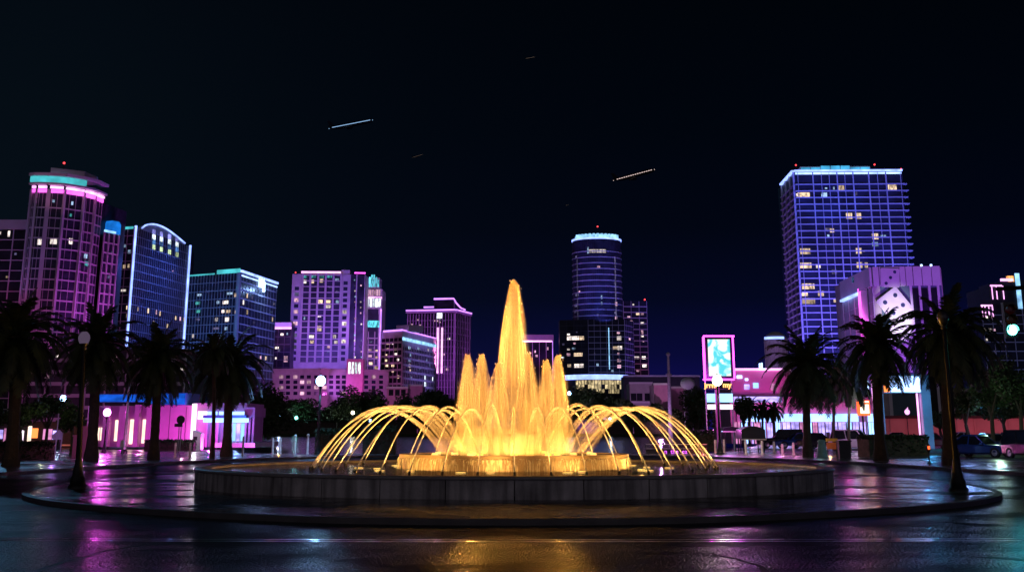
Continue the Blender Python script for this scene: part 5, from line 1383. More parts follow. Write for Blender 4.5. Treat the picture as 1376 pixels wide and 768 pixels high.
g = MB(); pbox(g, 951, 980.5, 456, 505, YB, .37, -.352); g.build('screen', screen_mat(), t)
g = MB(); pbox(g, 961.5, 967, 511, 604, YB, .4, .1); g.build('pole', MAT['pink_stucco'], t)
letters('jrrm', .62, at(955, 517.5, YB - .5), (math.pi / 2, 0, 0), MAT['sign_amber'] if 'sign_amber' in MAT else glow('sign_amber', (1, .45, .14), 2.4), 'sign_letters', t, .05, bold=.02)
letters('my', .62, at(977, 517, YB - .5), (math.pi / 2, 0, 0), MAT['sign_amber'], 'sign_letters', t, .05, bold=.02)
g = MB(); pbox(g, 948, 983, 521.8, 523, YB, .4, .2); g.build('bracket', MAT['iron'], t)
g = MB(); pbox(g, 950, 984, 528.5, 540, YB, .3, .2); g.build('light_panel', MAT['fascia_white'], t)
g = MB(); pbox(g, 951, 984, 543, 549.5, YB, .3, .2); g.build('light_panel', MAT['sign_panel_pink'] if 'sign_panel_pink' in MAT else glow('sign_panel_pink', (1, .75, .95), 1.8), t)
g = MB(); pbox(g, 948.5, 950, 511, 604, YB, .1, .1); pbox(g, 984, 985.4, 511, 604, YB, .1, .1); g.build('frame', MAT['steel'], t)
bulb('sign_glow', (p.x, YB - 5, 6.5), (.75, .05, 1), 700, .6)
bulb('sign_glow', (p.x - 1, YB - 6, 2.0), (1, .15, .85), 260, .6)

# ---- low pale buildings between lake and tower -------------------------------------------
def lowblock(name, label, x0, x1, y0, Y, m, light, E, wins=(), dep=14, cat='building', mid=()):
    A, B = at(x0, y0, Y), at(x1, y0, Y)
    t = thing(name, label, cat, ((A.x + B.x) / 2, A.y, .3))
    body(t, [(A.x, A.y), (B.x, B.y), (B.x, B.y + dep), (A.x, A.y + dep)], .1, A.z, m); F = Fac(A, B)
    g = MB(); g.fbox(F, -.2, F.L + .2, A.z - .1, A.z + .5, -.3, .4); g.build('parapet', MAT['white_trim'], t)
    for q in wins: lit(t, F, *q)
    if E: flood(F, .5, 14 + F.L * .4, 3, A.z * .6, light, E, 110)
    return t, F
t, F = lowblock('frame_house', 'low purple building with three dark square windows near the round tower', 846, 876, 515, 470, 'stucco', (.75, .3, 1), .8)
for px in (851.5, 859.5, 870): s, z = F.hit(px, 533); g = MB(); g.fbox(F, s - .95, s + .95, z - 1.2, z + 1.2, .01, .1); g.build('window', MAT['dark_glass'], t)
g = MB(); g.fbox(F, 0, F.L, F.hit(860, 541)[1], F.hit(860, 539)[1], .0, .3); g.build('ledge', MAT['white_trim'], t)
lowblock('blank_hall', 'plain pale pink hall wall left of the flagpole', 878.5, 900, 516.5, 440, 'pink_stucco', (.95, .45, .9), 1.0)
lowblock('striped_hall', 'pale violet hall with darker band right of the flagpole', 900.5, 921, 521, 450, 'pink_stucco', (.9, .4, 1), .9)
lowblock('long_shed', 'dim violet long roof behind the pale halls', 838, 940, 505.5, 560, 'dark_wall', (.5, .2, 1), .8)
t, F = lowblock('pink_house', 'small pink house with square windows across the lake', 520, 548, 521, 480, 'pink_stucco', (.95, .35, .9), .8)
for px in (525.5, 534, 542): s, z = F.hit(px, 527); g = MB(); g.fbox(F, s - .8, s + .8, z - 1.0, z + 1.0, .01, .1); g.build('window', MAT['dark_glass'], t)
t, F = lowblock('pink_annex', 'pink annex wall just right of the small pink house', 548.5, 568, 518, 500, 'pink_stucco', (.85, .3, .95), .6)
t, F = lowblock('waterfront_shops', 'low pink waterfront shops between the dark shoreline trees', 740, 830, 552, 450, 'stucco', (.7, .25, 1), .5, ((762, 562, 4, 3, 'white_cell'), (752, 563, 4, 3, 'pink_room'), (790, 563, 7, 3, 'white_room'), (813, 562, 4, 3, 'pink_room')))
t, F = lowblock('garden_pavilion', 'low pavilion with lit openings across the lake left of the jets', 420, 470, 563, 452, 'stucco', (1, .3, .6), .8, ((450, 569, 10, 5, 'pink_room'), (432, 569, 4, 4, 'pink_room')))
p = at(924, 515, 430)
t = thing('storage_tank', 'rounded pale violet tank on legs behind the weeping tree', 'tank', (p.x, p.y, .3))
g = MB(); g.ball((p.x, p.y, p.z), 2.3, 10, .8); g.build('tank', MAT['white_trim'], t)
g = MB()
for dx in (-1.2, 1.2): g.tube([(p.x + dx, p.y, .3), (p.x + dx, p.y, p.z - 1)], .2, 6)
g.build('legs', MAT['steel'], t)
spot('flood_light', (p.x - 4, p.y - 14, 4), (p.x, p.y, p.z), (.7, .35, 1), .5, 60)
# ================================================================== PALMS AND TREES
rng = random.Random(5)
GZ = .12
def palm(name, label, x, y, trunk_h, frond, r0=.32, group=None, seed=0, n=72, lean=(0, 0), droop=1.0, z0=GZ):
    rg = random.Random(seed)
    t = thing(name, label, 'palm tree', (x, y, z0), 0, group)
    top = Vector((x + lean[0], y + lean[1], z0 + trunk_h))
    path, rad = [], []
    for i in range(19):
        q = i / 18
        path.append((x + lean[0] * q * q, y + lean[1] * q * q, z0 + trunk_h * q))
        rad.append(r0 * (1.35 - .5 * min(1, q * 5) * 1 if q < .2 else .85) * (1 + .07 * (i % 2)) * (1.0 if q < .86 else 1 + (q - .86) * 3.5))
    g = MB(); g.tube(path, rad, 10)
    for i in range(26):                     # cut frond bases below the crown
        a = rg.uniform(0, 6.28); zz = trunk_h * rg.uniform(.86, .99); r = r0 * 1.2
        p = Vector((x + lean[0], y + lean[1], z0 + zz)); d = Vector((math.cos(a), math.sin(a), .9))
        g.tube([p + d * r * .6, p + d * (r + .22)], [.06, .03], 4)
    g.build('trunk', MAT['trunk_bark'], t)
    g = MB()
    for k in range(n):
        az = k * 2.39996 + rg.uniform(-.25, .25)
        el = R(82 - 132 * (k / n) ** .85 + rg.uniform(-7, 7))
        Lf = frond * rg.uniform(.85, 1.08) * (.82 if el > R(60) else 1)
        h = Vector((math.cos(az), math.sin(az), 0)); p = top + h * .12; e = el; pts = [p]
        N = 11
        for s in range(N):
            e -= (R(5.2) * droop) * (1 + s * .16) * max(.25, math.cos(e)); p = p + (h * math.cos(e) + Vector((0, 0, math.sin(e)))) * (Lf / N); pts.append(p)
        g.tube(pts, [.045 * (1 - .8 * i / N) for i in range(N + 1)], 3, False)
        side = Vector((-h.y, h.x, 0))
        M_ = 26
        for j in range(2, M_):
            q = j / M_ * N; i0 = min(int(q), N - 1); f = q - i0
            b0 = pts[i0].lerp(pts[i0 + 1], f); tg = (pts[i0 + 1] - pts[i0]).normalized()
            up = side.cross(tg); ll = Lf * .21 * (math.sin(math.pi * min(1, .12 + j / M_ * .86)) ** .6) * rg.uniform(.8, 1.15)
            for sg in (-1, 1):
                d = (tg * .62 + side * sg * .75 + up * (-.28 if sg > 0 else .28) * 0 - Vector((0, 0, 1)) * rg.uniform(.12, .4)).normalized()
                w = tg * (.040 + .006 * frond)
                tip = b0 + d * ll
                g.add([b0 - w, b0 + w, b0 + d * ll * .6 + w * .9, tip, b0 + d * ll * .6 - w * .9], [(0, 1, 2, 3, 4)])
    g.build('crown', MAT['palm_leaf'], t)
    return t
def palm_px(label, bx, by, cy_, frond_px, seed, lean_px=0, r0=.32, **k):
    p = onz(bx, by, GZ); m = mpp(p.y); top = at(bx + lean_px, cy_, p.y)
    return palm('palm_tree', label, p.x, p.y, top.z - GZ, frond_px * 1.07 * m, r0, 'tall palms round the roundabout', seed, lean=(top.x - p.x, 0), **k)
palm_px('tall dark palm at the far left edge, cut by the frame', 14, 626, 452, 84, 1, 6, .34)
palm_px('bushy palm behind the unlit left street lamp', 122, 619, 462, 70, 2, 6, .33)
palm_px('straight palm in front of the magenta pavilion wall, second from the pavilion kiosk', 206, 617, 482, 62, 3, 6, .30)
palm_px('palm before the pavilion storefront, nearest the lake on the left', 304, 613, 488, 62, 4, 4, .33)
palm_px('palm left of the green litter urn, before the white arcade fascia', 1086, 613, 488, 70, 5, -2, .30)
palm_px('palm in front of the dice mural with purple pylon behind its trunk', 1184, 619, 462, 66, 6, -6, .34)
palm_px('big dark palm hiding the right end of the dice building', 1278, 624, 446, 82, 7, -4, .36)
def slim_px(label, bx, by, cy_, fr, seed, Y=None, lean=0, n=34):
    Y = Y or onz(bx, by, GZ).y; p = at(bx, by, Y); m = mpp(Y); top = at(bx + lean, cy_, Y)
    palm('slim_palm', label, p.x, Y, top.z - GZ, fr * m, .14, 'slim palms before the arcade', seed, n, (top.x - p.x, 0), 1.15)
slim_px('thin trunked palm leaning over the white car', 1121, 597, 505, 42, 11, 118, 2)
slim_px('thin trunked palm right of the leaning slim palm, bin beside it', 1141, 597, 512, 40, 12, 116, 4)
slim_px('thin palm stem rising beside the pavilion storefront palm', 285, 612, 470, 40, 13, 92, 2)
slim_px('small palm before the arcade shopfront, left of the pair', 1007, 588, 546, 22, 14, 150, 0)
slim_px('small palm before the arcade shopfront, middle of the three', 1025, 588, 549, 20, 15, 152, 0)
slim_px('small palm before the arcade shopfront, nearest the big palm', 1040, 588, 550, 19, 16, 150, 0)

def crown_mesh(c, rx, rz, n, leaf, rg, lobes=9):
    g = MB(); L = []
    for k in range(lobes):
        a = rg.uniform(0, 6.28); q = rg.uniform(.15, .75)
        L.append((Vector((c[0] + rx * q * math.cos(a), c[1] + rx * q * math.sin(a), c[2] + rz * rg.uniform(-.45, .55))), rg.uniform(.32, .55)))
    for k in range(n):
        o, s = L[rg.randrange(lobes)]
        d = Vector((rg.gauss(0, 1), rg.gauss(0, 1), rg.gauss(0, 1))).normalized() * (rg.random() ** .42)
        p = o + Vector((d.x * rx * s, d.y * rx * s, d.z * rz * s * 1.1))
        u = Vector((rg.gauss(0, 1), rg.gauss(0, 1), rg.gauss(0, .7))).normalized(); v = u.cross(Vector((rg.gauss(0, 1), rg.gauss(0, 1), rg.gauss(0, 1)))).normalized()
        w = leaf * rg.uniform(.6, 1.4)
        g.add([p - u * w, p + v * w * .45, p + u * w, p - v * w * .45], [(0, 1, 2, 3)])
    return g, L
def tree(label, x, y, h, rx, seed, trunk=.25, n=2600, leaf=.22, low=.35, group='trees by the water', name='leafy_tree', z0=GZ):
    rg = random.Random(seed); t = thing(name, label, 'tree', (x, y, z0), 0, group)
    c = (x, y, z0 + h * (1 + low) / 2); rz = h * (1 - low) / 2
    g2, L = crown_mesh(c, rx, rz, n, leaf, rg)
    g = MB(); f = Vector((x + rg.uniform(-.2, .2), y, z0 + h * low)); g.tube([(x, y, z0), (x, y, z0 + h * low * .5), f], [trunk * 1.3, trunk, trunk * .85], 8)
    for o, s in L[:6]:
        g.tube([f, f.lerp(o, .5) + Vector((0, 0, .1 * h)), o], [trunk * .6, trunk * .35, trunk * .12], 5)
    g.build('trunk', MAT['trunk_bark'], t); g2.build('crown', MAT['tree_leaf'], t)
    return t
def tree_px(label, x, top, base, rpx, Y, seed, **k):
    a = at(x, top, Y); m = mpp(Y); zb = k.pop('zb', GZ)
    return tree(label, a.x, Y, a.z - zb, rpx * m, seed, z0=zb, **k)
# far shore
G = 'dark trees along the far shore'
for i, (x, top, r, Y, label) in enumerate(((352, 512, 42, 190, 'broad dark tree overhanging the pavilion roof end'), (338, 524, 30, 215, 'dark tree behind the storefront canopy'),
        (398, 532, 28, 445, 'round dark tree behind the white lake lamp'), (432, 530, 30, 447, 'dark tree just right of the white lake lamp'), (372, 540, 22, 446, 'low dark tree left of the white lake lamp'),
        (472, 516, 27, 455, 'tall dark shore tree below the hotel arcade'), (500, 520, 26, 458, 'dark shore tree under the crown tower'), (555, 528, 22, 452, 'dark shore tree below the pink annex'),
        (582, 516, 30, 450, 'large dark shore tree just left of the jets'), (606, 522, 26, 456, 'dark shore tree partly behind the leftmost jet'), (772, 530, 26, 448, 'dark shore tree right of the jets'),
        (800, 520, 30, 452, 'tall dark shore tree below the white ring ledge'), (832, 534, 22, 447, 'dark shore tree before the frame house'), (868, 548, 20, 440, 'small shore tree below the frame house'),
        (892, 540, 18, 436, 'thin shore tree before the pale hall'))):
    tree_px(label, x, top, 577, r * 1.2, Y, 40 + i, n=5200, leaf=.24 if Y < 300 else .5, low=.04, trunk=.35, group=G, zb=.3 if Y > 430 else GZ)
tree_px('weeping dark tree with pale trunks left of the billboard', 934, 514, 592, 26, 150, 71, n=3600, leaf=.17, low=.22, trunk=.25, group='trees near the arcade')
tree_px('narrow tree just left of the billboard pole', 948, 528, 592, 14, 140, 72, n=1800, leaf=.15, low=.3, trunk=.18, group='trees near the arcade')
tree_px('tree right of the billboard before the arcade balcony', 996, 520, 592, 16, 148, 73, n=1800, leaf=.15, low=.3, trunk=.16, group='trees near the arcade')
G = 'trees beside the right hand car park'
for i, (x, top, r, Y, label) in enumerate(((1325, 492, 36, 100, 'leafy tree with green lit leaves above the blue car'), (1362, 478, 40, 98, 'tall leafy tree under the green signal'), (1296, 520, 26, 112, 'dim tree between the big palm and the blue car'),
        (1345, 520, 30, 118, 'dim leafy tree behind the tall right tree'), (1262, 545, 18, 135, 'low tree beyond the portal leg'))):
    tree_px(label, x, top, 605, r, Y, 80 + i, n=3600, leaf=.13, low=.42, trunk=.16, group=G)
G = 'street trees at far left'
for i, (x, top, r, Y, label) in enumerate(((34, 535, 30, 98, 'small tree before the white lit doorway at far left'), (68, 528, 34, 104, 'wide small tree above the violet notice board'), (102, 540, 22, 100, 'small tree beside the pink gate posts'), (-14, 532, 32, 100, 'small tree cut by the left edge of the frame'))):
    tree_px(label, x, top, 605, r, Y, 90 + i, n=2600, leaf=.13, low=.40, trunk=.13, group=G)
def hedge(label, p0, p1, w, h, seed, n=2600, leaf=.10):
    rg = random.Random(seed); a, c = Vector(p0), Vector(p1); d = (c - a); L = d.length; u = d / L; v = Vector((-u.y, u.x, 0))
    t = thing('hedge', label, 'hedge', (a.x + d.x / 2, a.y + d.y / 2, GZ))
    g = MB(); cs = [a - v * w * .4, c - v * w * .4, c + v * w * .4, a + v * w * .4]; g.prism([(q.x, q.y) for q in cs], GZ, GZ + h * .85)
    g.build('stems', MAT['trunk_bark'], t); g = MB()
    for k in range(n):
        q = a + u * rg.uniform(0, L) + v * rg.uniform(-.5, .5) * w; z = GZ + h * (1 - rg.random() ** 2 * .9) + rg.uniform(-.1, .12); p = Vector((q.x, q.y, max(GZ + .05, z)))
        e = Vector((rg.gauss(0, 1), rg.gauss(0, 1), rg.gauss(0, 1))).normalized(); f = e.cross(Vector((rg.gauss(0, 1), rg.gauss(0, 1), rg.gauss(0, 1)))).normalized(); s = leaf * rg.uniform(.6, 1.4)
        g.add([p - e * s, p + f * s * .5, p + e * s, p - f * s * .5], [(0, 1, 2, 3)])
    g.build('foliage', MAT['hedge_leaf'], t)
for k, (xa, xb, lb) in enumerate(((356, 452, 'long dark waterside hedge below the far trees, left part'), (455, 560, 'long dark waterside hedge below the far trees, behind the left arcs'), (562, 640, 'long dark waterside hedge partly behind the jets'), (735, 850, 'long dark waterside hedge below the round tower'), (852, 945, 'long dark waterside hedge below the pale halls'))):
    hedge(lb, at(xa, 575, 433), at(xb, 575, 433), 4, 4.2, 60 + k, 3800, .30)
hedge('clipped dark hedge between the palm with pylon and the portal leg', at(1160, 600, 97), at(1240, 600, 99), 1.6, 1.3, 1, 4200)
hedge('low dark hedge under the far left palm', at(-20, 605, 84), at(66, 605, 88), 1.6, .95, 2, 3600)
hedge('long low hedge in front of the magenta pavilion', at(196, 595, 121), at(262, 595, 121), 1.2, .8, 3, 2600)
hedge('dark hedge left of the billboard pole by the water', at(925, 600, 116), at(960, 600, 116), 1.8, 1.6, 4, 2400)
hedge('dark clipped shrub beside the white lake lamp', at(424, 605, 105.6), at(456, 605, 105.6), 1.4, 1.7, 5, 2200)
hedge('low dark shrub bed between the lake lamp and the jets', at(488, 606, 105.5), at(532, 606, 105.5), 1.3, 1.9, 6, 2200)

# ================================================================== LAMPS
glow('globe_magenta', (1, .30, 1), 9.0); glow('globe_white', (.30, .58, 1), 12.0); glow('globe_warm', (1, .85, .62), 8.0); glow('globe_teal', (.25, .95, .85), 4.0)
def street_lamp(label, x, y, h, globe, c=None, watt=0, z0=GZ, slim=1.0, group=None, globe_r=.24, name='street_lamp'):
    t = thing(name, label, 'street lamp', (x, y, z0), 0, group)
    g = MB(); s = slim
    g.lathe([(.30 * s, z0), (.30 * s, z0 + .10), (.24 * s, z0 + .13), (.23 * s, z0 + .32), (.18 * s, z0 + .40), (.15 * s, z0 + .62), (.11 * s, z0 + .80), (.12 * s, z0 + .84), (.085 * s, z0 + .92)], 16, (x, y)); g.build('base', MAT['iron'], t, True)
    g = MB(); g.lathe([(.085 * s, z0 + .9), (.075 * s, z0 + h * .5), (.055 * s, z0 + h - .55)], 12, (x, y))
    for k in range(8):
        a = 6.283 * k / 8; g.tube([(x + .084 * s * math.cos(a), y + .084 * s * math.sin(a), z0 + .95), (x + .056 * s * math.cos(a), y + .056 * s * math.sin(a), z0 + h - .6)], .012, 4)
    g.build('shaft', MAT['iron'], t, True)
    zb = z0 + h - .6
    g = MB(); g.lathe([(.055 * s, zb), (.11, zb + .05), (.06, zb + .10), (.13, zb + .17), (.14, zb + .2)], 14, (x, y)); g.build('collar', MAT['iron'], t, True)
    r = globe_r; zc = zb + .2
    g = MB(); g.lathe([(.13, zc), (r * .9, zc + r * .45), (r, zc + r * .9), (r * .92, zc + r * 1.4), (r * .6, zc + r * 1.85), (.06, zc + r * 2.05), (.001, zc + r * 2.06)], 18, (x, y)); g.build('globe', MAT[globe], t, True)
    g = MB(); g.lathe([(.10, zc + r * 1.98), (.05, zc + r * 2.1), (.025, zc + r * 2.25), (.001, zc + r * 2.5)], 10, (x, y)); g.build('finial', MAT['iron'], t, True)
    if watt: bulb('lamp_bulb', (x, y - r - .02, zc + r), c, watt, r * .8); bulb('lamp_bulb', (x, y + r + .02, zc + r), c, watt * .6, r * .8)
    return t
def lamp_px(label, bx, by, gy, globe, c=None, watt=0, z0=GZ, Y=None, **k):
    p = onz(bx, by, z0) if Y is None else at(bx, by, Y)
    zz = at(bx, gy, p.y).z
    return street_lamp(label, p.x, p.y, zz - z0 + .35, globe, c, watt, z0, **k)
lamp_px('unlit black street lamp on the left tip of the brick island', 104, 656, 459, 'globe_dim', group='island lamps', globe_r=.19).rotation_euler = (0, R(-2.6), 0)   # the post leans a little
p = onz(1288, 660, GZ)
street_lamp('black street lamp on the right tip of the brick island, head lost in palm fronds', p.x, p.y, 5.4, 'dark_globe', group='island lamps', globe_r=.19)
lamp_px('magenta glowing globe lamp before the left pavilion', 140, 602, 558, 'globe_magenta', (1, .08, .9), 900, Y=112, slim=.7, globe_r=.30)
lamp_px('bright blue white globe lamp beside the lake, left of the fountain', 427, 612, 517, 'globe_white', (.25, .55, 1), 750, Y=104, globe_r=.36)
lamp_px('warm white globe lamp in front of the billboard pole', 968, 612, 517, 'globe_warm', (1, .8, .65), 700, Y=104, globe_r=.38)
for i, (x, y, Y, m, lb) in enumerate(((355, 556, 260, 'globe_teal', 'teal glowing lamp at the end of the pavilion terrace'), (398, 563, 434, 'globe_teal', 'teal shore lamp under the round tree left of the lake lamp'), (376, 562, 436, 'globe_white', 'small white shore lamp left of the teal one'),
        (497, 567, 434, 'globe_white', 'white shore lamp seen through the left water arcs'), (474, 556, 440, 'globe_warm', 'warm shore lamp above the left water arcs'), (765, 530, 440, 'globe_white', 'white lamp at the foot of the dark podium right of the jets'), (260, 538, 150, 'globe_white', 'small white lamp on a post at the corner of the magenta pavilion'),
        (85, 534, 125, 'globe_white', 'small white lamp among the far left trees'), (820, 565, 434, 'globe_white', 'white shore lamp seen through the right water arcs'), (845, 572, 433, 'globe_warm', 'warm shore lamp behind the right water arcs'))):
    street_lamp(lb, at(x, y, Y).x, Y, at(x, y, Y).z - GZ + .1, m, (.3, .9, .9) if 'teal' in m else (.8, .85, 1), 700 if Y > 200 else 120, .3 if Y > 430 else GZ, 1.0, 'small lamps round the lake', .55 if Y > 400 else .26, 'shore_lamp')

# ================================================================== LEFT PAVILION
YV = 128
def vbox(g, x0, x1, y0, y1, d=.3, back=0, Y=YV): pbox(g, x0, x1, y0, y1, Y, d, back)
p = at(230, 590, YV)
pav = thing('magenta_pavilion', 'low magenta lit pavilion with blue roof band and warm window slots', 'building', (p.x, p.y + 5, GZ))
g = MB(); vbox(g, 118, 203, 545, 600, -.6, 9); vbox(g, 203, 258, 544, 600, 0, 9); vbox(g, 258, 330, 541, 600, -.3, 9); g.build('wall', MAT['mauve_stucco'], pav)
mat('blue_canopy', (.06, .20, .55), .5, scale=.5)
g = MB(); vbox(g, 130, 203, 529, 540, .5, 6); vbox(g, 212, 252, 527.5, 544, .6, 5); vbox(g, 203, 212, 532, 545, .2, 6); g.build('roof_canopy', MAT['blue_canopy'], pav)
glow('blue_wash_glow', (.01, .12, .80), .8, var=.6, scale=(.7, .7, 1.2))  # blue light on the roof band, put into a patchy glowing skin
for q in ((131, 202, 530, 539.5, .56), (213, 251, 528.5, 543, .66), (203.5, 211.5, 534, 545, .26)):
    g = MB(); vbox(g, *q, -q[4] + .06); g.build('lit_fascia', MAT['blue_wash_glow'], pav)
for (x0, x1, y0) in ((118, 127, 545), (139, 147, 545), (160, 171, 545), (181, 187, 543), (197, 203.5, 542)):
    g = MB(); vbox(g, x0, x1, y0, 600, .35, .6); g.build('pier', MAT['mauve_stucco'], pav)
glow('warm_slot', (1, .72, .55), 1.9, var=.35, scale=(.6, .6, .5))
for (x0, x1, y0, y1) in ((128, 131, 574, 591), (132.5, 135.5, 574, 591), (152, 158, 564, 592), (172, 178.5, 563, 596), (189, 194, 563, 595)):
    g = MB(); vbox(g, x0, x1, y0, y1, -.5, .62); g.build('window', MAT['warm_slot'], pav)
for px in (227, 249):
    g = MB(); vbox(g, px, px + .5, 546, 600, .04, -.003); g.build('joint', MAT['dark_wall'], pav)
g = MB(); vbox(g, 258, 263.5, 542, 596, .4, -.31 + .3); g.build('lit_pier', MAT['sign_panel_pink'], pav)
g = MB(); vbox(g, 266, 277.5, 552, 563, .1, .25); g.build('window', MAT['sign_panel_pink'], pav)
for (x0, x1) in ((279, 284), (287, 292), (295, 300), (303, 310), (313, 330)):
    g = MB(); vbox(g, x0, x1, 552.5, 557, .25, .1); g.build('clerestory_window', MAT['fascia_white'], pav)
g = MB(); vbox(g, 277.5, 334, 561.5, 567, 1.4, .3); g.build('canopy_light', MAT['fascia_white'], pav)
g = MB(); vbox(g, 278, 335, 557.5, 561.3, 1.6, .25); g.build('canopy', MAT['blue_canopy'], pav)
for i, x0 in enumerate((307, 312.5, 318, 323.5)):
    f = MB(); vbox(f, x0, x0 + 4.6, 568, 592, .05, .25); f = f.build('shop_window', MAT['ice_blue' if i % 2 else 'shop_light'], pav)
    g = MB(); vbox(g, x0 - .5, x0 + .2, 568, 596, .35, .2); g.build('frame', MAT['white_trim'], f)
for px in (277.5, 292, 330, 335, 340):
    g = MB(); vbox(g, px, px + 2.6, 548 if px > 325 else 567, 600, .5, .2); g.build('column', MAT['mauve_stucco'], pav)
g = MB(); vbox(g, 330, 344, 547, 560, .55, 5); g.build('end_block', MAT['mauve_stucco'], pav)
g = MB(); vbox(g, 300, 352, 594, 600, 3.5, 9); g.build('terrace', MAT['pale_concrete'], pav)
for (px, py, E, c) in ((232, 590, 520, (1, .10, .75)), (255, 580, 300, (1, .15, .9)), (282, 588, 300, (1, .15, .8)), (165, 590, 110, (.8, .1, 1)), (340, 585, 240, (.7, .2, 1)), (190, 588, 120, (1, .3, .6))):
    q = at(px, py, YV - 4.5); bulb('uplight', (q.x, q.y, .5), (c[0], c[1] * .4, c[2] * .9), E * .95, .2)
q = at(318, 575, YV - 3); bulb('shop_front_light', (q.x, q.y, 2.4), (.15, .35, 1), 200, .3)
p = at(264, 590, YV - 5)
t = thing('ticket_kiosk', 'small white kiosk with dark square hatch and sloping top by the pavilion', 'kiosk', (p.x, p.y, GZ))
a, c = at(258.5, 590, YV - 5), at(270, 590, YV - 5); zt = at(264, 578, YV - 5).z; zl = at(264, 582, YV - 5).z
g = MB(); g.hexa([(a.x, p.y, GZ), (c.x, p.y, GZ), (c.x, p.y + 1.2, GZ), (a.x, p.y + 1.2, GZ), (a.x, p.y, zt), (c.x, p.y, zl), (c.x, p.y + 1.2, zl), (a.x, p.y + 1.2, zt)]); g.build('cabin', MAT['white_trim'], t)
g = MB(); pbox(g, 260, 265, 586, 591, YV - 5, .03, -.003); g.build('hatch', MAT['black_paint'], t)
q = at(262, 590, YV - 8); bulb('kiosk_light', (q.x, q.y, 2.2), (.9, .8, 1), 90, .2)

# far left shop fronts
YL = 138
p = at(50, 590, YL); shop = thing('lit_shopfront', 'low shopfront with white doorway and orange window at far left', 'building', (p.x, p.y + 4, GZ))
g = MB(); pbox(g, -60, 118, 566, 604, YL, 0, 8); g.build('wall', MAT['dark_wall'], shop)
for (x0, x1, y0, y1, m) in ((-4, 4, 577, 589, 'shop_light'), (5, 7.5, 575, 600, 'shop_pink'), (10, 13, 572, 600, 'shop_pink'), (28, 31.5, 576, 601, 'sign_panel_pink'), (37, 42, 572, 601, 'warm_slot'), (43, 51, 575, 588, 'panel_orange'), (58, 70, 576, 590, 'shop_pink'), (71, 80, 578, 590, 'shop_light'), (25, 27, 578, 601, 'shop_pink')):
    g = MB(); pbox(g, x0, x1, y0, y1, YL, .08, -.005); g.build('window', MAT[m], shop)
g = MB(); pbox(g, 40, 104, 596.5, 598.5, YL - 2, .3, .1); g.build('low_wall', MAT['stucco'], shop)
q = at(60, 590, YL - 4); bulb('shop_front_light', (q.x, q.y, 1.0), (1, .2, .1), 160, .3)

# ================================================================== STREET FURNITURE
p = at(76, 600, 80); t = thing('notice_board', 'violet lit rounded notice board on two thin posts at far left', 'sign', (p.x, p.y, GZ))
g = MB(); a, c = at(70, 581, 80), at(84.5, 581, 80); zz = [at(77, y, 80).z for y in (590, 577)]
ol = [(a.x + .1, zz[0]), (c.x - .05, zz[0]), (c.x, zz[0] + .15), (c.x, zz[1] - .2), (c.x - .2, zz[1]), (a.x + .3, zz[1] - .05), (a.x, zz[1] - .3), (a.x, zz[0] + .12)]
g.add([(x, 80, z) for x, z in ol] + [(x, 80.06, z) for x, z in ol], [tuple(range(8)), tuple(range(15, 7, -1))] + [(i, 8 + i, 8 + (i + 1) % 8, (i + 1) % 8) for i in range(8)]); g.build('panel', MAT['post_paint'], t)
for px, l in ((75.5, 0), (83, -1.0)):
    q = at(px, 590, 80); g = MB(); g.tube([(q.x + l * .05, 80.03, GZ), (q.x, 80.03, zz[1] + (.9 if px < 80 else -.3))], .035, 6); g.build('post', MAT['post_paint'], t)
g = MB(); q = at(78, 609, 80); g.box(q.x - .35, q.x + .35, 79.9, 80.2, GZ, GZ + .08); g.build('foot', MAT['post_paint'], t)
bulb('sign_light', (p.x + .4, 78.2, 1.2), (.5, .2, 1), 30, .2)
G = 'pink gate posts'
for px, w, lb in ((100, 2.5, 'thin pink gate post left of the unlit street lamp'), (113, 4, 'wide pink gate post just right of the unlit street lamp')):
    p = at(px, 600, 92); t = thing('gate_post', lb, 'gate post', (p.x, p.y, GZ), 0, G)
    a, c = at(px - w, 600, 92), at(px + w, 600, 92); zt = at(px, 586 if w < 3 else 574, 92).z
    g = MB(); g.box(a.x, c.x, 92, 92.5, GZ, zt); g.build('shaft', MAT['pink_stucco'], t); g = MB(); g.box(a.x - .05, c.x + .05, 91.95, 92.55, zt, zt + .1); g.build('cap', MAT['pink_stucco'], t)
q = at(112, 600, 88); bulb('gate_light', (q.x, q.y, 1.0), (1, .2, .75), 60, .2)
p = at(167, 602, 108); t = thing('banner_pole', 'tall pink lit pole leaning before the pavilion windows', 'pole', (p.x, p.y, GZ))
top = at(173.5, 517, 108)
g = MB(); g.tube([(p.x, p.y, GZ), (top.x, p.y, top.z)], [.14, .07], 8); g.build('shaft', MAT['post_paint'], t); g = MB(); g.lathe([(.25, GZ), (.25, GZ + .15), (.15, GZ + .3)], 10, (p.x, p.y)); g.build('base', MAT['iron'], t)
g = MB(); g.ball((top.x, p.y, top.z + .06), .12, 8); g.build('finial', MAT['post_paint'], t)
bulb('pole_light', (p.x + 1.4, p.y - 1.2, .5), (1, .15, .8), 110, .15)
p = at(164, 598, 100); t = thing('meter_box', 'small white utility box on a leg beside the leaning pole', 'utility box', (p.x, p.y, GZ))
g = MB(); pbox(g, 162.5, 167, 591, 600, 100, .15, .1); g.build('box', MAT['white_trim'], t); g = MB(); pbox(g, 164, 165.3, 600, 613, 100, .05, .02); g.build('leg', MAT['steel'], t)
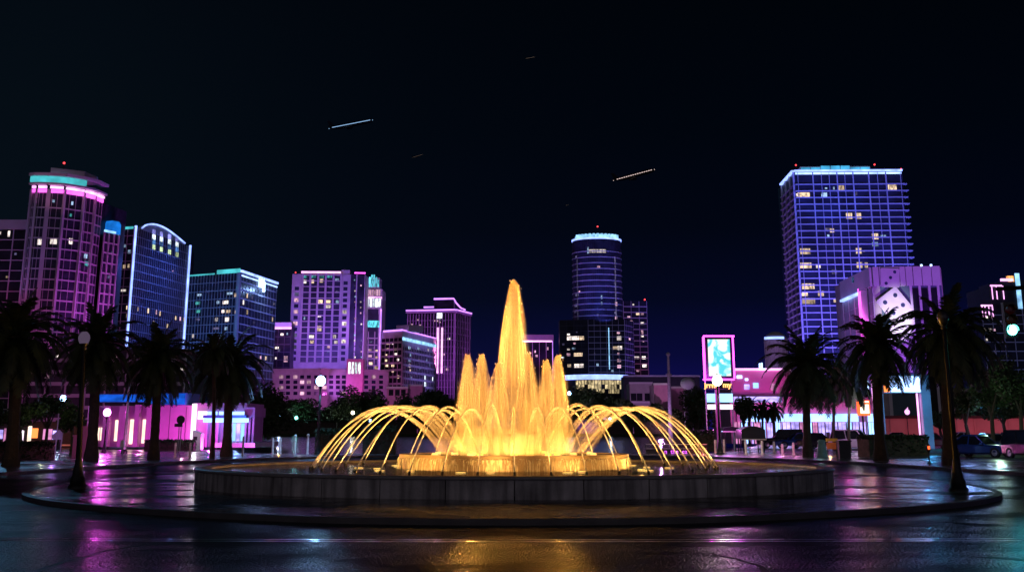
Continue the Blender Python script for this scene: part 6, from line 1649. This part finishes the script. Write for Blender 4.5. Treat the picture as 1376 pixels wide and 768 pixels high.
# round traffic sign seen from behind
p = at(240, 605, 98); t = thing('traffic_sign', 'black back of a round sign over a small plate on twin posts', 'traffic sign', (p.x, p.y, GZ))
zc = at(240, 563.5, 98).z; r_ = 5.6 * mpp(98)
g = MB(); n = 20
g.add([(p.x + r_ * math.cos(6.283 * k / n), 98, zc + r_ * math.sin(6.283 * k / n)) for k in range(n)] + [(p.x + r_ * math.cos(6.283 * k / n), 98.04, zc + r_ * math.sin(6.283 * k / n)) for k in range(n)], [tuple(range(n)), tuple(range(2 * n - 1, n - 1, -1))] + [(k, n + k, n + (k + 1) % n, (k + 1) % n) for k in range(n)]); g.build('disc', MAT['black_paint'], t)
g = MB(); pbox(g, 234.6, 245.4, 568.6, 573, 98, .05, 0); g.build('plate', MAT['black_paint'], t)
for px in (238.6, 241.4): q = at(px, 600, 98); g = MB(); g.tube([(q.x, 98.08, GZ), (q.x, 98.08, zc + .2)], .035, 6); g.build('post', MAT['steel'], t)
def bollard(label, px, y0, y1, Y, group, ball=False, rad=.075, m='post_paint'):
    p = at(px, y1, Y); zt = at(px, y0, Y).z; t = thing('bollard', label, 'bollard', (p.x, Y, GZ), 0, group)
    g = MB(); g.lathe([(rad * 1.5, GZ), (rad * 1.5, GZ + .06), (rad, GZ + .1), (rad, zt - .06), (rad * .7, zt), (.001, zt + .01)], 10, (p.x, Y)); g.build('shaft', MAT[m], t, True)
    g = MB(); g.lathe([(rad * 1.12, zt - .22), (rad * 1.12, zt - .14)], 10, (p.x, Y)); g.build('band', MAT['white_trim'], t)
    if ball: g = MB(); g.ball((p.x, Y, zt + rad * 1.2), rad * 1.5, 8); g.build('ball', MAT['white_trim'], t, True)
G = 'pale posts along the left promenade'
for px, y0, Y, bl, lb in ((235, 594, 94, 0, 'pale post directly left of the round sign posts'), (255, 594, 95, 0, 'pale post before the white kiosk'), (366, 588, 105, 0, 'slender pale post on the lake edge, left of the amber one'), (376, 588, 105, 0, 'amber lit slender post on the lake edge'),
        (396, 587, 105, 1, 'white ball topped post on the lake edge'), (413, 586, 105, 1, 'ball topped post nearest the white lake lamp'), (326, 586, 100, 0, 'blue lit post before the pavilion storefront')):
    bollard(lb, px, y0, 612, Y, G, bl)
bulb('unseen_light', (at(376, 600, 103).x, 102.6, .5), AMBER, 8, .1); bulb('unseen_light', (at(404, 600, 103).x, 102.5, 1.0), (.8, .8, 1), 10, .1); bulb('unseen_light', (at(245, 600, 92).x, 92, .6), (1, .4, .6), 40, .1)
G = 'pink lit posts along the right promenade'
for px, y0, Y, lb in ((1003, 591, 104, 'pink lit post under the left corner of the black canopy'), (1025, 592, 104, 'pink lit post under the right corner of the black canopy'), (1041, 593, 110, 'short pink lit post just right of the black canopy'), (1052, 596, 100, 'pink lit post midway between canopy and the urn palm'), (1067, 594, 100, 'pink lit post nearest the urn palm'),
        (962, 590, 108, 'red lit post left of the billboard pole foot'), (973.5, 590, 108, 'red lit post right of the billboard pole foot')):
    bollard(lb, px, y0, 616, Y, G, False, .09)
for px, c, w in ((1014, (1, .25, .55), 60), (1050, (1, .25, .55), 70), (1070, (1, .3, .6), 50), (968, (1, .08, .15), 45)): q = at(px, 606, 98); bulb('unseen_light', (q.x, 98 if px != 968 else 106.5, .5), c, w, .1)
# canopies
def canopy(label, x0, x1, y0, ym, y1, Y, under=None):
    p = at((x0 + x1) / 2, 600, Y); t = thing('dark_canopy', label, 'canopy', (p.x, Y, GZ), 0, 'dark canopies on the right promenade')
    a, c = at(x0, ym, Y), at(x1, ym, Y); zt, zm = at(x0, y0, Y).z, at(x0, ym, Y).z; W = c.x - a.x
    g = MB(); n = 10; top = []
    for i in range(n + 1):
        q = i / n; top.append((a.x + W * q, zm + (zt - zm) * (.72 + .28 * math.sin(math.pi * q))))
    for i in range(n):
        (xa, za), (xb, zb) = top[i], top[i + 1]
        g.hexa([(xa, Y, zm), (xb, Y, zm), (xb, Y + 3, zm), (xa, Y + 3, zm), (xa, Y + .1, za), (xb, Y + .1, zb), (xb, Y + 3, zb), (xa, Y + 3, za)])
    g.build('cover', MAT['black_paint'], t)
    g = MB(); g.box(a.x - .05, c.x + .05, Y - .06, Y - .01, zm - .1, zm); g.build('hem', MAT['post_paint'], t)
    for px in (a.x + .15, c.x - .15):
        for yy in (Y + .15, Y + 2.8): g = MB(); g.tube([(px, yy, GZ), (px, yy, zm)], .05, 6); g.build('leg', MAT['iron'], t)
    if under: g = MB(); g.box(a.x + .2, c.x - .2, Y + .5, Y + 2.5, zm - .06, zm - .02); g.build('lamp', MAT[under], t)
canopy('large black rounded canopy before the arcade, right of the billboard', 997, 1029, 572, 589, 600, 112)
canopy('smaller black canopy with white under light beside the billboard', 972, 997, 573, 578.5, 600, 118, 'sign_white')
# green urn, bin, barrier, parking meter
p = at(1105, 612, 92); t = thing('litter_urn', 'teal green bell shaped litter urn between palm and barrier', 'litter bin', (p.x, 92, GZ)); zt = at(1105, 590, 92).z
mat('urn_green', (.20, .36, .33), .5, scale=3)
g = MB(); h = zt - GZ; g.lathe([(.36, GZ), (.37, GZ + .08), (.30, GZ + h * .45), (.24, GZ + h * .8), (.22, GZ + h * .86)], 16, (p.x, 92)); g.build('body', MAT['urn_green'], t, True)
g = MB(); g.lathe([(.27, GZ + h * .86), (.27, GZ + h * .92), (.12, GZ + h), (.001, GZ + h)], 16, (p.x, 92)); g.build('lid', MAT['urn_green'], t, True)
q = at(1103, 600, 89); bulb('unseen_light', (q.x, 89.2, .9), (.5, .9, .9), 10, .1)
p = at(1133, 614, 90); t = thing('black_bin', 'square black bin under the slim palms', 'litter bin', (p.x, 90, GZ))
g = MB(); pbox(g, 1126, 1141, 593, 616, 90, .4, .4); g.build('body', MAT['black_paint'], t); g = MB(); pbox(g, 1125, 1142, 591, 593, 90, .46, .46); g.build('lid', MAT['black_paint'], t)
p = at(1119, 605, 104); t = thing('road_barrier', 'orange and yellow striped barrier beside the black bin', 'barrier', (p.x, 104, GZ))
mat('orange_paint', (.75, .22, .05), .5); mat('yellow_paint', (.75, .5, .05), .5)
g = MB(); pbox(g, 1111, 1124, 594, 603, 104, .06, .06); g.build('panel', MAT['orange_paint'], t); g = MB(); pbox(g, 1110, 1125, 588.5, 592.5, 104, .08, .08); g.build('rail', MAT['yellow_paint'], t)
for px in (1111.5, 1123): g = MB(); pbox(g, px, px + 1.2, 592, 609, 104, .04, .04); g.build('leg', MAT['iron'], t)
q = at(1117, 600, 101); bulb('unseen_light', (q.x, 101.5, .9), (1, .6, .3), 24, .1)
p = at(1249, 622, 76); t = thing('parking_meter', 'small parking meter with red face at the kerb', 'parking meter', (p.x, 76, GZ)); zt = at(1249, 596, 76).z
g = MB(); g.tube([(p.x, 76, GZ), (p.x, 76, zt - .35)], .035, 8); g.lathe([(.16, GZ), (.14, GZ + .05), (.05, GZ + .12)], 10, (p.x, 76)); g.build('post', MAT['iron'], t)
g = MB(); g.lathe([(.06, zt - .4), (.11, zt - .32), (.12, zt - .12), (.08, zt - .02), (.001, zt)], 12, (p.x, 76)); hd = g.build('head', MAT['iron'], t, True)
g = MB(); g.box(p.x - .06, p.x + .06, 75.87, 75.885, zt - .28, zt - .1); g.build('face', MAT['sign_rim'], hd)
# flagpole
p = at(900.5, 560, 330); t = thing('flagpole', 'tall pale mast rising behind the right hand water arcs', 'flagpole', (p.x, 330, -.35)); zt = at(899.5, 478, 330).z
g = MB(); g.tube([(p.x, 330, -.4), (p.x, 330, zt)], [.55, .28], 10); g.build('pole', MAT['post_paint'], t); g = MB(); g.ball((p.x, 330, zt + .4), .5, 8); g.build('finial', MAT['post_paint'], t); g = MB(); g.lathe([(.7, 14), (.7, 14.4), (.5, 14.5)], 10, (p.x, 330)); g.build('collar', MAT['post_paint'], t)
bulb('pole_light', (p.x - 3, 324, 3), (.7, .3, 1), 1500, .3)
# lake edge railing with pink letters
p = at(905, 608, 107.5); t = thing('letter_rail', 'low dark lakeside rail with small pink glowing letters', 'railing', (p.x, 107.3, GZ))
g = MB(); a, c = at(868, 600, 107.3), at(950, 600, 107.3); z1 = at(905, 596, 107.3).z; z2 = at(905, 602, 107.3).z
g.box(a.x, c.x, 107.27, 107.33, z1 - .05, z1); g.build('rail', MAT['post_paint'], t); g = MB(); g.box(a.x, c.x, 107.28, 107.32, z2 - .03, z2); g.build('rail', MAT['post_paint'], t)
for i in range(6): x = a.x + (c.x - a.x) * i / 5; g = MB(); g.tube([(x, 107.3, GZ), (x, 107.3, z1 - .05)], .03, 6); g.build('post', MAT['iron'], t)
g = MB(); g.box(a.x + .05, c.x - .05, 107.36, 107.40, GZ, z2 - .05); g.build('board', MAT['dark_wall'], t)
glow('letter_pink', (.75, .12, 1), 1.6)
letters('n  the  ea', .46, at(908, 608.5, 107.3) + Vector((0, -.05, .12)), (math.pi / 2, 0, 0), MAT['letter_pink'], 'letters', t, .02)

# traffic signal on a mast arm, green lamp lit
YT = 45.0
c_ = at(1360, 443, YT); t = thing('traffic_signal', 'black traffic signal with brilliant green lamp hanging from a mast arm', 'traffic light', (c_.x + 4.5, YT, GZ))
g = MB(); g.tube([(c_.x + 4.5, YT + .3, GZ), (c_.x + 4.5, YT + .3, c_.z + 1.6)], [.16, .11], 10); g.build('pole', MAT['iron'], t)
g = MB(); g.tube([(c_.x + 4.5, YT + .3, c_.z + 1.3), (c_.x + 1.5, YT + .3, c_.z + 1.45), (c_.x - .3, YT + .3, c_.z + 1.35)], [.10, .08, .06], 8); g.build('arm', MAT['iron'], t)
g = MB(); g.box(c_.x - .19, c_.x + .19, YT + .02, YT + .28, c_.z - .24, c_.z + .90); hd = g.build('housing', MAT['black_paint'], t)
glow('signal_green', (.12, 1, .82), 22.0); mat('red_lens', (.12, .01, .01), .2); mat('amber_lens', (.14, .06, .01), .2)
for k, m in enumerate(('signal_green', 'amber_lens', 'red_lens')):
    zc = c_.z + .33 * k; g = MB(); n = 18; r_ = .165
    g.add([(c_.x + r_ * math.cos(6.283 * i / n), YT - .01, zc + r_ * math.sin(6.283 * i / n)) for i in range(n)] + [(c_.x, YT - .05, zc)], [(i, (i + 1) % n, n) for i in range(n)]); g.build('lens', MAT[m], hd, True)
    g = MB(); vs = []
    for i in range(13):
        a = R(-10 + 200 * i / 12); vs += [(c_.x + .16 * math.cos(a), YT + .02, zc + .16 * math.sin(a)), (c_.x + .16 * math.cos(a), YT - .20, zc + .16 * math.sin(a))]
    g.add(vs, [(2 * i, 2 * i + 1, 2 * i + 3, 2 * i + 2) for i in range(12)]); g.build('visor', MAT['black_paint'], hd)
spot('signal_lamp', (c_.x, YT - .25, c_.z), (c_.x - .3, 22, 0), (.04, .75, 1), .45, 46, 1.0, .15)

# ================================================================== CARS
mat('aircraft_skin', (.012, .014, .02), .6, spec=.1, var=.03)
mat('car_blue', (.03, .07, .22), .22, metal=.4, var=.05); mat('car_white', (.72, .72, .74), .25, var=.04); mat('car_black', (.012, .013, .016), .18, var=.05); mat('car_silver', (.38, .39, .42), .25, metal=.5, var=.05); mat('car_red', (.28, .03, .05), .25, var=.05)
mat('car_glass', (.01, .012, .016), .06); mat('head_lamp', (.7, .72, .75), .12); mat('alloy', (.4, .4, .42), .3, metal=.8); mat('plate_white', (.7, .7, .68), .4)
glow('tail_lamp', (1, .06, .04), .9)
def car(label, x, y, rz, paint, suv=False, lights=False):
    t = thing('parked_car', label, 'car', (x, y, GZ), rz, 'cars parked along the right side')
    L, W, H = (4.7, 1.9, 1.75) if suv else (4.6, 1.82, 1.45); zb = .28; zs = .95 if suv else .82
    def loft(secs, name, m, par):
        g = MB(); k = len(secs[0])
        g.add([v for s in secs for v in s], [(i * k + j, i * k + (j + 1) % k, (i + 1) * k + (j + 1) % k, (i + 1) * k + j) for i in range(len(secs) - 1) for j in range(k)] + [tuple(range(k - 1, -1, -1)), tuple((len(secs) - 1) * k + j for j in range(k))])
        r = par
        # local coordinates: the thing's own frame
        me = bpy.data.meshes.new(name); me.from_pydata(g.v, [], g.f); me.update(); me.materials.append(m)
        o = bpy.data.objects.new(name, me); col.objects.link(o); o.parent = par; return o
    def ring_(xp, w, z0, z1, ch=.10):
        return [(xp, -w + ch, z0), (xp, w - ch, z0), (xp, w, z0 + ch), (xp, w, z1 - ch * 1.2), (xp, w - ch, z1), (xp, -w + ch, z1), (xp, -w, z1 - ch * 1.2), (xp, -w, z0 + ch)]
    hw = W / 2
    bodyo = loft([ring_(-L / 2, hw * .80, zb + .12, zs - .12), ring_(-L / 2 + .18, hw * .95, zb, zs), ring_(-L * .2, hw, zb - .04, zs + .05), ring_(L * .12, hw, zb - .04, zs + .04), ring_(L * .36, hw * .97, zb, zs - .06), ring_(L / 2 - .12, hw * .88, zb + .02, zs - .16), ring_(L / 2, hw * .74, zb + .14, zs - .26)], 'body', paint, t)
    r0, r1 = (-L * .47, L * .16) if suv else (-L * .36, L * .17)
    f0, f1 = (-L * .42, L * .03) if suv else (-L * .20, L * .02)
    def cab(e, z0, z1):
        a = [(r0 - e, -hw * .93 - e, z0), (r1 + e, -hw * .93 - e, z0), (r1 + e, hw * .93 + e, z0), (r0 - e, hw * .93 + e, z0)]
        c = [(f0, -hw * .72, z1), (f1, -hw * .72, z1), (f1, hw * .72, z1), (f0, hw * .72, z1)]
        return a, c
    a, c = cab(0, zs - .02, H - .06)
    def simple(vs, fs, name, m, par):
        me = bpy.data.meshes.new(name); me.from_pydata(vs, [], fs); me.update(); me.materials.append(m)
        o = bpy.data.objects.new(name, me); col.objects.link(o); o.parent = par; return o
    gl = simple(a + c, [(0, 1, 5, 4), (1, 2, 6, 5), (2, 3, 7, 6), (3, 0, 4, 7)], 'windows', MAT['car_glass'], t)
    e = .05
    top = [(f0 - .12, -hw * .76, H - .10), (f1 + .12, -hw * .76, H - .10), (f1 + .12, hw * .76, H - .10), (f0 - .12, hw * .76, H - .10), (f0, -hw * .68, H), (f1, -hw * .68, H), (f1, hw * .68, H), (f0, hw * .68, H)]
    simple(top, [(3, 2, 1, 0), (4, 5, 6, 7), (0, 1, 5, 4), (1, 2, 6, 5), (2, 3, 7, 6), (3, 0, 4, 7)], 'roof', paint, t)
    for s in (-1, 1):
        for (xa, xb) in ((r0, f0), (r1, f1), ((r0 + r1) / 2, (f0 + f1) / 2)):
            g = MB(); g.tube([(xa, s * hw * .935, zs - .02), (xb, s * hw * .735, H - .08)], .045, 5); simple(g.v, g.f, 'pillar', paint, t)
    for sx_ in (-L * .30, L * .31):
        for s in (-1, 1):
            g = MB(); n = 18; yy = s * (hw - .10)
            prof = [(.20, .10), (.33, .10), (.345, .06), (.345, -.06), (.33, -.10), (.20, -.10)]
            vs = [(sx_ + r * math.cos(6.283 * k / n), yy + d, .34 + r * math.sin(6.283 * k / n)) for r, d in prof for k in range(n)]
            fs = [(i * n + k, i * n + (k + 1) % n, (i + 1) * n + (k + 1) % n, (i + 1) * n + k) for i in range(5) for k in range(n)]
            w = simple(vs, fs, 'wheel', MAT['rubber'], t)
            vs = [(sx_ + .2 * math.cos(6.283 * k / n), yy + s * .09, .34 + .2 * math.sin(6.283 * k / n)) for k in range(n)] + [(sx_, yy + s * .06, .34)]
            simple(vs, [(k, (k + 1) % n, n) for k in range(n)], 'rim', MAT['alloy'], w)
    for s in (-1, 1):
        y0, y1 = s * hw * .48, s * hw * .80
        simple([(L / 2 - .03, y0, zs - .36), (L / 2 - .10, y1, zs - .36), (L / 2 - .18, y1, zs - .22), (L / 2 - .06, y0, zs - .25), (L / 2 + .02, y0, zs - .36), (L / 2 - .05, y1, zs - .36), (L / 2 - .13, y1, zs - .21), (L / 2 - .01, y0, zs - .24)],
               [(4, 5, 6, 7), (0, 1, 5, 4), (3, 2, 6, 7), (1, 2, 6, 5), (0, 3, 7, 4)], 'headlight', MAT['sign_white'] if lights else MAT['head_lamp'], t)
        simple([(-L / 2 - .01, s * hw * .52, zs - .34), (-L / 2 - .01, s * hw * .76, zs - .34), (-L / 2 + .06, s * hw * .80, zs - .16), (-L / 2 + .02, s * hw * .52, zs - .16)], [(0, 1, 2, 3)], 'tail_light', MAT['tail_lamp'], t)
        simple([(r1 - .25, s * (hw + .02), zs), (r1 - .05, s * (hw + .02), zs), (r1 - .05, s * (hw + .2), zs + .02), (r1 - .25, s * (hw + .2), zs + .02), (r1 - .25, s * (hw + .02), zs + .14), (r1 - .05, s * (hw + .02), zs + .14), (r1 - .05, s * (hw + .2), zs + .14), (r1 - .25, s * (hw + .2), zs + .14)],
               [(3, 2, 1, 0), (4, 5, 6, 7), (0, 1, 5, 4), (1, 2, 6, 5), (2, 3, 7, 6), (3, 0, 4, 7)], 'mirror', paint, t)
    simple([(L / 2 + .02, -.28, .42), (L / 2 + .02, .28, .42), (L / 2 + .02, .28, .54), (L / 2 + .02, -.28, .54)], [(0, 1, 2, 3)], 'number_plate', MAT['plate_white'], t)
    simple([(L / 2 - .005, -.55, .56), (L / 2 - .005, .55, .56), (L / 2 - .03, .50, .68), (L / 2 - .03, -.50, .68)], [(0, 1, 2, 3)], 'grille', MAT['black_paint'], t)
    return t
def car_px(label, px, Y, rz, m, **k):
    p = at(px, 600, Y); return car(label, p.x, Y, R(rz), MAT[m], **k)
car_px('white car with a lit headlamp before the arcade', 1153, 120, -28, 'car_white', suv=True, lights=True)
car_px('dark blue car by the right trees, front corner to the camera', 1318, 92, -48, 'car_blue')
car_px('black car cut by the right edge of the photo', 1392, 88, -70, 'car_black', suv=True)
car_px('silver car behind the dark blue one', 1335, 116, -80, 'car_silver')
car_px('dark saloon beyond the orange barrier', 1104, 128, -10, 'car_black')
car_px('dark car behind the canopy posts', 1050, 138, 175, 'car_black', suv=True)
car_px('dark blue car left of the urn palm', 1072, 134, 180, 'car_blue')
car_px('dark car seen through the portal sign', 1212, 140, -10, 'car_black')
car_px('red car just past the portal leg', 1258, 132, -15, 'car_red')
car_px('white car far behind near the red lit wall', 1300, 165, -5, 'car_white')
car_px('silver car far behind at the right, under the trees', 1362, 150, -5, 'car_silver')
for (px, Y, c, w) in ((1300, 87, (.25, .4, 1), 130), (1330, 86, (.4, .6, 1), 90), (1152, 115, (.9, .8, 1), 120), (1345, 110, (.4, .6, 1), 160)): q = at(px, 600, Y); bulb('unseen_light', (q.x, q.y, 3.4), c, w, .2)  # unseen lights added above the cars to brighten them
bulb('leaf_light', (at(1338, 560, 94).x, 94, 2.4), (.55, 1, .6), 120, .2); bulb('leaf_light', (at(60, 570, 96).x, 96, 2.2), (.9, 1, .6), 26, .2)

# ================================================================== AIRCRAFT
glow('trail_blue', (.35, .62, 1), 1.0, quiet=True); glow('trail_warm', (1, .75, .70), 1.1, quiet=True); glow('trail_dim', (1, .72, .6), .22, quiet=True)  # glowing bars on the aircraft stand in for their light trails
def airplane(label, x0, y0, x1, y1, Y, m, dash):
    a, c = at(x0, y0, Y), at(x1, y1, Y); u = (c - a).normalized(); L = (c - a).length; mid = (a + c) / 2
    t = thing('airliner', label, 'aircraft', mid, 0, 'aircraft in the night sky')
    s = L / 33.0; side = Vector((0, -1, 0)); up = u.cross(side) * -1
    if up.z < 0: up = -up
    P = lambda x, y, z: mid + u * (x * s) + Vector((0, 1, 0)) * (y * s) + up * (z * s)
    g = MB(); g.tube([P(-19, 0, .6), P(-16, 0, .4), P(-10, 0, 0), (P(12, 0, 0)), P(16, 0, -.1), P(18.4, 0, -.5), P(19, 0, -.7)], [.3 * s, 1.1 * s, 1.95 * s, 1.95 * s, 1.7 * s, .8 * s, .1 * s], 12); g.build('fuselage', MAT['aircraft_skin'], t, True)
    for sg in (-1, 1):
        g = MB(); w = [P(3, sg * 1.5, -1.6), P(-3, sg * 1.5, -1.6), P(-8, sg * 17, -1.6 + sg * 4.6), (P(-6.2, sg * 17, -1.6 + sg * 4.6))]; g.hexa(w + [v + up * .35 * s for v in w]); g.build('wing', MAT['aircraft_skin'], t)
        g = MB(); w = [P(-14.5, sg * .5, .8), P(-17.5, sg * .5, .8), P(-19, sg * 6, 1.2), P(-17.6, sg * 6, 1.2)]; g.hexa(w + [v + up * .2 * s for v in w]); g.build('tailplane', MAT['aircraft_skin'], t)
        g = MB(); g.tube([P(.5, sg * 6, -2.6 + sg * 1.6), P(-3.5, sg * 6, -2.6 + sg * 1.6)], [1.0 * s, .7 * s], 10); g.build('engine', MAT['aircraft_skin'], t)
    g = MB(); w = [P(-13.5, -.15, 1.5), P(-18, -.15, 1.2), P(-19.5, -.15, 7), P(-17.5, -.15, 7)]; g.hexa(w + [v + Vector((0, .3 * s, 0)) for v in w]); g.build('tail_fin', MAT['aircraft_skin'], t)
    g = MB(); n = 16 if dash else 1; x = -16
    for i in range(n):
        xa = -16 + 33 * i / n; xb = -16 + 33 * (i + (.7 if dash else 1)) / n
        w = [P(xa, -2.02, 0), P(xb, -2.02, 0), P(xb, -1.9, 0), P(xa, -1.9, 0)]; g.hexa(w + [v + up * .5 * s for v in w])
    g.build('light_trail', MAT[m], t)
    for xx in (-18.9, 18.9): g = MB(); q = P(xx, -.3, .2); g.ball((q.x, q.y, q.z), .3 * s, 6); g.build('navigation_light', MAT[m], t)
airplane('airliner bearing an unbroken blue light trail at upper left', 446, 172.5, 497, 162.5, 1400, 'trail_blue', False)
airplane('airliner bearing a dotted pinkish light trail, above the round dark tower', 828, 242, 876, 229, 1500, 'trail_warm', True)
airplane('small airliner bearing a faint light trail below the blue one', 555, 211.5, 567, 208, 3000, 'trail_dim', True)
airplane('airliner bearing a faint light trail nearest the top of the photo', 707, 79, 718, 77, 3000, 'trail_dim', False)
airplane('tiny airliner bearing a faint light trail above the right of the round tower', 760, 276, 764, 275, 3600, 'trail_dim', False)
